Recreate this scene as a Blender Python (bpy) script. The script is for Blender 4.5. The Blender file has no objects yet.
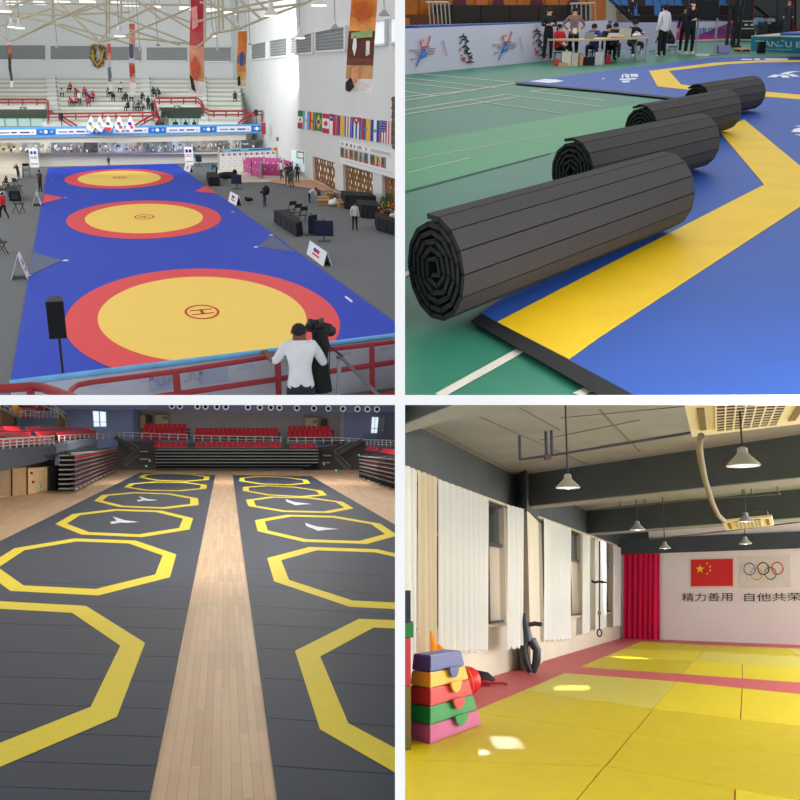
import bpy, bmesh, math, random
import numpy as np
from mathutils import Vector, Matrix
random.seed(7)
V = Vector
sc = bpy.context.scene
col = sc.collection
F = 1000.0                       # focal length in pixels of the 800 px frame

# ------------------------------------------------------------- camera, world, lights
PITCH = math.atan(322 / F)
CAM = V((0, 0, 8.0))
cd = bpy.data.cameras.new('camera')
cd.sensor_width = 36
cd.lens = 36 * F / 800
cd.clip_end = 600
cd.clip_start = 0.05
cam = bpy.data.objects.new('camera', cd)
col.objects.link(cam)
cam.location = CAM
cam.rotation_euler = (math.pi / 2 - PITCH, 0, 0)
sc.camera = cam

w = bpy.data.worlds.new('world')
sc.world = w
w.use_nodes = True
wb = w.node_tree.nodes['Background']
wb.inputs[0].default_value = (0.93, 0.96, 1.0, 1)
wb.inputs[1].default_value = 0.85
sc.view_settings.view_transform = 'Standard'
sc.view_settings.look = 'None'
sc.view_settings.gamma = 1
sc.view_settings.exposure = 0
sc.view_settings.use_curve_mapping = False


class Room:
    """A room seen by the one camera: its floor has its own slope and eye height."""
    def __init__(s, yh, h, side):
        s.yh, s.h, s.side = yh, h, side
        s.th = math.atan((400 - yh) / F)
        s.M = Matrix.Translation(CAM) @ Matrix.Rotation(s.th - PITCH, 4, 'X') @ Matrix.Translation(V((0, 0, -h)))
        s.f = V((0, math.cos(s.th), -math.sin(s.th)))
        s.u = V((0, math.sin(s.th), math.cos(s.th)))
        s.o = V((0, 0, h))

    def ray(s, px, py):
        return V((1, 0, 0)) * ((px - 400) / F) + s.f - s.u * ((py - 400) / F)

    def fl(s, px, py, z=0.0):
        d = s.ray(px, py)
        return s.o + d * ((z - s.h) / d.z)

    def aty(s, px, py, Y):
        d = s.ray(px, py)
        return s.o + d * (Y / d.y)

    def ppm(s, p):               # pixels per metre at a point
        return F / (p - s.o).dot(s.f)


class Wall:
    """Vertical plane over the line through two floor points."""
    def __init__(s, R, a, b, z=0.0):
        s.R = R
        s.a = R.fl(*a, z)
        s.b = R.fl(*b, z)
        s.d = (s.b - s.a).normalized()
        s.n = V((-s.d.y, s.d.x, 0))
        if (R.o - s.a).dot(s.n) < 0:
            s.n = -s.n

    def pt(s, px, py, off=0.0):
        r = s.R.ray(px, py)
        t = (s.a + s.n * off - s.R.o).dot(s.n) / r.dot(s.n)
        return s.R.o + r * t


UL = Room(78, 8.0, (-1, 1))
UR = Room(10, 1.7, (1, 1))
LL = Room(425, 5.5, (-1, -1))
LR = Room(597, 1.6, (1, -1))
R = UL


def area(name, room, loc, sx, sy, watts, colr=(1, 1, 1), rot=(0, 0, 0), spread=math.pi):
    l = bpy.data.lights.new(name, 'AREA')
    l.shape = 'RECTANGLE'
    l.size, l.size_y, l.energy, l.color, l.spread = sx, sy, watts, colr, spread
    o = bpy.data.objects.new(name, l)
    col.objects.link(o)
    from mathutils import Euler
    o.matrix_world = room.M @ Matrix.Translation(V(loc)) @ Euler(rot).to_matrix().to_4x4()
    return o


area('hall_skylight', UL, (-14, 56, 14.6), 46, 56, 4800, (1, 0.99, 0.96))
area('hall_far_wall_fill', UL, (-25, 88, 11.8), 34, 9, 3800, (1, 1, 1), (math.radians(86), 0, 0))  # added fill lamp, unseen, that brightens the far wall and stand
area('hall_left_windows', UL, (-42, 60, 9), 8, 70, 4200, (1, 1, 1), (0, math.radians(-84), 0))
area('partition_edge_fill', UL, (0, -.6, 8.6), 1.0, 1.0, 25, (1, 1, 1), (math.pi / 2 - PITCH, 0, 0))  # lamp added behind the camera to whiten the partitions' front edges
area('sports_hall_light', UR, (9, 17, 7.5), 20, 24, 420, (1, 0.98, 0.95))
area('arena_light', LL, (-9, 60, 5.3), 30, 90, 3100, (1, 0.97, 0.93))
area('arena_stand_fill', LL, (-12, 92, 6.6), 50, 2.4, 4400, (1, 0.98, 0.97), (math.radians(84), 0, 0))  # invented lamp facing away from view, lifts the dark rear seating
area('arena_side_fill', LL, (-1.2, 62, 3.4), 2.4, 56, 4200, (1, 0.98, 0.97), (0, math.radians(99), 0), math.radians(110))  # added one-sided lamp for the left gallery, its back towards the camera
_w = Wall(LR, (490, 677), (621, 638))
_c = _w.a + _w.d * 8.5 - _w.n * .7
area('window_daylight', LR, (_c.x, _c.y, 2.5), 2.2, 19, 1300, (0.97, 0.99, 1.0), (0, math.radians(-86), math.atan2(_w.n.y, _w.n.x)))


def sunbeam(s_px, s_off, t_px, sx, sy, e):
    """a slice of low sun coming through a window gap on to the floor"""
    S, T = _w.pt(*s_px, s_off), LR.fl(*t_px)
    o = area('sunbeam', LR, S, sx, sy, e, (1, .93, .8), spread=math.radians(.8))
    q = (T - S).to_track_quat('-Z', 'Y')
    o.matrix_world = LR.M @ Matrix.Translation(S) @ q.to_matrix().to_4x4()


sunbeam((497, 552), .8, (572, 689), 1.0, .55, 3.4)
sunbeam((577, 560), .8, (630, 658.5), 1.1, .5, 5.0)
sunbeam((470, 560), .45, (507, 745), .3, .3, .11)
sunbeam((440, 560), .45, (464, 755), .5, .1, .12)
area('dojo_side_fill', LR, (14, 24, 2.6), 3.2, 30, 2500, (1, 0.985, 0.97), (0, math.radians(82), math.radians(-18)))  # fill added beyond the right edge of view, no window is built there
area('dojo_front_fill', LR, (3.6, 2.5, 2.2), 5, 2.4, 340, (1, 0.985, 0.97), (math.radians(84), 0, math.radians(-14)))  # added fill close to the camera, brightens the judo room from its open front

# ------------------------------------------------------------- materials
MATS = {}


def lin(c):
    c = c / 255
    return c / 12.92 if c <= .04045 else ((c + .055) / 1.055) ** 2.4


def mat(name, rgb=None, rough=0.7, metal=0.0, var=0.06, scale=6.0, emit=0.0, transl=0.0, spec=0.3, bump=0.0):
    if rgb is None or name in MATS:
        return MATS[name]
    m = bpy.data.materials.new(name)
    m.use_nodes = True
    nt = m.node_tree
    b = nt.nodes['Principled BSDF']
    c = [lin(x) for x in rgb]
    b.inputs['Roughness'].default_value = rough
    b.inputs['Metallic'].default_value = metal
    b.inputs['Specular IOR Level'].default_value = spec
    tc = nt.nodes.new('ShaderNodeTexCoord')
    no = nt.nodes.new('ShaderNodeTexNoise')
    no.inputs['Scale'].default_value = scale
    no.inputs['Detail'].default_value = 3
    nt.links.new(tc.outputs['Object'], no.inputs['Vector'])
    rp = nt.nodes.new('ShaderNodeValToRGB')
    rp.color_ramp.elements[0].position = 0.3
    rp.color_ramp.elements[1].position = 0.7
    rp.color_ramp.elements[0].color = [x * (1 - var) for x in c] + [1]
    rp.color_ramp.elements[1].color = [min(1, x * (1 + var)) for x in c] + [1]
    nt.links.new(no.outputs['Fac'], rp.inputs['Fac'])
    nt.links.new(rp.outputs['Color'], b.inputs['Base Color'])
    if bump:
        bp = nt.nodes.new('ShaderNodeBump')
        bp.inputs['Strength'].default_value = bump
        bp.inputs['Distance'].default_value = 0.02
        nt.links.new(no.outputs['Fac'], bp.inputs['Height'])
        nt.links.new(bp.outputs['Normal'], b.inputs['Normal'])
    if emit:
        b.inputs['Emission Color'].default_value = c + [1]
        b.inputs['Emission Strength'].default_value = emit
    if transl:
        tr = nt.nodes.new('ShaderNodeBsdfTranslucent')
        tr.inputs[0].default_value = c + [1]
        mx = nt.nodes.new('ShaderNodeMixShader')
        mx.inputs[0].default_value = transl
        nt.links.new(b.outputs[0], mx.inputs[1])
        nt.links.new(tr.outputs[0], mx.inputs[2])
        nt.links.new(mx.outputs[0], nt.nodes['Material Output'].inputs[0])
    MATS[name] = m
    return m


def brick_mat(name, c1, c2, cm, bw, bh, rotz, mortar=0.004, rough=0.45, off=0.5, scale=1.0, loc=(0, 0, 0), spec=0.3):
    m = bpy.data.materials.new(name)
    m.use_nodes = True
    nt = m.node_tree
    b = nt.nodes['Principled BSDF']
    b.inputs['Roughness'].default_value = rough
    b.inputs['Specular IOR Level'].default_value = spec
    tc = nt.nodes.new('ShaderNodeTexCoord')
    mp = nt.nodes.new('ShaderNodeMapping')
    mp.inputs['Rotation'].default_value = (0, 0, rotz)
    mp.inputs['Location'].default_value = loc
    br = nt.nodes.new('ShaderNodeTexBrick')
    br.inputs['Scale'].default_value = scale
    br.inputs['Brick Width'].default_value = bw
    br.inputs['Row Height'].default_value = bh
    br.inputs['Mortar Size'].default_value = mortar
    br.offset = off
    for k, c in (('Color1', c1), ('Color2', c2), ('Mortar', cm)):
        br.inputs[k].default_value = [lin(x) for x in c] + [1]
    no = nt.nodes.new('ShaderNodeTexNoise')
    no.inputs['Scale'].default_value = 1.3
    mx = nt.nodes.new('ShaderNodeMix')
    mx.data_type = 'RGBA'
    mx.blend_type = 'MULTIPLY'
    mx.inputs[0].default_value = 0.25
    nt.links.new(tc.outputs['Object'], mp.inputs[0])
    nt.links.new(mp.outputs[0], br.inputs['Vector'])
    nt.links.new(mp.outputs[0], no.inputs['Vector'])
    nt.links.new(br.outputs['Color'], mx.inputs[6])
    nt.links.new(no.outputs['Color'], mx.inputs[7])
    nt.links.new(mx.outputs[2], b.inputs['Base Color'])
    MATS[name] = m
    return m


def rgbm(*c):
    """plain paint of a given colour"""
    return mat('paint %d %d %d' % c, c)


# ------------------------------------------------------------- mesh builder
class MB:
    def __init__(s):
        s.v, s.f, s.m = [], [], []
        s.cuts = []
        s.smooth = False

    def add(s, vs, fs, m):
        o = len(s.v)
        s.cuts.append((o, len(s.f)))
        s.v += [V(p) for p in vs]
        s.f += [[i + o for i in f] for f in fs]
        s.m += [m] * len(fs)
        return s

    def poly(s, pts, m):
        return s.add(pts, [list(range(len(pts)))], m)

    def slab(s, pts, vec, m):
        n = len(pts)
        vec = V(vec)
        vs = [V(p) for p in pts] + [V(p) + vec for p in pts]
        fs = [list(range(n)), list(range(2 * n - 1, n - 1, -1))]
        fs += [[i, i + n, (i + 1) % n + n, (i + 1) % n] for i in range(n)]
        return s.add(vs, fs, m)

    def box(s, c, size, m, rz=0.0, M=None):
        hx, hy, hz = size[0] / 2, size[1] / 2, size[2] / 2
        vs = [V((x, y, z)) for z in (-hz, hz) for x, y in ((-hx, -hy), (hx, -hy), (hx, hy), (-hx, hy))]
        Rm = (M or Matrix.Rotation(rz, 3, 'Z'))
        vs = [Rm @ p + V(c) for p in vs]
        return s.add(vs, [[0, 3, 2, 1], [4, 5, 6, 7], [0, 1, 5, 4], [1, 2, 6, 5], [2, 3, 7, 6], [3, 0, 4, 7]], m)

    def bar(s, a, b, w, h, m):
        """rectangular bar between two points, w sideways, h in height"""
        a, b = V(a), V(b)
        d = (b - a).normalized()
        up = V((0, 0, 1)) if abs(d.z) < .95 else V((0, 1, 0))
        x = d.cross(up).normalized() * (w / 2)
        y = x.cross(d).normalized() * (h / 2)
        vs = [a - x - y, a + x - y, a + x + y, a - x + y, b - x - y, b + x - y, b + x + y, b - x + y]
        return s.add(vs, [[0, 3, 2, 1], [4, 5, 6, 7], [0, 1, 5, 4], [1, 2, 6, 5], [2, 3, 7, 6], [3, 0, 4, 7]], m)

    def tube(s, pts, r, m, n=8, closed=False):
        pts = [V(p) for p in pts]
        rs = r if isinstance(r, (list, tuple)) else [r] * len(pts)
        vs, fs = [], []
        N = len(pts)
        px = None
        for i, p in enumerate(pts):
            if closed:
                d = (pts[(i + 1) % N] - pts[i - 1]).normalized()
            else:
                d = (pts[min(i + 1, N - 1)] - pts[max(i - 1, 0)]).normalized()
            if px is None:
                up = V((0, 0, 1)) if abs(d.z) < .9 else V((0, 1, 0))
                x = d.cross(up).normalized()
            else:
                x = (px - d * px.dot(d)).normalized()
            px = x
            y = d.cross(x)
            vs += [p + (x * math.cos(2 * math.pi * k / n) + y * math.sin(2 * math.pi * k / n)) * rs[i] for k in range(n)]
        for i in range(N if closed else N - 1):
            j = (i + 1) % N
            fs += [[i * n + k, i * n + (k + 1) % n, j * n + (k + 1) % n, j * n + k] for k in range(n)]
        if not closed:
            fs += [list(range(n - 1, -1, -1)), [(N - 1) * n + k for k in range(n)]]
        return s.add(vs, fs, m)

    def lathe(s, c, prof, m, n=20, axis=None):
        """profile of (radius, height) turned about z (or about axis)"""
        c = V(c)
        Q = V((0, 0, 1)).rotation_difference(V(axis)).to_matrix() if axis else Matrix.Identity(3)
        vs, fs = [], []
        for r, z in prof:
            vs += [c + Q @ V((r * math.cos(2 * math.pi * k / n), r * math.sin(2 * math.pi * k / n), z)) for k in range(n)]
        for i in range(len(prof) - 1):
            fs += [[i * n + k, i * n + (k + 1) % n, (i + 1) * n + (k + 1) % n, (i + 1) * n + k] for k in range(n)]
        if prof[0][0] > 1e-4:
            fs.append(list(range(n - 1, -1, -1)))
        if prof[-1][0] > 1e-4:
            fs.append([(len(prof) - 1) * n + k for k in range(n)])
        return s.add(vs, fs, m)

    def ball(s, c, r, m, n=12, k=8):
        r = V(r) if hasattr(r, '__len__') else V((r, r, r))
        vs, fs = [], []
        for i in range(k + 1):
            a = math.pi * i / k - math.pi / 2
            for j in range(n):
                b = 2 * math.pi * j / n
                vs.append(V(c) + V((r.x * math.cos(a) * math.cos(b), r.y * math.cos(a) * math.sin(b), r.z * math.sin(a))))
        for i in range(k):
            fs += [[i * n + j, i * n + (j + 1) % n, (i + 1) * n + (j + 1) % n, (i + 1) * n + j] for j in range(n)]
        return s.add(vs, fs, m)

    def text(s, string, o, x, y, m, depth=0.004):
        """lettering: o = lower left, x = vector of one em along the line, y = vector of one em up"""
        vs, fs = text_geo(string)
        n = x.cross(y).normalized() * depth
        return s.add([o + x * p[0] + y * p[1] + n for p in vs], fs, m)

    def mesh(s, name, M=None):
        me = bpy.data.meshes.new(name)
        vs = [M @ p for p in s.v] if M else s.v
        me.from_pydata([tuple(p) for p in vs], [], s.f)
        ms = []
        for m in s.m:
            if m not in ms:
                ms.append(m)
        for m in ms:
            me.materials.append(m)
        me.polygons.foreach_set('material_index', [ms.index(m) for m in s.m])
        if s.smooth:
            me.polygons.foreach_set('use_smooth', [True] * len(me.polygons))
            me.set_sharp_from_angle(angle=math.radians(40))
        me.update()
        return me


TXT = {}


def text_geo(string):
    if string not in TXT:
        c = bpy.data.curves.new('text', 'FONT')
        c.body = string
        c.size = 1
        c.resolution_u = 3
        o = bpy.data.objects.new('text', c)
        col.objects.link(o)
        dg = bpy.context.evaluated_depsgraph_get()
        me = o.evaluated_get(dg).to_mesh()
        TXT[string] = ([v.co.copy() for v in me.vertices], [list(p.vertices) for p in me.polygons])
        o.evaluated_get(dg).to_mesh_clear()
        bpy.data.objects.remove(o)
        bpy.data.curves.remove(c)
    return TXT[string]


ROOMLOC = {}
ALL = []


def setp(o, label=None, cat=None, group=None, kind=None):
    for k, x in (('label', label), ('category', cat), ('group', group), ('kind', kind)):
        if x:
            o[k] = x
    return o


def empty(name, label, cat, loc, rz=0.0, group=None, scale=1.0):
    """a thing with parts; loc in the current room's metres"""
    o = bpy.data.objects.new(name, None)
    o.empty_display_size = 0.1
    col.objects.link(o)
    L = Matrix.Translation(V(loc)) @ Matrix.Rotation(rz, 4, 'Z') @ Matrix.Diagonal((scale, scale, scale, 1))
    o.matrix_world = R.M @ L
    ROOMLOC[o] = L
    o_side(o)
    return setp(o, label, cat, group)


def o_side(o):
    ALL.append((o, R))
    return o


SPLIT = {'seam', 'blooms', 'printed_logo', 'black_border', 'print', 'white_print', 'rod', 'bright_patch', 'red_corner', 'grey_corner', 'white_marker', 'divider_stroke', 'calligraphy_', 'frame_post'}


def part(name, mb, parent, local=False, label=None, kind=None):
    if name in SPLIT and len(mb.cuts) > 1:
        for i, (v0, f0) in enumerate(mb.cuts):
            v1, f1 = mb.cuts[i + 1] if i + 1 < len(mb.cuts) else (len(mb.v), len(mb.f))
            b = MB()
            b.v, b.f, b.m, b.smooth = mb.v[v0:v1], [[k - v0 for k in f] for f in mb.f[f0:f1]], mb.m[f0:f1], mb.smooth
            o = part(name, b, parent, local, label, kind)
        return o
    """one mesh under a thing; builder in room metres unless local"""
    M = None if local else ROOMLOC[parent].inverted()
    o = bpy.data.objects.new(name, mb.mesh(name, M))
    col.objects.link(o)
    o.parent = parent
    ROOMLOC[o] = ROOMLOC[parent]
    o_side(o)
    return setp(o, label, None, None, kind)


def thing(name, mb, label, cat, group=None, kind=None):
    """a thing of a single mesh, origin at its base"""
    xs = [p.x for p in mb.v]; ys = [p.y for p in mb.v]; zs = [p.z for p in mb.v]
    c = V(((min(xs) + max(xs)) / 2, (min(ys) + max(ys)) / 2, min(zs)))
    o = bpy.data.objects.new(name, mb.mesh(name, Matrix.Translation(-c)))
    col.objects.link(o)
    o.matrix_world = R.M @ Matrix.Translation(c)
    ROOMLOC[o] = Matrix.Translation(c)
    o_side(o)
    return setp(o, label, cat, group, kind)


def struct(name, mb, label=None):
    return thing(name, mb, label, None, None, 'structure')


def clone(o, loc, rz=0.0, label=None, group=None, scale=1.0):
    """copy a thing with its parts and sub-parts"""
    c = o.copy()
    col.objects.link(c)
    sv = V(scale) if hasattr(scale, '__len__') else V((scale, scale, scale))
    L = Matrix.Translation(V(loc)) @ Matrix.Rotation(rz, 4, 'Z') @ Matrix.Diagonal((*sv, 1))
    c.matrix_world = R.M @ L
    ROOMLOC[c] = L
    o_side(c)
    if label:
        c['label'] = label
    if group:
        c['group'] = group
    clone_children(o, c)
    return c


def clone_children(o, c):
    for ch in [x for x in bpy.data.objects if x.parent == o]:
        d = ch.copy()
        col.objects.link(d)
        d.parent = c
        o_side(d)
        clone_children(ch, d)


def quad(wl, q, off=0.0):
    return [wl.pt(x, y, off) for x, y in q]


def bil(q, u, v):
    """point of a quad TL,TR,BR,BL at u right, v down"""
    return (q[0] * (1 - u) + q[1] * u) * (1 - v) + (q[3] * (1 - u) + q[2] * u) * v


def rect(mb, q, u0, v0, u1, v1, m, off, n):
    mb.poly([bil(q, u0, v0) + n * off, bil(q, u1, v0) + n * off, bil(q, u1, v1) + n * off, bil(q, u0, v1) + n * off], m)


def qtext(mb, q, s_, u0, v0, u1, v1, m, off, n):
    """lettering fitted into a rectangle of a quad"""
    vs, fs = text_geo(s_)
    x0 = min(p[0] for p in vs); x1 = max(p[0] for p in vs); y0 = min(p[1] for p in vs); y1 = max(p[1] for p in vs)
    mb.add([bil(q, u0 + (u1 - u0) * (p[0] - x0) / (x1 - x0), v1 + (v0 - v1) * (p[1] - y0) / (y1 - y0)) + n * off for p in vs], fs, m)


# ------------------------------------------------------------- partition walls between the four rooms
def cross():
    r = V((1, 0, 0))
    u = V((0, math.sin(PITCH), math.cos(PITCH)))
    f = V((0, math.cos(PITCH), -math.sin(PITCH)))
    d0, L, t = 3.4, 150.0, 3.4 * 5 / F
    m = mat('partition_white', (250, 250, 250), 0.8, var=0.004)
    P = lambda a, b, c: CAM + r * a + u * b + f * c

    def bx(a0, a1, b0, b1):
        mb = MB()
        mb.add([P(a, b, c) for c in (d0, L) for a, b in ((a0, b0), (a1, b0), (a1, b1), (a0, b1))],
               [[0, 3, 2, 1], [4, 5, 6, 7], [0, 1, 5, 4], [1, 2, 6, 5], [2, 3, 7, 6], [3, 0, 4, 7]], m)
        return mb
    for nm, q in (('wall_upper_partition', (-t, t, t, 60)), ('wall_lower_partition', (-t, t, -60, -t)), ('wall_storey_partition', (-60, 60, -t, t))):
        o = bpy.data.objects.new(nm, bx(*q).mesh(nm))
        col.objects.link(o)
        o['kind'] = 'structure'


cross()

# ------------------------------------------------------------- people
def skin_geo(joints, edges, rad, root, sub=1):
    """one continuous surface grown round a skeleton"""
    names = list(joints)
    me = bpy.data.meshes.new('skeleton')
    me.from_pydata([joints[n] for n in names], [(names.index(a), names.index(b)) for a, b in edges], [])
    o = bpy.data.objects.new('skeleton', me)
    col.objects.link(o)
    o.modifiers.new('skin', 'SKIN').use_smooth_shade = True
    if not me.skin_vertices:
        me.attributes  # layer is made by the modifier
    sv = me.skin_vertices[0].data if me.skin_vertices else None
    if sv is None:
        bm = bmesh.new(); bm.from_mesh(me); bm.verts.layers.skin.verify(); bm.to_mesh(me); bm.free()
        sv = me.skin_vertices[0].data
    for i, n in enumerate(names):
        r = rad[n]
        sv[i].radius = r if isinstance(r, tuple) else (r, r)
        sv[i].use_root = n == root
    if sub:
        s = o.modifiers.new('sub', 'SUBSURF')
        s.levels = sub
    dg = bpy.context.evaluated_depsgraph_get()
    ev = o.evaluated_get(dg)
    m2 = ev.to_mesh()
    vs = [v.co.copy() for v in m2.vertices]
    fs = [list(p.vertices) for p in m2.polygons]
    ev.to_mesh_clear()
    bpy.data.objects.remove(o)
    return vs, fs


def skeleton(pose, fingers=False, female=False):
    J = dict(pelvis=(0, 0, .95), waist=(0, 0, 1.1), chest=(0, 0, 1.3), neck=(0, -.01, 1.465), head=(0, .02, 1.575), crown=(0, .01, 1.665),
             shL=(-.17, 0, 1.4), elL=(-.24, -.02, 1.13), wrL=(-.25, .06, .9), haL=(-.245, .08, .82),
             shR=(.17, 0, 1.4), elR=(.24, -.02, 1.13), wrR=(.25, .06, .9), haR=(.245, .08, .82),
             hiL=(-.09, 0, .88), knL=(-.11, .02, .5), anL=(-.12, -.01, .1), toL=(-.14, .14, .045),
             hiR=(.09, 0, .88), knR=(.11, .02, .5), anR=(.12, -.01, .1), toR=(.14, .14, .045))
    J = {k: V(p) for k, p in J.items()}
    up = ('waist', 'chest', 'neck', 'head', 'crown', 'shL', 'elL', 'wrL', 'haL', 'shR', 'elR', 'wrR', 'haR')

    def lean(a, ks=up, c='pelvis'):
        M = Matrix.Rotation(-math.radians(a), 3, 'X')
        c = J[c].copy()
        for k in ks:
            J[k] = c + M @ (J[k] - c)

    def put(**kw):
        for k, p in kw.items():
            J[k] = V(p)
    if pose == 'folded':
        put(elL=(-.25, .03, 1.14), wrL=(-.02, .2, 1.16), haL=(.08, .19, 1.18), elR=(.25, .03, 1.14), wrR=(.03, .23, 1.2), haR=(-.07, .2, 1.21))
    elif pose == 'hips':
        put(elL=(-.36, -.06, 1.16), wrL=(-.19, .1, 1.02), haL=(-.11, .13, 1.0), elR=(.36, -.06, 1.16), wrR=(.19, .1, 1.02), haR=(.11, .13, 1.0))
    elif pose == 'photo':            # camera held to the face
        lean(14)
        put(elL=(-.2, .3, 1.2), wrL=(-.07, .42, 1.44), haL=(-.03, .43, 1.52), elR=(.2, .3, 1.2), wrR=(.07, .42, 1.44), haR=(.03, .43, 1.52))
    elif pose == 'phone':
        put(elR=(.24, .1, 1.18), wrR=(.1, .18, 1.4), haR=(.07, .16, 1.5), elL=(-.24, .06, 1.16), wrL=(-.04, .2, 1.12), haL=(.04, .2, 1.12))
    elif pose == 'lean_rail':
        lean(6)
        put(elL=(-.3, .08, 1.2), wrL=(-.38, .28, 1.24), haL=(-.42, .35, 1.26), elR=(.3, .14, 1.14), wrR=(.26, .34, 1.2), haR=(.24, .41, 1.24))
    elif pose == 'bend':
        lean(62)
        put(elL=(-.22, .55, .86), wrL=(-.2, .62, .62), haL=(-.19, .64, .54), elR=(.22, .55, .86), wrR=(.2, .62, .62), haR=(.19, .64, .54))
    elif pose == 'walk':
        put(knL=(-.1, .16, .52), anL=(-.1, .22, .12), toL=(-.1, .37, .06), knR=(.1, -.03, .5), anR=(.1, -.3, .16), toR=(.1, -.18, .05),
            elL=(-.25, -.14, 1.15), wrL=(-.25, -.08, .92), haL=(-.25, -.05, .84), elR=(.25, .08, 1.14), wrR=(.24, .24, .97), haR=(.24, .29, .91))
    elif pose == 'cross':            # leaning back, legs crossed, hands clasped
        put(knL=(-.04, .03, .5), anL=(.08, .12, .1), toL=(.06, .26, .045), elL=(-.25, .02, 1.15), wrL=(-.06, .22, 1.2), haL=(.02, .24, 1.24),
            elR=(.25, .02, 1.15), wrR=(.06, .24, 1.22), haR=(-.01, .26, 1.26))
    elif pose in ('sit', 'sit_fwd', 'desk'):
        d = .5
        for k in up + ('pelvis',):
            J[k] = J[k] - V((0, 0, d))
        put(hiL=(-.1, .02, .42), hiR=(.1, .02, .42), knL=(-.16, .44, .46), knR=(.16, .44, .46), anL=(-.15, .42, .1), anR=(.15, .42, .1),
            toL=(-.17, .57, .045), toR=(.17, .57, .045))
        if pose == 'sit':
            put(elL=(-.24, .06, .66), wrL=(-.14, .3, .56), haL=(-.12, .38, .54), elR=(.24, .06, .66), wrR=(.14, .3, .56), haR=(.12, .38, .54))
        elif pose == 'desk':
            lean(14)
            put(elL=(-.26, .26, .74), wrL=(-.14, .46, .79), haL=(-.1, .54, .8), elR=(.26, .26, .74), wrR=(.14, .46, .79), haR=(.1, .54, .8))
        else:
            lean(38)
            put(elL=(-.22, .42, .62), wrL=(-.08, .56, .5), haL=(-.04, .6, .44), elR=(.22, .42, .62), wrR=(.08, .56, .5), haR=(.04, .6, .44))
    elif pose == 'crouch':
        for k in up + ('pelvis',):
            J[k] = J[k] - V((0, .1, .6))
        lean(35)
        put(hiL=(-.1, -.08, .32), hiR=(.1, -.08, .32), knL=(-.2, .3, .5), knR=(.2, .3, .46), anL=(-.16, .05, .1), anR=(.16, .05, .1),
            toL=(-.18, .19, .045), toR=(.18, .19, .045))
        put(elL=(-.24, .4, .52), wrL=(-.14, .55, .34), haL=(-.12, .6, .28), elR=(.24, .4, .52), wrR=(.14, .55, .34), haR=(.12, .6, .28))
    r = dict(pelvis=.125, waist=.112, chest=.135, neck=.055, head=.088, crown=.07, hi=.088, kn=.06, an=.042, to=.04, sh=.068, el=.046, wr=.032, ha=.04)
    if female:
        r.update(waist=.095, chest=.118, sh=.056, el=.038, wr=.027, kn=.055, pelvis=.125)
    r = {k: v * (1.17 if k not in ('head', 'crown', 'neck', 'ha') else 1.06) for k, v in r.items()}
    rad = {k: r[k[:2]] if k[:2] in r and k not in r else r[k] for k in J}
    E = [('pelvis', 'waist'), ('waist', 'chest'), ('chest', 'neck'), ('neck', 'head'), ('head', 'crown')]
    for s_ in 'LR':
        E += [('chest', 'sh' + s_), ('sh' + s_, 'el' + s_), ('el' + s_, 'wr' + s_), ('wr' + s_, 'ha' + s_),
              ('pelvis', 'hi' + s_), ('hi' + s_, 'kn' + s_), ('kn' + s_, 'an' + s_), ('an' + s_, 'to' + s_)]
    return J, rad, E


def hand_geo(mb, J, s_, m):
    """four bent fingers of different length and a thumb, rooted in the palm"""
    wr, ha = J['wr' + s_], J['ha' + s_]
    d = (ha - wr).normalized()
    sg = 1 if s_ == 'R' else -1
    side = d.cross(V((0, 0, 1)))
    side = (V((0, 1, 0)) if side.length < .3 else side).normalized()
    nrm = d.cross(side).normalized()
    if nrm.z > 0:
        nrm = -nrm
    for k, (o_, L) in enumerate(((-.027, .062), (-.009, .075), (.009, .08), (.027, .07))):
        b = ha + side * o_
        mb.tube([b, b + d * L * .5 + nrm * .006, b + d * L * .85 + nrm * .026, b + d * L * .95 + nrm * .045], [.0105, .01, .009, .006], m, 6)
    b = wr + d * .03 - side * .02
    mb.tube([b, b + d * .035 - side * .035 + nrm * .01, b + d * .065 - side * .04 + nrm * .02], [.014, .012, .008], m, 6)


GEO = {}


def body_geo(pose, female):
    key = (pose, female)
    if key in GEO:
        return GEO[key]
    J, rad, E = skeleton(pose, female=female)
    vs, fs = skin_geo(J, E, rad, 'pelvis', 2 if pose == 'lean_rail' else 1)
    lab = []
    seg = []
    for a, b in E:
        ks = {a, b}
        L = 'top'
        if ks & {'head', 'crown'}:
            L = 'skin'
        elif a[:2] == 'wr':
            L = 'skin'
        elif a[:2] == 'el':
            L = 'fore'
        elif a[:2] in ('hi', 'kn') or b[:2] == 'hi':
            L = 'bottom'
        elif a[:2] == 'an':
            L = 'shoe'
        seg.append((J[a], J[b], rad[a], rad[b], L, a))
    for f in fs:
        c = sum((vs[i] for i in f), V()) / len(f)
        best = None
        for a, b, ra, rb, L, an in seg:
            t = max(0, min(1, (c - a).dot(b - a) / (b - a).length_squared))
            dd = (c - (a + (b - a) * t)).length - (ra * (1 - t) + rb * t)
            if best is None or dd < best[0]:
                best = (dd, L, t, an)
        ax_ = (J['waist'] - J['pelvis']).normalized()
        if best[3] in ('pelvis', 'waist') or (best[3][:2] == 'hi' and best[2] < .3):
            best = (best[0], 'top' if (c - J['pelvis']).dot(ax_) > -.04 else 'bottom', 0)
        lab.append('shoe' if best[1] == 'bottom' and c.z < .1 else best[1])
    # flatten the trunk from front to back, give the face a nose and the head ears
    GEO[key] = (J, vs, fs, lab)
    return GEO[key]


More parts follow.
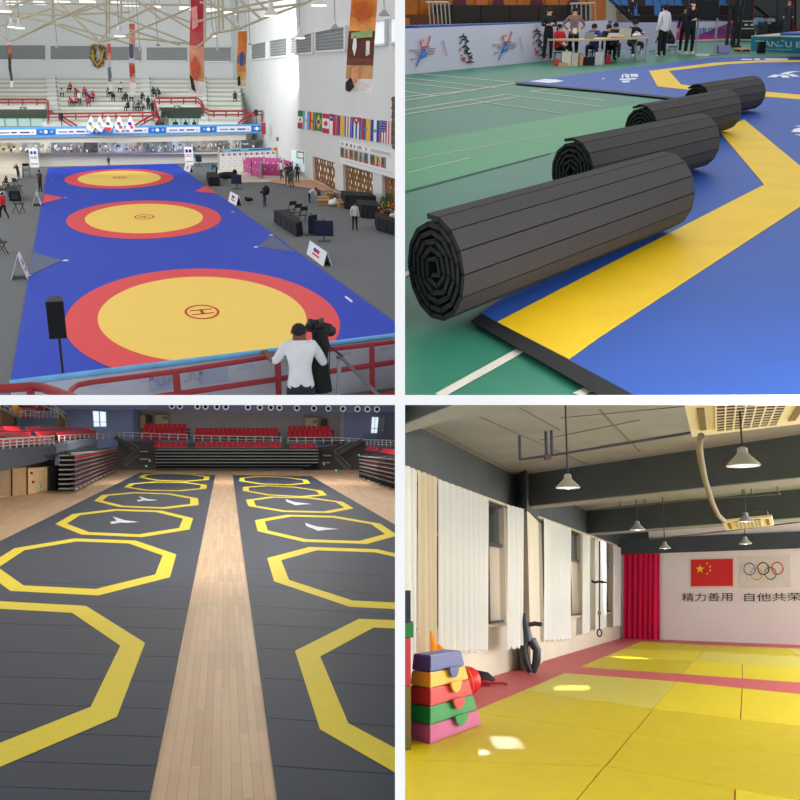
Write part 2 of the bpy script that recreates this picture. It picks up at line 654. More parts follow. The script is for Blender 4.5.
def person(foot, px_h, pose, face, skin, top, bottom, shoes, hair, label, group=None, female=False, long_hair=False, sleeves='long',
           zoff=0.0, cap=None, base=None, near=False, sc_=None, cat='person'):
    """foot: pixel of the feet; px_h: standing height in pixels; face: turn of the body in degrees (0 looks away, 180 to us)"""
    p = base if base is not None else R.fl(foot[0], foot[1], zoff)
    k = sc_ if sc_ else px_h / R.ppm(p) / 1.72
    J, vs, fs, lab = body_geo(pose, female)
    t = empty('person', label, cat, p, math.radians(face), group, k)
    ms = {'skin': rgbm(*skin), 'top': rgbm(*top), 'bottom': rgbm(*bottom), 'shoe': rgbm(*shoes)}
    ms['fore'] = ms['top'] if sleeves == 'long' else ms['skin']
    mb = MB()
    mb.smooth = True
    mb.v = [v.copy() for v in vs]
    mb.f = list(fs)
    mb.m = [ms[x] for x in lab]
    h = J['head']
    cr = (J['crown'] - J['neck']).normalized()
    fw = V((0, 1, 0))
    fw = (fw - cr * fw.dot(cr)).normalized()
    rt = fw.cross(cr)
    if near or px_h > 40:
        mb.ball(h + fw * .092 - cr * .0, (.013, .02, .022), ms['skin'], 8, 6)
        for s_ in (-1, 1):
            mb.ball(h + rt * .088 * s_ - cr * .005, (.012, .018, .028), ms['skin'], 8, 6)
        for s_ in 'LR':
            hand_geo(mb, J, s_, ms['skin'])
    part('body', mb, t, True)
    hb = MB()
    hb.smooth = True
    hm = rgbm(*hair)
    hb.ball(h + cr * .022 - fw * .03, (.1, .1, .102) if not near else (.092, .1, .082), hm, 12, 8)
    if long_hair:
        hb.ball(h - cr * .05 - fw * .06, (.1, .06, .16), hm, 10, 8)
        hb.ball(h - cr * .15 - fw * .075, (.075, .04, .12), hm, 10, 8)
    part('hair', hb, t, True)
    if near or px_h > 40:
        eb = MB()
        for s_ in (-1, 1):
            eb.ball(h + fw * .088 + rt * .032 * s_ + cr * .02, (.01, .008, .006), rgbm(20, 18, 18), 8, 5)
        part('eyes', eb, t, True)
        mo = MB()
        mo.ball(h + fw * .086 - cr * .045, (.022, .008, .006), rgbm(150, 80, 75), 8, 5)
        part('mouth', mo, t, True)
    if cap:
        cb = MB()
        cb.ball(h + cr * .06 - fw * .005, (.102, .106, .075), rgbm(*cap), 12, 6)
        cb.ball(h + cr * .05 + fw * .12, (.07, .06, .012), rgbm(*cap), 10, 6)
        part('cap', cb, t, True)
    return t, J


SKIN = (196, 148, 120)
SKIN2 = (226, 180, 152)
BLK = (26, 26, 30)

# =================================================================== UPPER LEFT: wrestling hall
R = UL
GREY = mat('grey carpet', (108, 111, 115), 0.95, var=0.08, scale=9, bump=0.2)
WHITE = mat('white wall paint', (212, 216, 216), 0.8, var=0.03, scale=0.3)
BLUE = mat('blue vinyl', (36, 68, 190), 0.55, var=0.04, scale=0.6, spec=.12)
RED = mat('red vinyl', (226, 58, 66), 0.5, var=0.02)
YEL = mat('yellow vinyl', (248, 210, 92), 0.5, var=0.02)
RAIL = mat('dark red steel paint', (150, 44, 52), 0.4, var=0.05)
CREAM = mat('cream steel paint', (178, 173, 150), 0.5, var=0.03)
BLACKM = mat('black plastic', (28, 29, 33), 0.5)
BLACKC = mat('black cloth', (36, 38, 44), 0.9)
WPANEL = mat('white board', (232, 234, 236), 0.6, var=0.01)

# setting -------------------------------------------------------------
mb = MB()
f = [R.fl(-120, 154), R.fl(252, 154), R.fl(470, 242), R.fl(420, 600), R.fl(-300, 600)]
mb.slab(f, (0, 0, -0.3), GREY)
struct('floor', mb)
mb = MB()
mb.slab([R.fl(-60, 167, .01), R.fl(22, 167, .01), R.fl(22, 178, .01), R.fl(0, 186, .01), R.fl(-60, 210, .01)], (0, 0, .02), mat('pale floor', (206, 196, 180)))
mb.slab([R.fl(219, 166.5, .01), R.fl(300, 166.5, .01), R.fl(330, 188, .01), R.fl(272, 182, .01), R.fl(240, 182.5, .01), R.fl(215, 176, .01)], (0, 0, .02), MATS['pale floor'])
mb.slab([R.fl(272, 179.5, .04), R.fl(312, 180.5, .04), R.fl(345, 194.5, .04), R.fl(270, 182, .04)], (0, 0, .02), mat('salmon floor', (198, 150, 128)))
struct('floor_strip', mb)

WB = Wall(R, (0, 167.8), (247, 161.8))          # podium front
WR = Wall(R, (312, 179.8), (395, 212.6))        # right wall
WF_Y = 120.0                                # far wall depth
mb = MB()
c0 = R.aty(-70, 170, WF_Y); c1 = R.aty(262, 170, WF_Y)
mb.slab([V((c0.x, WF_Y, 0)), V((c1.x, WF_Y, 0)), V((c1.x, WF_Y, 19)), V((c0.x, WF_Y, 19))], (0, .5, 0), WHITE)
struct('wall_far', mb)
# right wall
a = WR.pt(243, 150); b = WR.pt(430, 200)
mb = MB()
P = lambda px, py, off=0: WR.pt(px, py, off)
far_end = V((WR.a + WR.d * 0))
A0 = WR.a - WR.d * 62; B0 = WR.b + WR.d * 40
DOORS = [(312.5, 334.5, 156, 187), (343, 372.5, 164, 203), (382, 412, 175, 222)]


def sx(px, py):
    return (WR.pt(px, py) - WR.a).dot(WR.d)


cuts = []
for x0, x1, yt, yb in DOORS:
    cuts.append((sx(x0, yt), sx(x1, yt), WR.pt(x0, yt).z))
segs = []
last = -60
for s0, s1, zt in cuts:
    segs.append((last, s0, 0, 18))
    segs.append((s0, s1, zt, 18))
    last = s1
segs.append((last, 60, 0, 18))
for s0, s1, z0, z1 in segs:
    if s1 <= s0:
        continue
    q0 = WR.a + WR.d * s0; q1 = WR.a + WR.d * s1
    q0.z = q1.z = z0
    mb.slab([q0, q1, V((q1.x, q1.y, z1)), V((q0.x, q0.y, z1))], -WR.n * .5, WHITE)
struct('wall_right', mb)
# left gable side return under the roof
mb = MB()
mb.slab([V((-60, 30, 16.8)), V((14, 30, 16.8)), V((14, 120, 16.8)), V((-60, 120, 16.8))], (0, 0, .2), mat('roof sheet', (186, 186, 172)))
struct('ceiling', mb)

# podium --------------------------------------------------------------
mb = MB()
zt = WB.pt(100, 137).z
q = [WB.pt(-70, 166), WB.pt(247, 166)]
q0 = V((q[0].x, q[0].y, 0)); q1 = V((q[1].x, q[1].y, 0))
mb.slab([q0, q1, q1 + V((0, 0, zt)), q0 + V((0, 0, zt))], (0, 14, 0), mat('podium paint', (216, 212, 202), 0.8, var=0.02, scale=.4))
mb.slab([WB.pt(-70, 152, .6), WB.pt(247, 152, .6), WB.pt(247, 154, .6), WB.pt(-70, 154, .6)], (0, .7, 0), WHITE)
struct('wall_podium', mb)

# grandstand rows ---------------------------------------------------------
Y0, Y1 = 104.0, 118.5
NR = 10
mb = MB()
ZT = R.aty(100, 80, Y1).z
Z0 = R.aty(100, 126, Y0).z
xl, xr = R.aty(-60, 100, 110).x, R.aty(243, 100, 110).x
TREAD = mat('grandstand white', (214, 216, 208), 0.8, var=0.03)
TREADD = mat('grandstand grey', (168, 172, 166), 0.8)
XO = [(R.aty(2, 100, 106).x, R.aty(47, 100, 106).x), (R.aty(158, 100, 106).x, R.aty(201, 100, 106).x)]   # tunnel openings
for i in range(NR):
    y = Y0 + (Y1 - Y0) * i / NR
    z = Z0 + (ZT - Z0) * (i + 1) / NR
    dy = (Y1 - Y0) / NR
    xr = R.aty(241, 100, y).x
    spans = [(xl, xr)]
    if i < 3:
        spans = [(xl, XO[0][0] - 40 if False else xl), (XO[0][1], XO[1][0]), (XO[1][1], xr)]
    for x0, x1 in spans:
        if x1 - x0 < .1:
            continue
        mb.box(((x0 + x1) / 2, y + dy / 2, z - .3), (x1 - x0, dy, .6), TREAD)
        mb.box(((x0 + x1) / 2, y + .12, z + .14), (x1 - x0, .3, .06), TREADD)
        if i:
            mb.box(((x0 + x1) / 2, y + dy * .9, z + .03), (x1 - x0, .1, .05), TREADD)
struct('trim_grandstand_rows', mb)
# aisles of steps
for k, (px0, px1) in enumerate(((47, 56), (141, 150), (203, 206))):
    mb = MB()
    for i in range(NR * 2):
        y = Y0 + (Y1 - Y0) * i / NR / 2
        z = Z0 + (ZT - Z0) * (i / 2 + 1.4) / NR
        x0, x1 = R.aty(px0, 90, y).x, R.aty(px1, 90, y).x
        mb.box(((x0 + x1) / 2, y + .4, z - .3), (x1 - x0, .75, .5), WHITE)
    struct('trim_aisle_steps', mb)

# tunnels ---------------------------------------------------------------
for k, (px0, px1, pt_, flip) in enumerate(((0, 47, 110, 1), (158, 201, 108, -1))):
    xa, xb = R.aty(px0 - (20 if k == 0 else 0), 100, 105).x, R.aty(px1, 100, 105).x
    z0 = R.aty(10, 120, 105).z; z1 = R.aty(10, pt_, 105).z; zb = R.aty(10, 128, 105).z
    mb = MB()
    mb.slab([V((xa, 105, z1)), V((xb, 105, z1)), V((xb, 109, z0)), V((xa, 109, z0))], (0, 0, .15), mat('grey green soffit', (128, 140, 130)))
    mb.slab([V((xa, 104.2, z1 + .1)), V((xb, 104.2, z1 + .1)), V((xb, 104.2, z1 + .75)), V((xa, 104.2, z1 + .75))], (0, 1.5, 0), TREAD)
    struct('trim_tunnel_soffit', mb)
    mb = MB()
    mb.slab([V((xa, 109.2, zb)), V((xb, 109.2, zb)), V((xb, 109.2, z0 + .1)), V((xa, 109.2, z0 + .1))], (0, .1, 0), mat('lit glass', (206, 244, 238), 0.3, emit=0.35))
    o = struct('window_%d' % (k + 1), mb)
    mb = MB()
    for j in range(5):
        xx = xa + (xb - xa) * (j + .5) / 5
        mb.box((xx, 109.1, (zb + z0) / 2), (.12, .1, z0 - zb), WHITE)
    struct('trim_window_bars', mb)
    # exit sign over the tunnel
    xs = R.aty(23 if k == 0 else 177, 108, 104).x
    zs = R.aty(23, 108.5 if k == 0 else 107, 104).z
    mb = MB()
    mb.box((xs, 104, zs), (.6, .08, .27), rgbm(60, 110, 80))
    mb.box((xs, 103.95, zs), (.3, .03, .08), rgbm(190, 215, 200))
    thing('exit_sign', mb, 'small green exit sign above the %s grandstand tunnel' % ('left' if k == 0 else 'right'), 'sign')

# far windows -------------------------------------------------------------
LOUV = mat('louvre glass', (140, 146, 148), 0.4, var=0.08, scale=3)
k = 3
for x0, x1, y0, y1 in ((-6, 45, 45.5, 60), (51, 91, 46, 60), (104, 141, 47, 61), (147, 187, 47.5, 61), (204, 230.5, 47.5, 61.5)):
    mb = MB()
    q = [R.aty(x, y, WF_Y - .05) for x, y in ((x0, y0), (x1, y0), (x1, y1), (x0, y1))]
    mb.slab(q, (0, -.1, 0), LOUV)
    for j in range(7):
        mb.bar(bil(q, 0, (j + .5) / 7) + V((0, -.14, 0)), bil(q, 1, (j + .5) / 7) + V((0, -.14, 0)), .05, .05, rgbm(120, 126, 128))
    mb.bar(bil(q, 0, 1) + V((0, -.2, 0)), bil(q, 1, 1) + V((0, -.2, 0)), .35, .12, WPANEL)
    struct('window_%d' % k, mb)
    k += 1
for q4, br in (((207, 46), (209, 45.5), (209, 60), (207, 60)), 0), ((252.5, 45), (267.5, 42), (267.5, 57.5), (252.5, 59.5)) and (((252.5, 45), (267.5, 42), (267.5, 57.5), (252.5, 59.5)), 0), \
        (((271, 41.2), (289, 38), (289, 55), (271, 57)), 0), (((292, 38), (314, 33.5), (314, 52), (292, 54)), 0), (((318, 32.5), (346.5, 27), (346.5, 49), (318, 51)), 0), \
        (((374.5, 22.5), (387.5, 20.5), (387.5, 43), (374.5, 44.5)), 1), (((392.5, 19.5), (400, 18), (400, 41), (392.5, 42.5)), 1):
    if br == 0 and q4[0][0] == 207:
        continue
    q = [WR.pt(x, y, .02) for x, y in q4]
    mb = MB()
    mb.slab(q, WR.n * .06, mat('bright sky pane', (235, 242, 250), .4, emit=.35) if br else LOUV)
    if not br:
        for j in range(6):
            mb.bar(bil(q, 0, (j + .5) / 6) + WR.n * .1, bil(q, 1, (j + .5) / 6) + WR.n * .1, .05, .05, rgbm(120, 126, 128))
    for u0, v0, u1, v1 in ((-.04, -.06, 1.04, 0), (-.04, 1, 1.04, 1.1), (-.05, 0, 0, 1), (1, 0, 1.05, 1)):
        mb.slab([bil(q, u0, v0), bil(q, u1, v0), bil(q, u1, v1), bil(q, u0, v1)], WR.n * .22, WHITE)
    struct('window_%d' % k, mb)
    k += 1

# roof trusses ------------------------------------------------------------
TR = MB()


def trusspts(lst, Y, r, name='roof_truss'):
    mb = MB()
    for seg in lst:
        pts = [R.aty(x, y, Y + (k % 2) * 0) for k, (x, y) in enumerate(seg)]
        mb.tube(pts, r, CREAM, 6)
    return mb


t1 = [[(-10, 5), (-10, 30)], [(10, 41), (52, 23), (100, 42)], [(-10, 30), (10, 41)], [(-10, 11), (48, 22), (110, 2)], [(0, 26), (52, 8)], [(52, 8), (110, 28)],
      [(52, 0), (52, 24)], [(100, 42), (110, 28), (150, 8), (190, 22)], [(0, 3), (190, 5)], [(0, 13), (60, 15), (130, 12)], [(60, 24), (130, 44)]]
m = trusspts(t1, 84, .085)
thing('roof_truss', m, 'cream steel roof truss farthest back, over the upper rows of the stand', 'truss', 'cream roof trusses')
t2 = [[(-8, 18), (20, 3), (42, -4)], [(14, 40), (50, 22), (90, 5)], [(50, 22), (100, 42), (122, 37), (162, 20), (190, 8)], [(122, 37), (192, 44)], [(90, 5), (192, 44)], [(58, 2), (100, 42)],
      [(106, -4), (106, 40)], [(109, -4), (109, 34)], [(121, -4), (121, 22)], [(130, 30), (180, 45)], [(150, 5), (192, 30)], [(130, -5), (162, 20)]]
m = trusspts(t2, 70, .07)
thing('roof_truss', m, 'cream steel roof truss in the middle, hung with high-bay lamps', 'truss', 'cream roof trusses')
t3 = [[(196, 48), (215, 33), (238, 29), (272, 15), (306, 3), (322, -6)], [(200, 2), (238, 12), (270, 8), (306, 3)], [(205, -4), (238, 29)], [(218, -3), (219, 32)], [(222, -3), (223, 30)],
      [(196, 22), (238, 12)], [(252, -4), (272, 15)], [(240, 0), (262, 20)], [(206, 14), (250, 5), (300, -4)], [(205, -4), (205, 40)]]
m = trusspts(t3, 62, .075)
thing('roof_truss', m, 'cream steel roof truss nearest, sloping down beside the right wall', 'truss', 'cream roof trusses')
# strip lights of the roof
for k, (x0, x1, y) in enumerate(((6, 22, 3), (34, 45, 3), (55, 70, 2.5), (80, 95, 2), (112, 122, 3), (124, 138, 4.5), (152, 160, 6), (206, 222, 10), (224, 236, 12.5), (180, 190, 8))):
    mb = MB()
    a, b = R.aty(x0, y, 88), R.aty(x1, y + .4, 88)
    mb.bar(a, b, .35, .22, mat('lamp glow', (255, 252, 240), .5, emit=1.3))
    mb.bar(a + V((0, 0, .16)), b + V((0, 0, .16)), .3, .1, WPANEL)
    for e_ in (a, b):
        mb.tube([e_, V((e_.x, e_.y, 16.8))], .02, rgbm(150, 150, 145), 5)
    thing('strip_light', mb, 'glowing strip light under the hall roof, number of the row unseen' if 0 else 'white strip light under the cream hall roof', 'light', 'strip lights under the hall roof')

# high-bay lamps -----------------------------------------------------------
lampspec = [(4, 11, 6.5, 60, 1, 'large lit high-bay lamp in the top left corner of the hall'), (12.5, 27, 4.2, 64, 1, 'left of two lit high-bay lamps hanging side by side above the left stand'),
            (20, 28, 4.2, 64, 1, 'right of two lit high-bay lamps hanging side by side above the left stand'), (57.5, 48, 2.2, 84, 0, 'small unlit lamp in front of the second far window'),
            (120, 36, 4.8, 62, 1, 'lit high-bay lamp between the narrow banner and the crest'), (140, 52, 2, 84, 0, 'small unlit lamp near the slim hanging banner'),
            (158, 46, 2.2, 84, 0, 'small unlit lamp in front of the fourth far window'), (212.5, 36, 3.6, 66, 1, 'lit lamp beside the large red banner'),
            (217.5, 52, 2, 84, 0, 'small unlit lamp in front of the far right window'), (238, 30, 3.4, 70, 0, 'dull lamp over the top of the orange banner'),
            (271, 15.5, 6, 58, 1, 'large lit high-bay lamp on the sloping truss'), (300, 38, 4.6, 60, 1, 'lit high-bay lamp in front of the louvred wall windows'),
            (319, 5, 7, 50, 1, 'largest lit high-bay lamp at the top of the right wall'), (335, 29, 4, 58, 0, 'grey unlit high-bay lamp left of the tall banner'),
            (384, 16, 5, 50, 0, 'grey unlit high-bay lamp in the top right corner'), (250, 45, 1.8, 84, 0, 'tiny unlit lamp in the far right corner of the hall')]
GLOW = mat('lamp mouth glow', (255, 244, 226), .5, emit=2.2)
LAMPG = mat('lamp housing', (196, 198, 194), .3, metal=.3)
LAMPD = mat('lamp reflector grey', (150, 154, 154), .4)
for px, py, rp, Y, lit, lab in lampspec:
    c = R.aty(px, py, Y)
    r = rp / R.ppm(c) * 1.15
    t = empty('high_bay_lamp', lab, 'lamp', c)
    mb = MB(); mb.smooth = True
    mb.lathe(c, [(r, 0), (r * .95, r * .25), (r * .6, r * .6), (r * .34, r * .95), (r * .3, r * .95)], LAMPG if lit else LAMPD, 20)
    part('lamp_shade', mb, t)
    mb = MB()
    mb.lathe(c, [(0, r * .02), (r * .93, r * .02), (r * .93, -r * .12 if lit else r * .04), (0, -r * .2 if lit else r * .04)], GLOW if lit else mat('dull glass', (170, 172, 172), .3), 20)
    part('bulb', mb, t)
    mb = MB()
    mb.lathe(c, [(r * .34, r * .9), (r * .34, r * 1.7), (r * .2, r * 1.9), (0, r * 1.9)], LAMPG, 12)
    part('ballast', mb, t)
    mb = MB()
    mb.tube([c + V((0, 0, r * 1.9)), V((c.x, c.y, 16.7))], .03, rgbm(150, 150, 145), 6)
    part('cord', mb, t)

# crest -------------------------------------------------------------------
t = empty('wall_crest', 'brown and gold carved crest on the far wall above the stand', 'emblem', R.aty(97, 68, WF_Y - .2))
mb = MB()
YC = WF_Y - .5
pts = [(91, 45), (95, 44), (96, 47), (95, 56), (97, 61), (100, 60), (101, 55), (100, 50), (97.5, 47), (99, 44.5), (103, 45), (104.5, 50), (104.5, 60), (102, 66), (97, 68.5), (93, 65), (90.5, 56)]
mb.slab([R.aty(x, y, YC) for x, y in pts], (0, .3, 0), mat('dark bronze', (92, 74, 40), .5, metal=.3, var=.4, scale=2))
part('shield', mb, t)
mb = MB()
for i in range(len(pts)):
    x, y = pts[i]
    c = R.aty(98 + (x - 98) * .93, 56 + (y - 56) * .93, YC - .1)
    mb.ball(c, (.14, .08, .14), mat('gold paint', (176, 146, 76), .4, metal=.3), 8, 6)
mb.tube([R.aty(92.5, 50, YC - .08), R.aty(93.5, 60, YC - .08), R.aty(97.5, 65, YC - .08), R.aty(101.5, 61, YC - .08), R.aty(103, 51, YC - .08)], .13, MATS['gold paint'], 6)
part('gold_relief', mb, t)

# hanging banners ------------------------------------------------------------
def banner(q4, Y, label, cols, fig):
    q = [R.aty(x, y, Y) for x, y in q4]
    t = empty('hanging_banner', label, 'banner', bil(q, .5, 1))
    mb = MB()
    N = 14
    for i in range(N):
        v0, v1 = i / N, (i + 1) / N
        cc = cols[min(len(cols) - 1, int(i * len(cols) / N))]
        yo = lambda v: V((0, .12 * math.sin(v * 9), 0))
        mb.slab([bil(q, 0, v0) + yo(v0), bil(q, 1, v0) + yo(v0), bil(q, 1, v1) + yo(v1), bil(q, 0, v1) + yo(v1)], (0, .03, 0), mat('banner %d %d %d' % cc, cc, .7, var=.25, scale=1.4))
    part('cloth', mb, t)
    mb = MB()
    n = V((0, -1, 0))
    for shp, cc in fig:
        c_ = [bil(q, u, v) + n * .16 for u, v in shp]
        mb.slab(c_, (0, -.02, 0), mat('banner print %d %d %d' % cc, cc, .7, var=.2, scale=3))
    if fig:
        part('print', mb, t)
    mb = MB()
    mb.tube([bil(q, -.03, 0), bil(q, 1.03, 0)], .04, WPANEL, 6)
    mb.tube([bil(q, -.03, 1), bil(q, 1.03, 1)], .04, WPANEL, 6)
    part('rod', mb, t)
    for u in (.1, .9):
        mb = MB()
        e_ = bil(q, u, 0)
        mb.tube([e_, V((e_.x, e_.y, 16.8))], .015, rgbm(150, 150, 145), 5)
        part('cord', mb, t)


OR = (214, 130, 60); RD = (186, 60, 50); BR = (96, 56, 44); CR = (236, 214, 180); DK = (50, 38, 40); WH = (232, 228, 224); FL = (206, 150, 116)
banner([(190.5, -4), (204.5, -4), (204, 96), (189, 93)], 66, 'large red hanging banner in the middle of the hall', [(176, 52, 66), (200, 60, 70), (186, 80, 84), (214, 150, 120), (224, 160, 110), (232, 226, 226)],
       [([(.1, .12), (.5, .1), (.6, .3), (.2, .34)], (222, 150, 150)), ([(.1, .7), (.4, .6), (.75, .72), (.5, .85), (.2, .82)], (196, 88, 60)), ([(.05, .8), (.3, .84), (.5, .98), (.2, .95)], DK)])
banner([(351.5, -4), (377.5, -4), (371.5, 92.5), (344.5, 92)], 46, 'tall banner with an orange and brown sports picture on the right wall', [OR, OR, (226, 150, 80), BR, BR, BR, (120, 74, 56), (206, 160, 110), WH, WH],
       [([(.05, .1), (.6, .05), (.8, .22), (.3, .26)], (190, 90, 40)), ([(.1, .38), (.9, .34), (.9, .42), (.1, .44)], (150, 176, 120)), ([(.2, .42), (.3, .4), (.34, .52), (.28, .62), (.18, .54)], (220, 224, 228)),
        ([(.68, .46), (.82, .46), (.84, .6), (.7, .62)], (214, 210, 206)), ([(.22, .74), (.45, .72), (.5, .84), (.4, .92), (.2, .88)], FL), ([(.02, .9), (.2, .84), (.36, .94), (.2, 1.0), (.04, .98)], DK)])
banner([(238, 31), (247, 30.5), (245.5, 88), (236.5, 87.5)], 78, 'orange hanging banner at the right end of the stand', [OR, OR, (206, 120, 60), (150, 110, 110), (226, 150, 70), (232, 190, 110), CR],
       [([(.3, .4), (.7, .35), (.75, .6), (.35, .62)], (70, 90, 150)), ([(.1, .82), (.4, .78), (.5, .95), (.2, .97)], DK)])
banner([(129, 23), (134.5, 23), (135.5, 93), (129.5, 92.5)], 74, 'slim pink and white banner right of the crest', [(206, 120, 80), (214, 140, 120), (190, 176, 190), (200, 200, 210), (196, 110, 90), (222, 190, 180), WH],
       [([(.1, .3), (.8, .3), (.8, .5), (.1, .5)], (90, 90, 110)), ([(.2, .6), (.8, .6), (.7, .75), (.2, .78)], (180, 70, 50))])
banner([(107, 43), (110, 43), (112.5, 91), (108.5, 91)], 80, 'slim red and grey banner just left of the crest', [(200, 84, 66), (206, 130, 110), (180, 180, 190), (150, 154, 166), (226, 210, 190), WH],
       [([(.2, .5), (.8, .5), (.8, .8), (.2, .8)], (110, 112, 126))])
banner([(7.5, 44), (10.5, 44), (12.8, 87), (10.2, 87)], 80, 'slim dark banner at the far left of the hall', [(190, 90, 70), (110, 66, 60), (80, 70, 74), (100, 90, 92), WH], [([(.2, .3), (.8, .3), (.8, .6), (.2, .6)], (60, 54, 60))])

# blue banner band with white panels -----------------------------------------
BB = mat('light blue banner', (92, 158, 218), .6)
BB2 = mat('mid blue banner', (44, 106, 186), .6)
mb = MB()
for u0, u1, m_ in ((-60, 268, BB),):
    mb.slab([WB.pt(u0, 128, .3), WB.pt(262.5, 124, .3), WB.pt(262.5, 133, .3), WB.pt(u0, 139.5, .3)], (0, .1, 0), m_)
t = empty('banner_band', 'long light blue banner with white sponsor panels along the stand front', 'banner', WB.pt(100, 137, .3))
part('cloth', mb, t)
bandy = lambda x: 132.6 - x * .0155
for x0, x1, c_ in ((-4, 36, 0), (37, 55, 1), (56, 90, 0), (93, 101, 1), (113, 148, 0), (149, 166, 1), (166.5, 200, 0), (201, 216, 1), (217, 251, 0), (252, 262, 1)):
    mb = MB()
    q = [WB.pt(x0, bandy(x0) - 2.7, .36), WB.pt(x1, bandy(x1) - 2.7, .36), WB.pt(x1, bandy(x1) + 2.7, .36), WB.pt(x0, bandy(x0) + 2.7, .36)]
    mb.slab(q, (0, .04, 0), BB2 if c_ else mat('pale panel', (222, 224, 236), .6))
    n = V((0, -1, 0))
    if c_:
        mb.ball(bil(q, .5, .5) + n * .05, (.18, .04, .18), rgbm(220, 232, 245), 8, 6)
        for u in (.15, .75):
            rect(mb, q, u, .25, u + .15, .7, rgbm(130, 176, 226), .03, n)
    else:
        for u, wd, cc in ((.08, .25, (120, 140, 180)), (.38, .14, (60, 76, 130)), (.6, .24, (40, 60, 120)), (.9, .04, (180, 120, 120))):
            rect(mb, q, u, .42, u + wd, .66, rgbm(*cc), .03, n)
    part('sponsor_panel', mb, t, label='blue panel' if c_ else 'white panel')

# photo strip ---------------------------------------------------------------
t = empty('photo_mural', 'strip of old grey photographs on the white podium wall', 'picture', WB.pt(100, 153, .1))
xs = [-4, 19, 40, 51, 67, 83.5, 98, 114, 129, 143, 157, 172, 186, 201, 214, 228, 241, 263]
greys = [(170, 158, 136), (150, 152, 154), (176, 172, 160), (112, 116, 120), (128, 116, 112), (70, 68, 68), (140, 142, 142), (152, 162, 170), (150, 140, 132), (104, 112, 118), (116, 122, 124), (160, 168, 190), (140, 140, 140), (150, 134, 128), (112, 110, 106), (166, 166, 164), (84, 86, 90)]
for i in range(len(xs) - 1):
    mb = MB()
    dy = lambda x: -.022 * (x - 130) if x > 130 else 0
    x0, x1 = xs[i], xs[i + 1]
    q = [WB.pt(x0, 142.5 + dy(x0), .8), WB.pt(x1, 142.5 + dy(x1), .8), WB.pt(x1, 152.6 + dy(x1), .8), WB.pt(x0, 152.6 + dy(x0), .8)]
    cc = greys[i]
    mb.slab(q, (0, .08, 0), mat('old photo %d' % i, cc, .7, var=.55, scale=1.6))
    n = V((0, -1, 0))
    rnd = random.Random(i)
    for j in range(9):
        u, v = rnd.random() * .85, .15 + rnd.random() * .6
        g = rnd.choice((60, 90, 200, 225))
        rect(mb, q, u, v, u + .05 + rnd.random() * .1, v + .1 + rnd.random() * .2, rgbm(g, g, g - 4), .02 + j * .002, n)
    part('photograph', mb, t)

# red stand railings -----------------------------------------------------------
def rail(Y, tops, label, gap=5, posts=True, py_drop=6, r=.09):
    t = empty('stand_railing', label, 'railing', R.aty(tops[0][0], tops[0][1] + py_drop, Y))
    mb = MB(); mb.smooth = True
    mb.tube([R.aty(x, y, Y) for x, y in tops], r, RAIL, 8)
    part('top_rail', mb, t)
    mb = MB(); mb.smooth = True
    mb.tube([R.aty(x, y + 3.5, Y) for x, y in tops], r * .8, RAIL, 8)
    part('lower_rail', mb, t)
    L = [0]
    for a, b in zip(tops, tops[1:]):
        L.append(L[-1] + math.hypot(b[0] - a[0], b[1] - a[1]))
    n = max(2, int(L[-1] / 12) + 1)
    for i in range(n):
        s_ = L[-1] * i / (n - 1)
        k = max(j for j in range(len(L)) if L[j] <= s_ + 1e-6)
        k = min(k, len(tops) - 2)
        f_ = (s_ - L[k]) / (L[k + 1] - L[k])
        x = tops[k][0] + (tops[k + 1][0] - tops[k][0]) * f_
        y = tops[k][1] + (tops[k + 1][1] - tops[k][1]) * f_
        pb = MB()
        pb.tube([R.aty(x, y, Y), R.aty(x, y + py_drop, Y)], r * .8, RAIL, 6)
        part('post', pb, t)


rail(103.6, [(-6, 99.3), (46, 99.3), (48, 101), (48, 118)], 'red railing above the left tunnel of the stand')
rail(103.3, [(49, 113.7), (156, 112.5)], 'long red railing in front of the middle rows')
rail(103, [(59, 115), (66, 119), (77, 126)], 'red stair rail going down left of the hanging small flags', py_drop=5)
rail(103, [(134, 126), (143, 120), (156, 113)], 'red stair rail going up right of the hanging small flags', py_drop=5)
rail(103.6, [(159, 118), (154, 100), (156, 98.3), (197, 98), (201, 101), (205, 109), (210, 111.2), (246, 111), (250, 113)], 'red railing that runs over the right tunnel and bends down')
rail(103, [(238, 124), (243, 119), (254, 112), (262, 111), (262, 117)], 'red stair rail at the right end of the stand', py_drop=5)
mb = MB()
mb.box(R.aty(263.6, 128.5, 99.5), (.38, .3, 1.05), RAIL)
thing('red_post', mb, 'short dark red post at the right end of the blue banner', 'post')

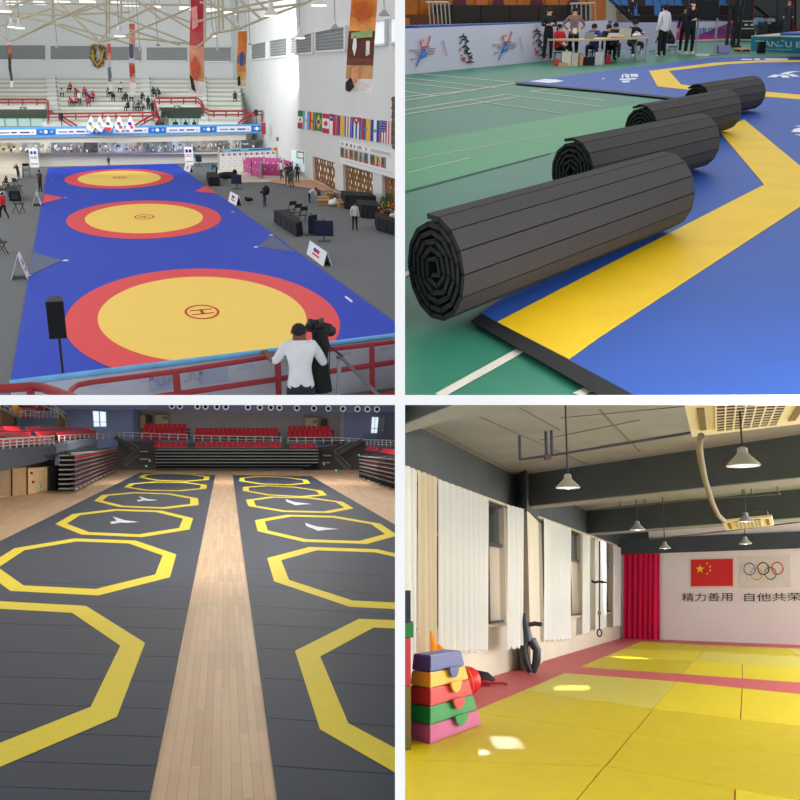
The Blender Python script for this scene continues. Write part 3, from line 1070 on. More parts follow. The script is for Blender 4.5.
# little flags hung over the banner ------------------------------------------
for (x, c_, lab) in ((90.5, [(60, 140, 190), (226, 190, 90)], 'white flag with blue and yellow mark, leftmost of the small hanging flags'), (99.5, [(150, 160, 180), (180, 190, 200)], 'plain pale flag, second of the small hanging flags'),
                     (108, [(40, 120, 70), (214, 50, 60)], 'flag of green, white and red, middle of the small hanging flags'), (119, [(60, 110, 140), (206, 60, 70)], 'white flag with dark green and red mark'),
                     (130, [(60, 50, 140), (220, 80, 110)], 'white flag with purple and pink mark, rightmost of the small hanging flags')):
    mb = MB()
    y0 = 116.5
    Yf = 97.4
    pts = [(x - .5, y0), (x + .8, y0), (x + 5, 127), (x + 1.5, 132.5), (x - 4.2, 127.5)]
    mb.slab([R.aty(a, b, Yf) for a, b in pts], (0, .05, 0), WPANEL)
    pts = [(x - 2, 122), (x + 1, 122), (x + 1.8, 125), (x - 1.6, 125)]
    mb.slab([R.aty(a, b, Yf - .03) for a, b in pts], (0, -.03, 0), rgbm(*c_[0]))
    pts = [(x - .5, 125.4), (x + 3.2, 125.8), (x + 3.4, 128), (x + .8, 129)] if 'middle' not in lab else [(x - 4, 127), (x + 3.6, 127.5), (x + 1.5, 132.2), (x - 3, 129)]
    mb.slab([R.aty(a, b, Yf - .03) for a, b in pts], (0, -.03, 0), rgbm(*c_[1]))
    thing('small_flag', mb, lab, 'flag', 'small flags over the blue banner')
for x, y, lab in ((61, 115.8, 'black loudspeaker on the railing left of the middle rows'), (163, 115, 'black loudspeaker beside the right tunnel'), (256, 112.3, 'black loudspeaker on a pole at the right end of the stand')):
    mb = MB()
    c = R.aty(x, y, 102.6)
    mb.box(c, (.34, .3, .52), BLACKM)
    mb.tube([c - V((0, 0, .2)), c - V((0, 0, 1.1))], .04, BLACKM, 6)
    thing('loudspeaker', mb, lab, 'speaker')

# flags on the right wall -------------------------------------------------------
G_ = (30, 116, 74); W_ = (228, 230, 234); R_ = (186, 40, 56); B_ = (48, 66, 150); Y_ = (234, 178, 50); S_ = (96, 160, 206)
FLG = [(413.5, 433, 441, 513, 443, 515, [('h', [G_, W_, R_])], 'green, white and red flag with an eagle mark', 'emb', (120, 90, 50)),
       (435, 458, 443, 516, 446, 519, [('v', [S_, W_, S_])], 'sky blue and white flag with a small sun', 'emb', (214, 180, 90)),
       (461, 481, 446, 520, 449, 523, [('v', [R_, Y_, G_])], 'red, yellow and green flag', 'emb', (150, 100, 40)),
       (485, 510, 449, 522, 452, 526, [('h', [G_])], 'green flag with a yellow diamond and blue disc', 'dia', None),
       (512, 540, 453, 530, 456, 536, [('h', [R_, W_, W_, R_])], 'red and white flag with a red leaf', 'leaf', (200, 40, 50)),
       (542, 566, 455, 538, 459, 542, [('v', [W_, R_])], 'white and red flag with a blue square', 'sq', B_),
       (568, 600, 460, 540, 464, 545, [('v', [R_, B_, Y_, Y_])], 'red, blue and yellow flag left of the striped blue ones', None, None),
       (602, 628, 464, 545, 468, 552, [('v', [B_, W_, R_, W_, B_])], 'blue, white and red flag with a broad red middle', None, None),
       (631, 666, 467, 551, 471, 558, [('v', [B_, W_, B_, W_, B_])], 'blue and white striped flag with a red triangle', 'tri', R_),
       (670, 703, 473, 557, 477, 564, [('v', [R_, B_, Y_, Y_])], 'red, blue and yellow flag with a crest', 'emb', (90, 140, 150)),
       (706, 741, 478, 564, 482, 570, [('v', [B_, W_, B_])], 'blue and white flag with a small centre mark', 'emb', (120, 150, 170)),
       (745, 786, 481, 571, 486, 577, [('v', [R_, W_] * 4)], 'red and white striped flag with a blue starry corner', 'can', B_)]
for x0, x1, yt0, yb0, yt1, yb1, strp, lab, sp, cc in FLG:
    q = [WR.pt(195 + a / 4, b / 4, .05) for a, b in ((x0, yt0), (x1, yt1), (x1 - 2, yb1), (x0 - 2, yb0))]
    mb = MB()
    n = WR.n
    mb.slab(q, n * .03, rgbm(*W_))
    kd, cs = strp[0]
    for i, c in enumerate(cs):
        a, b = i / len(cs), (i + 1) / len(cs)
        if kd == 'h':
            rect(mb, q, 0, a, 1, b, rgbm(*c), .035, n)
        else:
            rect(mb, q, a, 0, b, 1, rgbm(*c), .035, n)
    D = lambda pts, c, o_: mb.poly([bil(q, u, v) + n * o_ for u, v in pts], rgbm(*c))
    circ = lambda cu, cv, ru, rv, c, o_: D([(cu + ru * math.cos(k * math.pi / 6), cv + rv * math.sin(k * math.pi / 6)) for k in range(12)], c, o_)
    if sp == 'emb':
        circ(.5, .5, .18, .08, cc, .045)
    elif sp == 'dia':
        D([(.5, .08), (.9, .5), (.5, .92), (.1, .5)], Y_, .042)
        circ(.5, .5, .26, .13, B_, .05)
    elif sp == 'leaf':
        D([(.5, .32), (.62, .42), (.8, .42), (.7, .52), (.78, .6), (.55, .6), (.5, .7), (.45, .6), (.22, .6), (.3, .52), (.2, .42), (.38, .42)], cc, .045)
    elif sp == 'sq':
        D([(0, 0), (.5, 0), (.5, .33), (0, .33)], cc, .045)
        circ(.25, .16, .1, .05, W_, .05)
    elif sp == 'tri':
        D([(0, 0), (1, 0), (.5, .42)], cc, .045)
        circ(.5, .13, .1, .05, W_, .05)
    elif sp == 'can':
        D([(0, 0), (.55, 0), (.55, .5), (0, .5)], cc, .045)
        for a in range(3):
            for b in range(4):
                circ(.1 + a * .17, .07 + b * .12, .035, .02, W_, .05)
    thing('wall_flag', mb, lab + ' hung on the right wall', 'flag', 'national flags in a row on the right wall')

# poster strip on the right wall ---------------------------------------------------
q = [WR.pt(195 + a / 4, b / 4, .05) for a, b in ((583, 560), (830, 612), (830, 720), (583, 652))]
t = empty('sponsor_board', 'long white board with sports pictures under the row of flags', 'sign', bil(q, .5, 1))
mb = MB()
mb.slab(q, WR.n * .06, WPANEL)
part('panel', mb, t)
cols = [(96, 110, 104), (206, 170, 110), (120, 124, 130), (140, 120, 80), (150, 160, 160), (110, 120, 116), (90, 110, 100), (210, 170, 90), (120, 130, 130)]
for i, cc in enumerate(cols):
    mb = MB()
    u0 = .01 + i * .085 + (.02 if i > 5 else 0)
    rect(mb, q, u0, .3, u0 + .075, .72, mat('sport photo %d' % i, cc, .6, var=.5, scale=2.5), .075, WR.n)
    rect(mb, q, u0 + .01, .62, u0 + .05, .72, rgbm(200, 60, 60), .08, WR.n)
    rect(mb, q, u0 + .025, .36, u0 + .045, .6, rgbm(60, 50, 50), .08, WR.n)
    part('picture', mb, t)
mb = MB()
for u, wd, cc in ((.03, .04, (170, 175, 180)), (.12, .03, (60, 70, 80)), (.2, .03, (200, 60, 60)), (.27, .015, (120, 60, 80)), (.33, .07, (206, 150, 160)), (.46, .03, (160, 165, 175)), (.55, .3, (190, 190, 195))):
    rect(mb, q, u, .08, u + wd, .2, rgbm(*cc), .075, WR.n)
rect(mb, q, .02, .25, .9, .265, rgbm(190, 194, 200), .075, WR.n)
rect(mb, q, .1, .82, .9, .85, rgbm(200, 202, 206), .075, WR.n)
part('logos', mb, t)
# wall ornament
mb = MB()
c = WR.pt(394.5, 121, .1)
for k in range(12):
    mb.ball(c + V((0, 0, (k - 6) * .25)) - WR.d * (.1 * (k % 2)), .18, rgbm(110, 90, 66), 8, 5)
thing('wall_ornament', mb, 'brown carved ornament at the edge of the right wall', 'ornament')
mb = MB()
mb.box(WR.pt(277.5, 139, .1), (.25, .2, .35), rgbm(110, 112, 112))
thing('wall_lamp', mb, 'tiny grey wall lamp on the right wall', 'lamp')

# lattice doors ----------------------------------------------------------------------
LAT = mat('lattice wood', (150, 104, 62), .6, var=.15, scale=2)
for k, (x0, x1, yt, yb) in enumerate(DOORS):
    s0, s1 = cuts[k][0], cuts[k][1]
    zt_ = cuts[k][2]
    H = zt_ - .02
    org = WR.a + WR.d * s0 - WR.n * .25
    org.z = 0
    pt = lambda s_, z: org + WR.d * s_ + V((0, 0, z))
    wd = s1 - s0
    nm = ('left', 'middle', 'right')[k]
    t = setp(empty('door_%d' % (k + 1), None, None, org), kind='structure')
    mb = MB()
    mb.slab([pt(0, 0) - WR.n * .25, pt(wd, 0) - WR.n * .25, pt(wd, H) - WR.n * .25, pt(0, H) - WR.n * .25], -WR.n * .05, mat('daylight behind lattice', (214, 226, 222), .6, emit=.45))
    part('pane', mb, t)
    leaves = 3 if k == 0 else 4
    for j in range(leaves):
        a, b = wd * j / leaves, wd * (j + 1) / leaves
        mb = MB()
        for s_ in (a + .04, b - .04):
            mb.bar(pt(s_, 0), pt(s_, H), .1, .1, LAT)
        for z in (.05, H - .05):
            mb.bar(pt(a, z), pt(b, z), .1, .1, LAT)
        # criss-cross strips
        ww = b - a
        stepz = ww / 2.2
        zz = -ww
        while zz < H:
            for sg in (0, 1):
                z0_, z1_ = (zz, zz + ww * 1.1) if sg == 0 else (zz + ww * 1.1, zz)
                pa, pb = [a, z0_], [b, z1_]
                # clip against 0..H
                def cl(p, q_):
                    if p[1] < 0:
                        f_ = (0 - p[1]) / (q_[1] - p[1]); p = [p[0] + (q_[0] - p[0]) * f_, 0]
                    if p[1] > H:
                        f_ = (H - p[1]) / (q_[1] - p[1]); p = [p[0] + (q_[0] - p[0]) * f_, H]
                    return p
                if max(z0_, z1_) <= 0.02 or min(z0_, z1_) >= H - .02:
                    continue
                pa2 = cl(pa, pb); pb2 = cl(pb, pa)
                mb.bar(pt(*pa2), pt(*pb2), .09, .12, LAT)
            zz += stepz
        part('lattice_leaf', mb, t)
# small doorway with people behind the barriers
mb = MB()
q = [WR.pt(292, 150, .05), WR.pt(305, 152, .05), WR.pt(305, 172, .05), WR.pt(292, 170, .05)]
mb.slab(q, WR.n * .05, mat('bright opening', (206, 236, 236), .5, emit=.3))
for u0, v0, u1, v1 in ((.45, 0, 1, .06), (.45, 0, .5, .35), (.95, 0, 1, .6), (.45, .3, 1, .35)):
    rect(mb, q, u0, v0, u1, v1, RAIL, .1, WR.n)
struct('door_4', mb)

# backdrop -----------------------------------------------------------------------
WQ = Wall(R, (219, 170), (277, 166.5))
q = quad(WQ, [(219.5, 149.5), (276, 147.5), (277, 166.5), (219, 169.5)])
t = empty('media_backdrop', 'white logo backdrop with a light blue top edge beside the pink barriers', 'backdrop', bil(q, .5, 1))
n = WQ.n
mb = MB()
mb.slab(q, -n * .1, WPANEL)
part('panel', mb, t)
mb = MB()
mb.slab([bil(q, 0, 0) + n * .02, bil(q, 1, 0) + n * .02, bil(q, 1, .14) + n * .02, bil(q, 0, .14) + n * .02], n * .03, mat('sky blue strip', (110, 180, 214)))
for u, cc in ((.0, (220, 70, 80)), (.03, (130, 190, 90)), (.96, (220, 60, 70)), (.92, (230, 200, 80))):
    rect(mb, q, u, 0, u + .04, .14, rgbm(*cc), .055, n)
rect(mb, q, .2, .04, .36, .1, rgbm(60, 90, 160), .055, n)
rect(mb, q, .5, .03, .9, .1, rgbm(90, 80, 150), .055, n)
part('top_strip', mb, t)
mb = MB()
for j in range(5):
    rr = n * .03
    for i in range(10):
        if j == 0:
            cc = [(110, 100, 110), (200, 90, 110)][i % 2]
            rect(mb, q, .04 + i * .098, .22, .075 + i * .098, .33, rgbm(*cc), .03, n)
            rect(mb, q, .08 + i * .098, .25, .11 + i * .098, .3, rgbm(170, 170, 180), .03, n)
        else:
            rect(mb, q, .04 + i * .098 + (j % 2) * .03, .3 + j * .14, .09 + i * .098 + (j % 2) * .03, .33 + j * .14, rgbm(206, 200, 208), .03, n)
part('logos', mb, t)
mb = MB()
for u in (-.01, 1.01):
    mb.tube([bil(q, u, -.02), bil(q, u, 1.04)], .08, rgbm(170, 172, 176), 6)
part('frame_post', mb, t)

# pink barriers ----------------------------------------------------------------------
PK = mat('pink fabric', (190, 84, 148), .7, var=.08)
def barrier(a, b, h, lab):
    W = Wall(R, a, b)
    q = [W.a + V((0, 0, h)), W.b + V((0, 0, h)), W.b + V((0, 0, .12)), W.a + V((0, 0, .12))]
    t = empty('pink_barrier', lab, 'barrier', (W.a + W.b) / 2, group='pink crowd barriers')
    mb = MB()
    mb.slab(q, -W.n * .04, PK)
    part('fabric', mb, t)
    mb = MB()
    for u in (.12, .5, .8):
        rect(mb, q, u, .4, u + .07, .52, rgbm(232, 200, 222), .01, W.n)
    part('print', mb, t)
    for e in (0, 1):
        mb = MB()
        p = W.b if e else W.a
        mb.tube([p + V((0, 0, 0)), p + V((0, 0, h + .12))], .05, rgbm(160, 160, 164), 6)
        mb.lathe(p, [(.22, 0), (.22, .04), (.05, .07)], rgbm(140, 140, 144), 10)
        part('post', mb, t)


barrier((244, 172.5), (252, 176), 1.15, 'short pink barrier, leftmost, running towards us')
barrier((252, 176), (261, 179.5), 1.15, 'pink barrier beside the leftmost one, running towards us')
barrier((246, 170), (264, 169.5), 1.1, 'pink barrier just right of the backdrop foot')
barrier((265, 170.5), (281, 171.3), 1.15, 'pink barrier at the back beneath the backdrop right edge')
barrier((262, 177), (282, 177.5), 1.1, 'pink barrier in front, left of the standing people')
barrier((284, 173.5), (293, 176.8), 1.2, 'pink barrier behind the group of standing people')

# the mat ----------------------------------------------------------------------------
MZ = .05
t = empty('wrestling_mat', 'huge blue wrestling mat with three red and yellow rings', 'mat', R.fl(150, 240))
mb = MB()
mp = [R.fl(47.8, 168, MZ), R.fl(175, 163.5, MZ), R.fl(395, 322, MZ), R.fl(440, 354, MZ), R.fl(430, 430, MZ), R.fl(3, 425, MZ)]
mb.slab(mp, (0, 0, -MZ), BLUE)
part('mat_base', mb, t)
vdir = (R.fl(175, 163.5) - R.fl(48, 168)); vdir.z = 0
vdir.normalize()
udir = (R.fl(60.5, 88) - R.fl(200, 314)); udir.z = 0
udir.normalize()
for cx, cy, hx, y0_, nm in ((202, 312.5, 132.5, 266, 'near'), (144.4, 217.3, 75.3, 199.5, 'middle'), (119.6, 178, 53, 169, 'far')):
    c = R.fl(cx, cy, MZ)
    aa = hx / R.ppm(c)
    bb = 8.75
    el = lambda ra, rb, z, N=72: [c + vdir * ra * math.cos(2 * math.pi * k / N) + udir * rb * math.sin(2 * math.pi * k / N) + V((0, 0, z)) for k in range(N)]
    mb = MB()
    mb.slab(el(aa, bb, .004), (0, 0, .01), RED)
    ring = part('outer_ring', mb, t)
    mb = MB()
    mb.slab(el(aa * .765, bb * .775, .014), (0, 0, .01), YEL)
    part('inner_circle', mb, t)
    mb = MB()
    o_ = el(aa * .13, bb * .135, .03, 36); i_ = el(aa * .112, bb * .115, .03, 36)
    for k in range(36):
        mb.poly([o_[k], o_[(k + 1) % 36], i_[(k + 1) % 36], i_[k]], rgbm(196, 50, 46))
    s1_, s2_ = vdir * aa, udir * bb
    for u0, v0, u1, v1 in ((-.085, .028, .085, .045), (-.085, -.045, .085, -.028), (-.012, -.04, .012, .04)):
        mb.poly([c + s1_ * u0 + s2_ * v0 + V((0, 0, .03)), c + s1_ * u1 + s2_ * v0 + V((0, 0, .03)), c + s1_ * u1 + s2_ * v1 + V((0, 0, .03)), c + s1_ * u0 + s2_ * v1 + V((0, 0, .03))], rgbm(196, 50, 46))
    part('centre_mark', mb, t)
mb = MB()
for tri in (((44, 194), (63.5, 197.8), (42.5, 203.5)), ((206, 185.5), (217, 193.5), (195, 191.5))):
    mb.slab([R.fl(x, y, MZ + .005) for x, y in tri], (0, 0, .01), RED)
part('red_corner', mb, t)
mb = MB()
for tri in (((34, 252.5), (62, 260.5), (28, 276)), ((272, 235.5), (257, 246.5), (296, 252.5))):
    mb.slab([R.fl(x, y, MZ + .005) for x, y in tri], (0, 0, .01), mat('grey corner', (88, 100, 130)))
part('grey_corner', mb, t)
mb = MB()
for x, y, s_ in ((65.5, 197.7, 1), (65.5, 260.5, 1.6), (29, 275.5, 1), (256, 247, 1.4), (271, 235, 1.4), (233, 212, 1.2), (52, 180, .8)):
    c = R.fl(x, y, MZ + .01)
    mb.slab([c + V((a * .07 * s_, b * .1 * s_, 0)) for a, b in ((-1, -1), (1, -1), (1, 1), (-1, 1))], (0, 0, .01), WPANEL)
mb.slab([R.fl(x, y, MZ + .01) for x, y in ((344.5, 297), (346, 296), (353, 301.5), (351.5, 302.5))], (0, 0, .01), WPANEL)
part('white_marker', mb, t)
# A-frame signs -------------------------------------------------------------------------
def aframe(x0, y0, x1, y1, hpx, lab, faces=1):
    a, b = R.fl(x0, y0), R.fl(x1, y1)
    d = (b - a); L = d.length; d.normalize()
    n = V((-d.y, d.x, 0))
    if (R.o - a).dot(n) < 0:
        n = -n
    if (n.x > 0) != (faces > 0):
        pass
    h = hpx / R.ppm((a + b) / 2)
    w_ = .28 * h
    t = empty('folding_sign', lab, 'sign', (a + b) / 2)
    up = V((0, 0, h))
    mb = MB()
    qd = [a - n * w_ + up, b - n * w_ + up, b, a]
    mb.slab(qd, -n * .03, WPANEL)
    part('front_panel', mb, t)
    mb = MB()
    mb.slab([a - n * w_ * 1.15 + up, b - n * w_ * 1.15 + up, b - n * w_ * 2.4, a - n * w_ * 2.4], n * .03, WPANEL)
    part('rear_panel', mb, t)
    mb = MB()
    nn = (qd[1] - qd[0]).cross(qd[3] - qd[0]).normalized()
    if nn.dot(n) < 0:
        nn = -nn
    for cu, cc in ((.42, (48, 60, 150)), (.58, (206, 50, 70))):
        mb.poly([bil(qd, cu + .1 * math.cos(k * math.pi / 5), .36 + .15 * math.sin(k * math.pi / 5)) + nn * .01 for k in range(10)], rgbm(*cc))
    rect(mb, qd, .3, .6, .72, .72, rgbm(206, 60, 70), .01, nn)
    part('printed_logo', mb, t)


aframe(306.5, 254, 323, 266.5, 14, 'large white folding sign with red logo on the right edge of the mat')
aframe(228, 201.3, 236, 205.8, 10, 'white folding sign beside the middle ring on the right')
aframe(184, 170, 189.5, 172.5, 6.5, 'small white folding sign at the far right corner of the mat')
aframe(41.5, 206, 42.1, 203.5, 13, 'white folding sign beside the red corner on the left edge of the mat')
aframe(28, 279.5, 29.5, 275, 24, 'tall white folding sign on the left, near the loudspeaker')
aframe(42, 186, 42.4, 184.8, 7, 'little white folding sign at the far left edge of the mat')
# roll-up stands
for x, y, hp, lab, c1, c2 in ((35, 168, 19, 'white roll-up stand with blue dots at the left end of the podium', (40, 90, 160), (20, 40, 80)), (189.5, 165.5, 18, 'white roll-up stand with red letters at the right end of the mat', (60, 40, 120), (200, 50, 70))):
    p = R.fl(x, y)
    k_ = 1 / R.ppm(p)
    q = [p + V((-4.3 * k_, 0, hp * k_)), p + V((4.3 * k_, 0, hp * k_)), p + V((4.3 * k_, 0, .05)), p + V((-4.3 * k_, 0, .05))]
    n = V((0, -1, 0))
    t = empty('rollup_stand', lab, 'sign', p)
    mb = MB(); mb.slab(q, (0, .05, 0), WPANEL); part('panel', mb, t)
    mb = MB()
    for cu in (.28, .68):
        mb.poly([bil(q, cu + .17 * math.cos(k * math.pi / 5), .22 + .1 * math.sin(k * math.pi / 5)) + n * .02 for k in range(10)], rgbm(*(c1 if cu < .5 else c1)))
    qtext(mb, q, 'GRLZ' if x > 100 else 'GLAZ', .12, .4, .88, .54, rgbm(*c2), .02, n)
    rect(mb, q, .1, .78, .9, .84, rgbm(150, 156, 170), .02, n)
    part('printed_logo', mb, t)
    mb = MB(); mb.box(p + V((0, .02, .03)), (8.6 * k_, .25, .06), rgbm(150, 152, 156)); part('base', mb, t)

# screens ----------------------------------------------------------------------------------
def screen(x, y0, x1, y1, footy, lab, ang=0):
    """x,y0 .. x1,y1 = panel; footy = foot of its pole"""
    xm = (x + x1) / 2
    p = R.fl(xm, footy)
    k_ = 1 / R.ppm(p)
    w_, h_ = (x1 - x) * k_ / max(.3, math.cos(math.radians(ang))), (y1 - y0) * k_
    zc = (footy - (y0 + y1) / 2) * k_
    t = empty('display_screen', lab, 'screen', p, math.radians(ang))
    mb = MB(); mb.box((0, 0, zc), (w_, .08, h_), mat('dark screen', (30, 34, 52), .3)); part('panel', mb, t, True)
    mb = MB(); mb.box((0, -.045, zc), (w_ * .92, .01, h_ * .88), mat('screen glass', (36, 42, 66), .2)); part('glass', mb, t, True)
    mb = MB(); mb.tube([(0, .08, 0), (0, .08, zc + h_ * .6)], .045, rgbm(90, 92, 98), 8); mb.lathe((0, .08, 0), [(.35, 0), (.35, .04), (.06, .08)], rgbm(70, 72, 78), 12); part('stand', mb, t, True)


screen(314, 220.5, 333.5, 236, 241.5, 'dark flat screen facing us on the grey carpet, right of the black table', -12)
screen(309.5, 215, 316.5, 233, 235, 'dark flat screen turned sideways, left of the one facing us', 55)
screen(196, 155.5, 202, 162, 166.5, 'small dark screen on a pole beside the far right corner of the mat')
screen(231.5, 175, 242, 184, 189, 'dark screen beside the crew, in front of the backdrop', -15)

# tables with black cloth ----------------------------------------------------------------------
def ctable(quad_px, h, lab, legs=False):
    pts = [R.fl(x, y, h) for x, y in quad_px]
    t = empty('cloth_table', lab, 'table', sum(pts, V()) / 4 - V((0, 0, h)))
    mb = MB(); mb.slab(pts, (0, 0, -.04), BLACKC); part('tabletop', mb, t)
    mb = MB()
    for i in range(4):
        a, b = pts[i], pts[(i + 1) % 4]
        N = 12
        for j in range(N):
            p0, p1 = a.lerp(b, j / N), a.lerp(b, (j + 1) / N)
            nn = V((-(b - a).y, (b - a).x, 0)).normalized() * .04
            w0, w1 = nn * math.sin(j * 2.2), nn * math.sin((j + 1) * 2.2)
            mb.poly([p0, p1, p1 + w1 - V((0, 0, h - .05)), p0 + w0 - V((0, 0, h - .05))], BLACKC)
    part('skirt', mb, t)
    return t


ctable([(341, 190.5), (371, 192.5), (376, 196), (345, 195)], .9, 'long black clothed table in front of the lattice doors')
ctable([(356, 199.5), (376, 200.5), (382, 206), (361, 204.5)], .8, 'short black clothed table next to the cardboard boxes')
ctable([(274, 210), (289, 209.5), (302, 221.5), (296, 223)], .75, 'narrow black table beside the row of folding chairs')
ctable([(375, 212), (396, 214), (410, 226), (377, 217)], .75, 'black table with plants at the right edge of the hall')
# folding chairs
def fchair(px, py, rz, lab, grp=None, s_=1.0):
    p = R.fl(px, py)
    t = empty('folding_chair', lab, 'chair', p, rz, grp, s_)
    for sx_ in (-.2, .2):
        mb = MB(); mb.tube([(sx_, .2, 0), (sx_, -.15, .85)], .016, BLACKM, 6); part('leg', mb, t, True)
        mb = MB(); mb.tube([(sx_, -.22, 0), (sx_, .16, .45)], .016, BLACKM, 6); part('leg', mb, t, True)
    mb = MB(); mb.box((0, .02, .45), (.42, .4, .03), BLACKM); part('seat', mb, t, True)
    mb = MB(); mb.box((0, -.14, .78), (.42, .03, .2), BLACKM); part('backrest', mb, t, True)


for i, (x, y) in enumerate(((292, 218), (297.5, 221), (303, 224))):
    fchair(x, y, .7, ('far', 'middle', 'near')[i] + ' chair of the three black folding chairs beside the narrow table', 'chairs beside the narrow black table', 1.15)
for x, y, lab in ((19, 213, 'black folding chair standing alone on the left carpet'), (18, 194, 'black folding chair beside the crew on the left'), (27, 177, 'black folding chair near the far left corner of the mat'),
                  (1, 254, 'black folding chair cut by the left edge of the picture')):
    fchair(x, y, random.uniform(-1, 1), lab, None, 1.3)
# boxes, bag, plants
def cbox(px, py, w_, d_, h_, lab, rgb=(176, 140, 100), openb=True, rz=.3):
    p = R.fl(px, py)
    t = empty('cardboard_box', lab, 'box', p, rz)
    m_ = mat('cardboard %d' % rgb[0], rgb, .9)
    mb = MB()
    for c, s_ in (((0, -d_ / 2, h_ / 2), (w_, .03, h_)), ((0, d_ / 2, h_ / 2), (w_, .03, h_)), ((-w_ / 2, 0, h_ / 2), (.03, d_, h_)), ((w_ / 2, 0, h_ / 2), (.03, d_, h_)), ((0, 0, .02), (w_, d_, .03))):
        mb.box(c, s_, m_)
    part('body', mb, t, True)
    mb = MB()
    mb.slab([(-w_ / 2, -d_ / 2, h_), (w_ / 2, -d_ / 2, h_), (w_ / 2, -d_ * .75, h_ * .8), (-w_ / 2, -d_ * .75, h_ * .8)], (0, 0, .02), m_)
    mb.slab([(-w_ / 2, d_ / 2, h_), (w_ / 2, d_ / 2, h_), (w_ / 2, d_ * .8, h_ * 1.2), (-w_ / 2, d_ * .8, h_ * 1.2)], (0, 0, .02), m_)
    part('flap', mb, t, True)


cbox(323.5, 205, .75, .8, .42, 'open cardboard box nearest the bending man in white', rz=.1)
cbox(330, 199, .6, .6, .5, 'cardboard box behind the others, by the kneeling man')
cbox(341.5, 206.5, .5, .7, .35, 'cardboard box nearest the black table', (190, 150, 112))
mb = MB(); mb.smooth = True
c = R.fl(333, 206)
mb.ball(c + V((0, 0, .22)), (.33, .4, .22), WPANEL, 12, 8); mb.ball(c + V((.15, .1, .4)), (.12, .16, .14), WPANEL, 10, 6)
thing('white_bag', mb, 'crumpled white plastic bag between the cardboard boxes', 'bag')
mb = MB(); mb.smooth = True
c = R.fl(249, 201)
mb.ball(c + V((0, 0, .12)), (.3, .25, .12), BLACKC, 12, 8); mb.ball(c + V((-.2, 0, .2)), (.1, .1, .1), BLACKC, 8, 6)
thing('camera_bag', mb, 'small black camera bag lying left of the crouching photographer', 'bag')
for px, py, hh, lab in ((387, 214, 1.2, 'flower arrangement with red and yellow blooms on the right black table'),):
    c = R.fl(px, py, .75)
    t = empty('flower_arrangement', lab, 'plant', c)
    rnd = random.Random(3)
    mb = MB()
    for k in range(60):
        a = rnd.random() * 6.3; rr = rnd.random() * .45; z = .2 + rnd.random() * .95 * (1 - rr)
        p = c + V((math.cos(a) * rr, math.sin(a) * rr, z))
        mb.slab([p, p + V((.1, 0, .06)), p + V((.05, .05, .2)), p + V((-.06, .02, .08))], (0, .01, 0), mat('leaf green', (56, 82, 48), .7, var=.2))
    part('foliage', mb, t)
    mb = MB()
    for k in range(22):
        a = rnd.random() * 6.3; rr = .2 + rnd.random() * .35; z = .1 + rnd.random() * .8 * (1 - rr)
        mb.ball(c + V((math.cos(a) * rr, math.sin(a) * rr - .1, z)), .06, rgbm(*rnd.choice([(206, 60, 40), (230, 190, 60), (226, 120, 50)])), 6, 4)
    part('blooms', mb, t)
    mb = MB(); mb.lathe(c, [(.16, 0), (.22, .2), (.2, .2)], rgbm(90, 66, 50), 12); part('pot', mb, t)
mb = MB(); c = R.fl(393, 219, .75)
for k in range(7):
    mb.ball(c + V((math.cos(k) * .12, math.sin(k) * .1, .1 + .03 * k)), .08, rgbm(226, 232, 222), 8, 5)
thing('white_flowers', mb, 'white flowers at the right end of the plant table', 'flowers')
mb = MB(); mb.smooth = True
for (x, y) in ((373, 187), (362, 187), (368, 188)):
    c = R.fl(x, y)
    mb.tube([c + V((-.3, 0, .7)), c + V((0, 0, .95)), c + V((.3, 0, .75)), c + V((.1, .1, .3))], .03, rgbm(200, 204, 206), 6)
thing('metal_rack', mb, 'pale bent metal rack lying behind the black tables', 'rack')

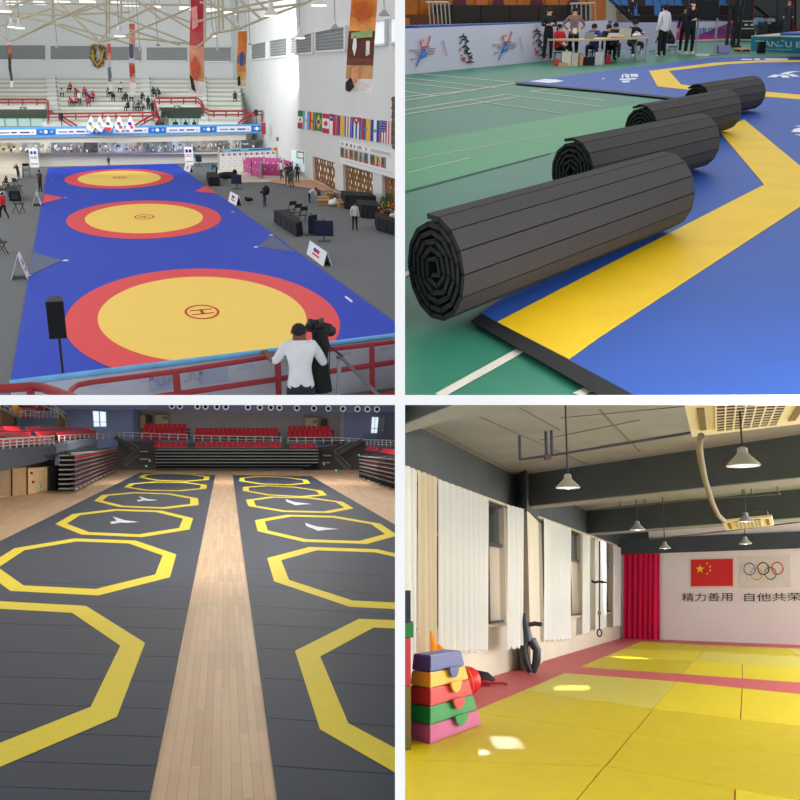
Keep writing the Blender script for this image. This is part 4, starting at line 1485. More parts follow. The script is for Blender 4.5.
# people on the floor -----------------------------------------------------------------------------
person((300.5, 203), 21, 'bend', -75, SKIN, (214, 216, 220), BLK, BLK, BLK, 'person in white shirt bending over the cardboard boxes') if 0 else None
PP = [
    ((354.8, 230.5), 28, 'stand', 200, (206, 200, 196), BLK, 'person in pale shirt and black trousers standing alone on the right carpet'),
    ((265, 207), 19, 'photo', 60, (40, 42, 48), (60, 74, 92), 'crouching photographer in black with a backpack and jeans'),
    ((309.5, 203), 19, 'bend', -70, (214, 214, 220), BLK, 'person in white shirt bending over the cardboard boxes'),
    ((319, 201), 16, 'bend', 30, (70, 66, 80), (60, 60, 72), 'person in dark shirt bending behind the boxes'),
    ((337, 200), 13, 'crouch', 70, (120, 110, 104), BLK, 'person kneeling at the left end of the black tables'),
    ((282, 179.5), 19, 'walk', 140, (226, 226, 228), (60, 62, 72), 'person in white top and shorts walking past the pink barrier'),
    ((287.5, 185), 21, 'folded', 160, (54, 56, 62), (66, 72, 84), 'person in dark clothes at the left of the standing group'),
    ((291, 182.5), 19, 'stand', 200, (60, 62, 64), (58, 60, 70), 'person in dark clothes at the back of the standing group'),
    ((292, 188), 18, 'stand', 20, (70, 96, 100), (110, 78, 60), 'person in teal top and brown trousers seen from behind'),
    ((297.5, 183), 19, 'stand', 170, (46, 48, 52), BLK, 'person in black at the right of the standing group'),
    ((217, 175), 14, 'bend', 80, (60, 66, 80), BLK, 'crew member in grey bending by the mat corner'),
    ((213, 172.5), 12, 'bend', 60, (60, 150, 200), (60, 150, 200), 'crew member in light blue by the mat corner'),
    ((109, 166.5), 9.8, 'stand', 180, (30, 30, 34), BLK, 'person in black standing at the far end of the mat'),
    ((19, 180), 16, 'photo', 70, (44, 46, 56), (50, 56, 82), 'cameraman in dark clothes at the far left of the mat'),
    ((41, 192), 22, 'folded', 150, (60, 50, 58), (40, 40, 44), 'person in dark jacket with pink sleeves at the left edge of the mat'),
    ((4.5, 219), 27, 'walk', 60, (204, 54, 64), BLK, 'person in red vest and white cap walking on the left'),
    ((4, 205), 24, 'sit', 60, (150, 170, 206), (60, 60, 70), 'person in light blue shirt sitting on the left'),
    ((1, 203), 24, 'sit', 30, (40, 44, 52), BLK, 'person in black sitting at the left edge'),
    ((7, 186), 15, 'sit', 70, (50, 52, 60), BLK, 'person in dark clothes sitting by the black table on the left'),
    ((9, 192), 14, 'sit', 80, (70, 72, 80), BLK, 'person in grey sitting behind the light blue shirt'),
]
for ft, hp, po, fa, tp, bt, lab in PP:
    person(ft, hp, po, fa, SKIN, tp, bt, BLK, (34, 28, 28), lab, cap=(226, 226, 226) if 'white cap' in lab else None)
mb = MB(); c = R.fl(269, 196.5)
mb.smooth = True
mb.ball(V((R.fl(267.5, 207).x, R.fl(267.5, 207).y - .25, 1.1)), (.22, .2, .32), BLACKC, 12, 8)
thing('backpack', mb, 'black backpack worn by the crouching photographer', 'bag')
for x, y in ((210.5, 176), (11, 190)):
    ctable([(x - 4, y - 4), (x + 6, y - 4), (x + 9, y + 1), (x - 2, y + 1)], .7, 'small black table among the crew on the %s' % ('left' if x < 100 else 'right, beside the mat corner'))
mb = MB(); mb.smooth = True
p = R.fl(228, 179)
mb.ball(p + V((0, 0, .3)), (.9, .5, .3), BLACKC, 12, 8); mb.ball(p + V((.6, 0, .6)), (.2, .2, .2), BLACKC, 8, 6)
thing('equipment_pile', mb, 'pile of black equipment left of the crew screen', 'equipment')

# people in the stand --------------------------------------------------------------------------------
ST = [(63, 96, (206, 190, 190), 0), (71, 94.5, (190, 60, 66), 0), (78.5, 95.5, (190, 50, 58), 0), (85.5, 99, (196, 50, 60), 0), (90, 100, (50, 90, 170), 0), (93.5, 103, (190, 50, 60), 0),
      (73, 105.5, (200, 50, 60), 0), (77, 106, (206, 90, 90), 0), (80.5, 108.5, (210, 206, 210), 1), (88.5, 107.5, (204, 50, 60), 0),
      (111, 97.5, (40, 40, 46), 0), (122, 94.5, (214, 208, 208), 0), (114, 103.5, (50, 44, 48), 0), (123, 103, (180, 176, 180), 0), (127, 103.5, (70, 50, 56), 0), (133, 103.5, (206, 206, 210), 0),
      (142, 103, (60, 60, 66), 0), (128.5, 110.5, (44, 44, 50), 0), (134, 109.5, (150, 154, 160), 0), (139, 110, (70, 74, 80), 0), (144, 110, (150, 140, 144), 0),
      (149, 113, (36, 36, 40), 1), (153, 114, (34, 34, 38), 1), (154, 98.8, (40, 60, 46), 0), (160, 97, (50, 100, 70), 0), (235.5, 102.5, (56, 58, 62), 0),
      (176.5, 126, (34, 34, 38), 1), (186.5, 126, (36, 36, 40), 1), (162, 126, (70, 50, 50), 1), (195, 126, (60, 50, 52), 1), (158.5, 127, (44, 46, 50), 1)]
nth = ('lowest', 'second', 'third')
rw = {}
for i, (x, y, c_, stand) in enumerate(ST):
    # depth of the row that this height of the picture meets
    best = None
    for r_ in range(NR):
        yy = Y0 + (Y1 - Y0) * r_ / NR + .3
        z = Z0 + (ZT - Z0) * (r_ + 1) / NR
        p = R.aty(x, y, yy)
        d_ = abs(p.z - z)
        if best is None or d_ < best[0]:
            best = (d_, yy, z)
    base = V((R.aty(x, y, best[1]).x, best[1], best[2] + .02))
    cn = 'red' if c_[0] > 180 and c_[1] < 100 else 'white' if min(c_) > 180 else 'blue' if c_[2] > 150 and c_[0] < 90 else 'green' if c_[1] > 90 and c_[0] < 60 else 'dark' if max(c_) < 100 else 'grey'
    side_ = 'left block' if x < 100 else 'middle block' if x < 148 else 'right block'
    nb = round(x)
    wh = 'standing' if stand else 'sitting'
    if y > 120:
        base = R.aty(x, y + 9.5, 103.8)
        side_ = 'right tunnel'
    row = 'upper rows' if y < 97.6 else 'middle rows' if y < 104.5 else 'lower rows'
    ky = (cn, side_, row, wh)
    rw[ky] = rw.get(ky, 0) + 1
    t_, _ = person((0, 0), 0, 'stand' if stand else ('sit' if i % 2 else 'sit_fwd'), 180 + random.uniform(-35, 35), SKIN, c_, BLK if i % 3 else (60, 60, 70), BLK, (34, 28, 28),
                   '%s spectator in %s, %s, %s' % (wh, cn, side_, row), 'spectators in the stand', base=base, sc_=.92)
    ST[i] = (t_, ky, x)
for ky, n_ in rw.items():
    if n_ > 1:
        m_ = sorted([s for s in ST if s[1] == ky], key=lambda s: s[2])
        words = ('leftmost', 'second from left', 'third from left', 'fourth from left', 'fifth from left', 'sixth from left')
        for j, s in enumerate(m_):
            w_ = 'rightmost' if j == n_ - 1 else words[j]
            s[0]['label'] = '%s spectator in %s, %s, %s, %s of its colour' % (ky[3], ky[0], ky[1], ky[2], w_)

# balcony in front -------------------------------------------------------------------------------------
ZR = 4.45
mb = MB()
mb.slab([R.fl(270, 392, 3.7), R.fl(330, 392.5, 3.7), R.fl(400, 384, 3.7), R.fl(440, 384, 3.7), R.fl(440, 470, 3.7), R.fl(270, 470, 3.7)], (0, 0, -.2), mat('dark balcony floor', (86, 86, 88)))
mb.slab([R.fl(362, 398, 3.72), R.fl(400, 389, 3.72), R.fl(430, 389, 3.72), R.fl(400, 400, 3.72)], (0, 0, .01), rgbm(190, 70, 66))
struct('floor_balcony', mb)
t = empty('balcony_railing', 'dark red balcony railing with banner panels and a light blue top edge', 'railing', R.fl(300, 360, 3.7))
tops = [(68, 396), (72, 389), (78, 385), (90, 382.5), (175, 371.5), (277, 355.5), (395, 341.5), (420, 338.5)]
mb = MB(); mb.smooth = True
mb.tube([R.fl(x, y, ZR) for x, y in tops], .035, RAIL, 10)
part('top_rail', mb, t)
T = lambda u: (175 + (395 - 175) * u, 371.5 + (341.5 - 371.5) * u)
lo = lambda x, dz: (lambda p: V((p.x, p.y, p.z - dz)))(R.fl(x, 371.5 - (x - 175) * .1364, ZR))
mb = MB(); mb.smooth = True
mb.tube([lo(x, .3) for x in (80, 130, 200, 277, 340, 425)], .038, RAIL, 10)
part('middle_rail', mb, t)
for x in (176, 277.5, 372):
    mb = MB()
    p = lo(x, 0); q_ = lo(x, .74)
    mb.bar(q_, p, .075, .075, RAIL)
    part('post', mb, t)
mb = MB(); mb.smooth = True
xs_ = [10, 40, 80, 130, 176, 230, 277, 330, 372, 425]
up_ = lambda x: R.fl(x, 383.2 - (x - 10) * .1235, ZR + .02)
mb.tube([up_(x) for x in xs_], .038, mat('light blue edge', (112, 178, 226), .4, var=.12, scale=4), 10)
part('blue_edge', mb, t)
for k in range(len(xs_) - 1):
    x0, x1 = xs_[k], xs_[k + 1]
    a, b = up_(x0), up_(x1)
    mb = MB()
    dn = V((0, 0, -.75))
    q = [a + V((0, 0, -.04)), b + V((0, 0, -.04)), b + dn, a + dn]
    mb.slab(q, (0, -.012, 0), mat('banner back', (196, 200, 212), .6, var=.05, scale=3, transl=.15))
    rect(mb, q, .15, .15, .5, .22, rgbm(176, 182, 200), .02, V((0, -1, 0)))
    if k in (4, 3):
        rect(mb, q, .4, .12, .95, .42, rgbm(160, 172, 200), .02, V((0, -1, 0)))
    part('banner_panel', mb, t)
q = [up_(152), up_(176), up_(176) + V((0, -.01, -.5)), up_(152) + V((0, -.01, -.5))]
mb = MB()
qtext(mb, q, 'XU', .95, .2, .2, .55, rgbm(150, 156, 168), .03, V((0, -1, 0)))
part('reversed_lettering', mb, t)
q = [up_(180), up_(205), up_(205) + V((0, -.01, -.5)), up_(180) + V((0, -.01, -.5))]
mb = MB()
qtext(mb, q, 'OC', .95, .2, .1, .55, rgbm(160, 166, 178), .03, V((0, -1, 0)))
part('reversed_lettering', mb, t)
t = empty('corner_rail', 'thick dark red rail bending in the bottom left corner', 'railing', R.fl(30, 395, 3.7))
mb = MB(); mb.smooth = True
mb.tube([R.fl(x, y, 5.0) for x, y in ((-20, 389), (0, 388.5), (20, 387.5), (32, 386.5), (42, 387.5), (56, 392), (70, 397), (90, 405))], .05, RAIL, 12)
part('rail', mb, t)
mb = MB(); p = R.fl(30, 388, 5.0)
mb.tube([p, p - V((0, 0, .9))], .04, RAIL, 10)
part('post', mb, t)
# stair handrail, grey
t = empty('handrail', 'grey metal handrail sloping down beside the cameraman', 'handrail', R.aty(340, 396, 12.6))
mb = MB(); mb.smooth = True
mb.tube([R.aty(339.5, 357, 12.6), R.aty(337.5, 420, 12.6)], .028, rgbm(140, 144, 146), 10)
part('post', mb, t)
mb = MB(); mb.smooth = True
mb.tube([R.aty(337.5, 357, 12.6), R.aty(342, 358, 12.4), R.aty(379, 396, 11.6), R.aty(400, 418, 11.3)], .024, rgbm(96, 98, 100), 10)
part('rail', mb, t)
# loudspeaker on a stand
pc = R.aty(57, 318, 12.8)
k_ = 1 / R.ppm(pc)
t = empty('tripod_loudspeaker', 'black loudspeaker on a pole stand at the lower left of the mat', 'speaker', pc - V((0, 0, 1.6)), .25)
mb = MB()
h_ = 38 * k_; w_ = 17 * k_
d_ = .22
base = [(-w_ / 2, -d_ * .6), (w_ / 2, -d_ * .6), (w_ * .3, d_), (-w_ * .3, d_)]
mb.slab([V((x, y, 1.6 - h_ / 2)) for x, y in base], (0, 0, h_), mat('speaker cabinet', (40, 42, 45), .6))
part('cabinet', mb, t, True)
mb = MB()
mb.box((0, -d_ * .62, 1.6), (w_ * .9, .02, h_ * .94), mat('speaker grille', (16, 17, 19), .8))
part('grille', mb, t, True)
mb = MB()
mb.tube([(0, .0, 1.62 - h_ / 2), (0, 0, .55)], .018, BLACKM, 8)
part('pole', mb, t, True)
mb = MB()
mb.tube([(0, .0, .85), (0, 0, .5)], .035, BLACKM, 8)
part('collar', mb, t, True)
# cameraman --------------------------------------------------------------------------------------------
cmb = R.aty(303, 455, 12.4)
cz = R.aty(303, 321, 12.4).z
sc_cm = (cz - cmb.z) / 1.72
_, J = person((0, 0), 80, 'lean_rail', 8, (120, 80, 62), (222, 224, 228), (38, 44, 58), BLK, (30, 26, 26), 'cameraman in a white T-shirt with a shaved patch of hair, hand on the railing', base=V((cmb.x, cmb.y, cmb.z)), sc_=sc_cm * 1.0, near=True, sleeves='short')
# video camera on tripod
cc_ = R.aty(318, 333, 12.7)
k_ = 1 / R.ppm(cc_)
t = empty('video_camera', 'black video camera on a covered tripod beside the man in the white T-shirt', 'camera', cc_ - V((0, 0, 60 * k_)))
mb = MB()
mb.bar(cc_ + V((-.09, .0, .1)), cc_ + V((.1, .25, -.02)), .13, .17, BLACKM)
mb.bar(cc_ + V((0, -.05, .16)), cc_ + V((.05, .12, .15)), .05, .05, BLACKM)
part('camera_body', mb, t)
mb = MB(); mb.smooth = True
mb.tube([cc_ + V((.08, .22, -.01)), cc_ + V((.13, .36, -.06)), cc_ + V((.14, .4, -.07))], [.06, .06, .075], BLACKM, 14)
part('lens', mb, t)
mb = MB()
mb.ball(cc_ + V((-.11, -.06, .11)), (.05, .06, .05), BLACKM, 10, 6)
part('viewfinder', mb, t)
mb = MB(); mb.smooth = True
rnd = random.Random(5)
cov = mat('black rain cover', (30, 31, 33), .8, var=.3, scale=12, bump=.4)
mb.tube([cc_ + V((.0, .06, .04)), cc_ + V((.03, .05, -.15)), cc_ + V((.0, .03, -.35)), cc_ + V((.02, .02, -.8))], [.09, .11, .12, .15], cov, 14)
part('cover', mb, t)
mb = MB(); mb.smooth = True
mb.tube([cc_ + V((.06, -.1, -.1)), cc_ + V((.2, -.2, -.16)), cc_ + V((.34, -.3, -.24))], [.012, .012, .016], BLACKM, 8)
part('pan_handle', mb, t)
mb = MB(); mb.smooth = True
mb.tube([cc_ + V((.1, .1, 0)), cc_ + V((.14, .1, -.2)), cc_ + V((.13, .1, -.5)), cc_ + V((.05, .1, -.65))], .006, BLACKM, 6)
part('cable', mb, t)

# =================================================================== UPPER RIGHT: sports hall with rolled mats
R = UR
GRN = mat('green court floor', (48, 118, 94), 0.45, var=0.05, scale=1.2)
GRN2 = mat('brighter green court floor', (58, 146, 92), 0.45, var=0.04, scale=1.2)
LINE = mat('court line', (206, 200, 186), 0.6, var=.03)
UBLUE = mat('mat blue', (42, 82, 162), 0.5, var=0.05, scale=1.5, spec=.2)
UYEL = mat('mat yellow', (232, 190, 6), 0.5, var=0.05, scale=2)
UBLK = mat('mat black border', (20, 21, 24), 0.6)
mb = MB()
mb.slab([R.fl(395, 50), R.fl(820, 34), R.fl(1000, 34), R.fl(1200, 430), R.fl(395, 430), R.fl(300, 120)], (0, 0, -.1), GRN)
struct('floor', mb)
mb = MB()
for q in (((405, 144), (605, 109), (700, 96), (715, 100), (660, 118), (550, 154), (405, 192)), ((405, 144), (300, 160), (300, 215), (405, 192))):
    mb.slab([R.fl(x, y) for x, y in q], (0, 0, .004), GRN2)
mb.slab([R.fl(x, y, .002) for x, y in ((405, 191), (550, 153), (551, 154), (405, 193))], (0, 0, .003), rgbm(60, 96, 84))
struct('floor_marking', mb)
mb = MB()


def line(a, b, w, z=.004):
    p, q = R.fl(*a), R.fl(*b)
    d = (q - p).normalized()
    n = V((-d.y, d.x, 0)) * (w / 2)
    mb.slab([p - n + V((0, 0, z)), q - n + V((0, 0, z)), q + n + V((0, 0, z)), p + n + V((0, 0, z))], (0, 0, .003), LINE)


for k, (a, b, w_) in enumerate((((420, 74), (515, 82.5), .1), ((405, 78), (496, 88), .09), ((405, 83), (474, 91), .09), ((405, 91.5), (436, 96.5), .08), ((405, 97), (474, 90.5), .08), ((405, 101), (515, 83.5), .08),
                  ((400, 111), (507, 94.5), .07), ((400, 115.5), (519, 97), .07), ((470, 100.5), (563, 114), .05), ((505, 94.5), (601, 107), .06), ((530, 91.5), (605, 101), .07), ((530, 91.5), (575, 87), .08),
                  ((440, 396), (522.5, 350), .055), ((400, 278), (411, 272.5), .055), ((578, 396), (602, 384), .055), ((408, 173), (470, 158), .02), ((405, 161), (550, 135), .02))):
    line(a, b, w_ if k < 12 else w_, .004 + (.001 * (k % 3)))
struct('floor_lines', mb)

# competition mat
t = empty('competition_mat', 'large blue competition mat with yellow octagon bands and a black edge', 'mat', R.fl(700, 250))
MZ = .03
mb = MB()
far = [(516, 82.5), (605, 70.8), (720, 57), (1000, 56), (1000, 480), (700, 430)]
near = [(476, 317.5), (610, 215), (650, 160), (690, 125), (715, 103), (665, 96.5)]
mb.slab([R.fl(x, y, MZ) for x, y in near + far + [(632, 395)]], (0, 0, -MZ), UBLUE)
part('mat_base', mb, t)
mb = MB()
for q in (((471, 321.5), (481, 314), (605, 380), (640, 399), (660, 430), (640, 430), (597.5, 395)), ((516, 82.3), (516, 83.8), (605, 91.8), (665, 98), (700, 103), (700, 101.2), (665, 96.2), (605, 90.3))):
    mb.slab([R.fl(x, y, MZ + .002) for x, y in q], (0, 0, .004), UBLK)
part('black_border', mb, t)
mb = MB()
for q in (((497, 322.5), (569, 359.5), (600, 337), (800, 207), (828, 189), (800, 166), (744, 119.5), (719, 131), (764, 185), (600, 269)),
          ((649, 71), (657.5, 86.5), (685, 89.5), (700, 91), (692, 86), (681, 84.5), (669, 71), (727.5, 64.2), (760, 62.4), (805, 62), (1000, 66), (1000, 64), (805, 60), (760, 60.4), (714, 62.8)),
          ((762, 91.5), (762, 96.5), (800, 99.5), (840, 103), (840, 99), (800, 94.8))):
    mb.slab([R.fl(x, y, MZ + .002) for x, y in q], (0, 0, .004), UYEL)
part('yellow_band', mb, t)
# white prints lying on the mat
mb = MB()
WP = mat('white print', (226, 230, 236), .6)
for q in (((529, 81.5), (545, 79), (556, 79.5), (564, 81), (556, 82.5), (548, 83), (540, 82.2)), ):
    mb.slab([R.fl(x, y, MZ + .003) for x, y in q], (0, 0, .003), WP)
for q in (((622, 74.5), (623.6, 74.2), (623.2, 78), (621.5, 78)), ((624.5, 73.8), (626.2, 73.8), (628, 77.5), (626, 77.5)), ((627.6, 74), (629, 74), (629, 78), (627.8, 78)), ((619.5, 79), (637, 78), (635.5, 79.3), (620, 80.2)), ((622, 80.8), (630, 80.5), (629, 82.4), (622, 82.6)), ((630.5, 74), (632.5, 74), (633, 76.8), (631, 76.8)), ((633, 74), (635, 74), (635.5, 76.8), (633.5, 76.8)), ((635.5, 74), (637.5, 74), (638.3, 76.8), (636, 76.8)), ((602, 78.2), (604.5, 78.2), (604.5, 78.9), (602, 78.9)),
          ((741, 59), (752, 59), (752, 59.9), (741, 59.9)), ((754, 58.6), (760, 58.6), (760, 59.9), (755, 59.9)), ((764, 58.6), (788, 58.2), (788, 59.9), (766, 59.9))):
    mb.slab([R.fl(x, y, MZ + .003) for x, y in q], (0, 0, .003), WP)
# letters seen edge-on at the right
for pts, w_ in (([(771, 78.5), (778, 76), (782, 76.6), (786, 77.5)], .22), ([(783, 75.5), (790, 73.2), (797, 72.6)], .2), ([(786, 79), (783, 76.5)], .18), ([(796, 78), (790, 75.5)], .18), ([(795, 134.5), (798, 131.5), (803, 130.5)], .12), ([(797, 137), (803, 138)], .1), ([(797, 128), (803, 129)], .1)):
    for a, b in zip(pts, pts[1:]):
        p, q = R.fl(*a), R.fl(*b)
        d = (q - p).normalized(); n = V((-d.y, d.x, 0)) * (w_ / 2)
        mb.slab([p - n + V((0, 0, MZ + .003)), q - n + V((0, 0, MZ + .003)), q + n + V((0, 0, MZ + .003)), p + n + V((0, 0, MZ + .003))], (0, 0, .003), WP)
part('white_print', mb, t)

# rolled mats -----------------------------------------------------------------------
RUB = mat('rubber mat back', (60, 57, 57), .85, var=.12, scale=60, bump=.25)
RUBD = mat('rubber groove', (16, 16, 17), .9)
RUBE = mat('rubber edge', (34, 36, 38), .85)


def roll(near, farp, Rn, lab, turns, seed):
    a, b = R.fl(*near, MZ), R.fl(*farp, MZ)
    ax = (b - a).normalized()
    k = Rn / .26
    s = V((.152, -.275, 0)) * (Rn / .29)
    up = V((0, 0, 1))
    a = a + up * Rn
    b = b + up * Rn
    t = empty('rolled_mat', lab, 'rolled mat', (a + b) / 2 - up * Rn, group='rolled black mats lying across the blue mat')
    n_out = 15
    th = .026 * k ** .5
    pitch = .045
    rr = Rn
    ang = math.radians(105 + seed * 9)
    mb = MB()
    me = MB()
    i = 0
    total = int(n_out * turns)
    poly = []
    step = 2 * math.pi / n_out
    while i < total:
        poly.append((ang, rr))
        w_ = step * Rn
        st = w_ / max(rr, .05)
        ang -= st
        rr -= pitch * st / (2 * math.pi)
        i += 1
        if rr < .045:
            break
    pos = lambda c, A, r: c + s * (math.cos(A) * r / Rn) + up * (math.sin(A) * r)
    for j in range(len(poly) - 1):
        (A0, r0), (A1, r1) = poly[j], poly[j + 1]
        g = .03
        P0o, P1o = (A0 + (A1 - A0) * g, r0), (A0 + (A1 - A0) * (1 - g), r1)
        vs = []
        ext = (0 if j else 0)
        for c in (a, b):
            vs += [pos(c, P0o[0], r0), pos(c, P1o[0], r1), pos(c, P1o[0], r1 - th), pos(c, P0o[0], r0 - th)]
        outer = j <= n_out + 1
        mb.add(vs, [[0, 1, 5, 4]], RUB if outer else RUBE)
        mb.add(vs, [[0, 3, 2, 1], [4, 5, 6, 7], [2, 3, 7, 6], [1, 2, 6, 5], [3, 0, 4, 7]], RUBE)
        # the thin web that joins neighbouring strips
        vs = []
        for c in (a, b):
            vs += [pos(c, A0 + (A1 - A0) * .9, r1 - th * .35), pos(c, A1 + (A1 - A0) * .1, r1 - th * .35), pos(c, A1 + (A1 - A0) * .1, r1 - th * .8), pos(c, A0 + (A1 - A0) * .9, r1 - th * .8)]
        if j < len(poly) - 2:
            mb.add(vs, [[0, 1, 5, 4], [0, 3, 2, 1], [4, 5, 6, 7], [2, 3, 7, 6]], RUBD)
    part('spiral_layers', mb, t)


roll((433, 323), (662, 230), .312, 'nearest and largest rolled black mat, lying over the mat corner', 5.5, 0)
roll((569, 206), (696, 169), .305, 'second rolled black mat from the front', 4.6, 1)
roll((638, 154), (723, 131.5), .3, 'third rolled black mat from the front', 4.6, 2)
roll((694, 123), (750, 110.5), .3, 'farthest rolled black mat, smallest in the picture', 4.6, 3)

# banner wall ----------------------------------------------------------------------
W1 = Wall(R, (405, 74.7), (545, 61.2))
BAN = mat('white vinyl banner', (204, 202, 218), .5, var=.03, scale=1, bump=.15)
top1 = lambda x: 28.5 - (x - 405) * .058
bot1 = lambda x: 74.7 - (x - 405) * .0964
q = [W1.pt(395, top1(395)), W1.pt(608, 20.5), W1.pt(608, 55), W1.pt(395, bot1(395))]
t = empty('banner_wall', 'long white advertising banner with figure and calligraphy logos along the court', 'banner', (q[2] + q[3]) / 2)
n = W1.n
mb = MB()
N = 30
for i in range(N):
    u0, u1 = i / N, (i + 1) / N
    o0, o1 = n * .02 * math.sin(i * 1.9), n * .02 * math.sin((i + 1) * 1.9)
    mb.slab([bil(q, u0, 0) + o0, bil(q, u1, 0) + o1, bil(q, u1, 1) + o1, bil(q, u0, 1) + o0], -n * .05, BAN)
part('vinyl', mb, t)
mb = MB()
bq = [W1.pt(417, 25.5, -.05), W1.pt(612, 20.5, -.05), W1.pt(612, 23.5, -.05), W1.pt(417, 28.5, -.05)]
mb.slab(bq, -n * .6, mat('blue pad', (44, 84, 156), .5))
part('blue_top', mb, t)


def strokes(mb, wl, segs, w, m_, off=.05):
    for pts in segs:
        P_ = [wl.pt(x, y, off) for x, y in pts]
        for a, b in zip(P_, P_[1:]):
            d = (b - a).normalized()
            s_ = d.cross(wl.n) * (w / 2)
            mb.slab([a - s_, a + s_, b + s_ * .6, b - s_ * .6], wl.n * .008, m_)


def logo(x0, y0, sc_, lab):
    mb = MB()
    L = lambda pts: [(x0 + (x - 150) / 8 * sc_, y0 + (y - 400) / 8 * sc_) for x, y in pts]
    strokes(mb, W1, [L([(205, 288), (180, 380)]), L([(122, 325), (140, 385)]), L([(140, 385), (180, 372)])], .07, rgbm(214, 70, 70))
    strokes(mb, W1, [L([(155, 388), (95, 530)]), L([(155, 390), (172, 445)]), L([(172, 445), (120, 460)])], .085, rgbm(46, 118, 206))
    c = L([(152, 322)])[0]
    mb.poly([W1.pt(c[0] + 1.4 * sc_ * math.cos(k * .7), c[1] + 1.6 * sc_ * math.sin(k * .7), .06) for k in range(9)], rgbm(222, 150, 60))
    for yy, xa, xb in ((405, 40, 120), (380, 170, 205), (420, 85, 135), (392, 180, 245), (412, 180, 245), (440, 100, 120), (432, 185, 240), (475, 50, 95)):
        strokes(mb, W1, [L([(xa, yy), (xb, yy - 6)])], .035, rgbm(150, 126, 132))
    part('figure_logo', mb, t)


logo(423.5, 50, 1, '')
logo(505.5, 44.5, .92, '')
CAL = [[(470, 268), (475, 300)], [(440, 300), (465, 290), (500, 300)], [(455, 320), (485, 310), (515, 335)], [(440, 350), (455, 330)], [(500, 330), (480, 365)], [(460, 380), (485, 365), (520, 395)], [(490, 375), (505, 410)],
       [(510, 390), (480, 430)], [(480, 400), (520, 440)], [(500, 430), (535, 425)], [(510, 450), (545, 470)], [(540, 440), (515, 485)], [(530, 480), (525, 500)], [(500, 498), (555, 496)]]
CALR = [[(440, 385), (450, 410)], [(450, 440), (465, 450)], [(455, 470), (490, 465)], [(475, 455), (465, 495)], [(475, 475), (492, 500)]]
for dx, dy, k in ((0, 0, 1), (67.3 + 6, -6.3, .95)):
    mb = MB()
    f_ = lambda pts: [(405 + (x - 490) / 8 * k + 61 + dx, (y - 380) / 8 * k + 47.5 + dy) for x, y in pts]
    strokes(mb, W1, [f_(p) for p in CAL], .055, rgbm(44, 38, 40))
    strokes(mb, W1, [f_(p) for p in CALR], .05, rgbm(190, 50, 60))
    part('calligraphy', mb, t)
mb = MB()
strokes(mb, W1, [[(443, 40), (447, 56)]], .04, rgbm(200, 110, 130))
strokes(mb, W1, [[(520, 37), (522.5, 50)]], .04, rgbm(170, 150, 170))
part('divider_stroke', mb, t)
# its continuation behind the desk
W2 = Wall(R, (600, 54), (668, 49))
q = [W2.pt(612, 22.5), W2.pt(676, 22.5), W2.pt(676, 48.5), W2.pt(612, 53)]
mb = MB(); mb.slab(q, -W2.n * .05, mat('lilac vinyl banner', (186, 180, 212), .5))
thing('banner_wall', mb, 'plain lilac stretch of banner behind the judges desk', 'banner')

# pink banner with blue characters
W3 = Wall(R, (660, 42), (735, 40.5))
q = [W3.pt(664, 21.5), W3.pt(736, 21), W3.pt(736, 40), W3.pt(664, 42.5)]
t = empty('pink_banner', 'pink and white banner with big blue Chinese characters behind the black screen', 'banner', (q[2] + q[3]) / 2)
n = W3.n
mb = MB(); mb.slab(q, -n * .05, mat('pink banner', (176, 64, 120), .5, var=.1, scale=1))
part('vinyl', mb, t)
mb = MB()
mb.poly([bil(q, u, v) + n * .02 for u, v in ((.28, .02), (.95, .02), (.6, .5), (.4, .8), (.3, .7))], rgbm(206, 196, 214))
mb.poly([bil(q, u, v) + n * .02 for u, v in ((0, .02), (.2, .02), (.2, .5), (0, .6))], rgbm(196, 130, 180))
mb.poly([bil(q, u, v) + n * .025 for u, v in ((0, .92), (1, .9), (1, 1), (0, 1))], rgbm(206, 200, 214))
part('white_field', mb, t)
mb = MB()
qtext(mb, q, '国建学会市', .34, .3, .96, .72, mat('banner blue', (36, 78, 170), .5), .04, n)
part('lettering', mb, t)
mb = MB()
mb.slab([W3.pt(664, 42.5, .03), W3.pt(736, 40, .03), W3.pt(736, 41.5, .03), W3.pt(664, 44, .03)], n * .1, rgbm(150, 120, 70))
thing('skirting_board', mb, 'brown board along the foot of the pink banner', 'board')

# brown timber wall, black bench backs -------------------------------------------------
YB = R.fl(560, 50).y
W4 = Wall(R, (395, 58), (600, 52))
TIM = mat('varnished timber', (178, 100, 34), .4, var=.2, scale=1.5)
mb = MB()
mb.slab(quad(W4, [(380, -60), (606, -60), (606, 45), (380, 55)], -1.5), -W4.n * .2, TIM)
for k in range(14):
    x = 405 + k * 14
    mb.slab(quad(W4, [(x, -60), (x + .5, -60), (x + .5, 40), (x, 40)], -1.46), W4.n * .02, rgbm(120, 66, 26))
for q4 in (((454, -1), (465, -1), (466, 5), (452.5, 5)), ((494, -1), (502, -1), (504, 5), (492, 5)), ((533, -1), (541, -1), (543, 5), (531, 5)), ((571, -1), (577, -1), (579, 5), (567, 5))):
    mb.slab(quad(W4, q4, -1.44), W4.n * .03, mat('maroon paint', (88, 30, 52), .5))
struct('wall_back_timber', mb)
mb = MB()
mb.slab(quad(W4, [(380, 14.5), (436, 14.5), (436, 29), (380, 29)], -1.1), W4.n * .5, rgbm(92, 50, 26))
mb.slab(quad(W4, [(400, 18), (407, 18), (407, 30), (400, 30)], -.7), W4.n * .2, TIM)
thing('timber_counter', mb, 'dark brown timber counter at the far left behind the banner', 'counter')
mb = MB()
mb.slab(quad(W4, [(436, 5), (589, 5), (589, 24), (436, 27)], -.9), -W4.n * .25, mat('black brown panel', (38, 28, 26), .4, var=.2))
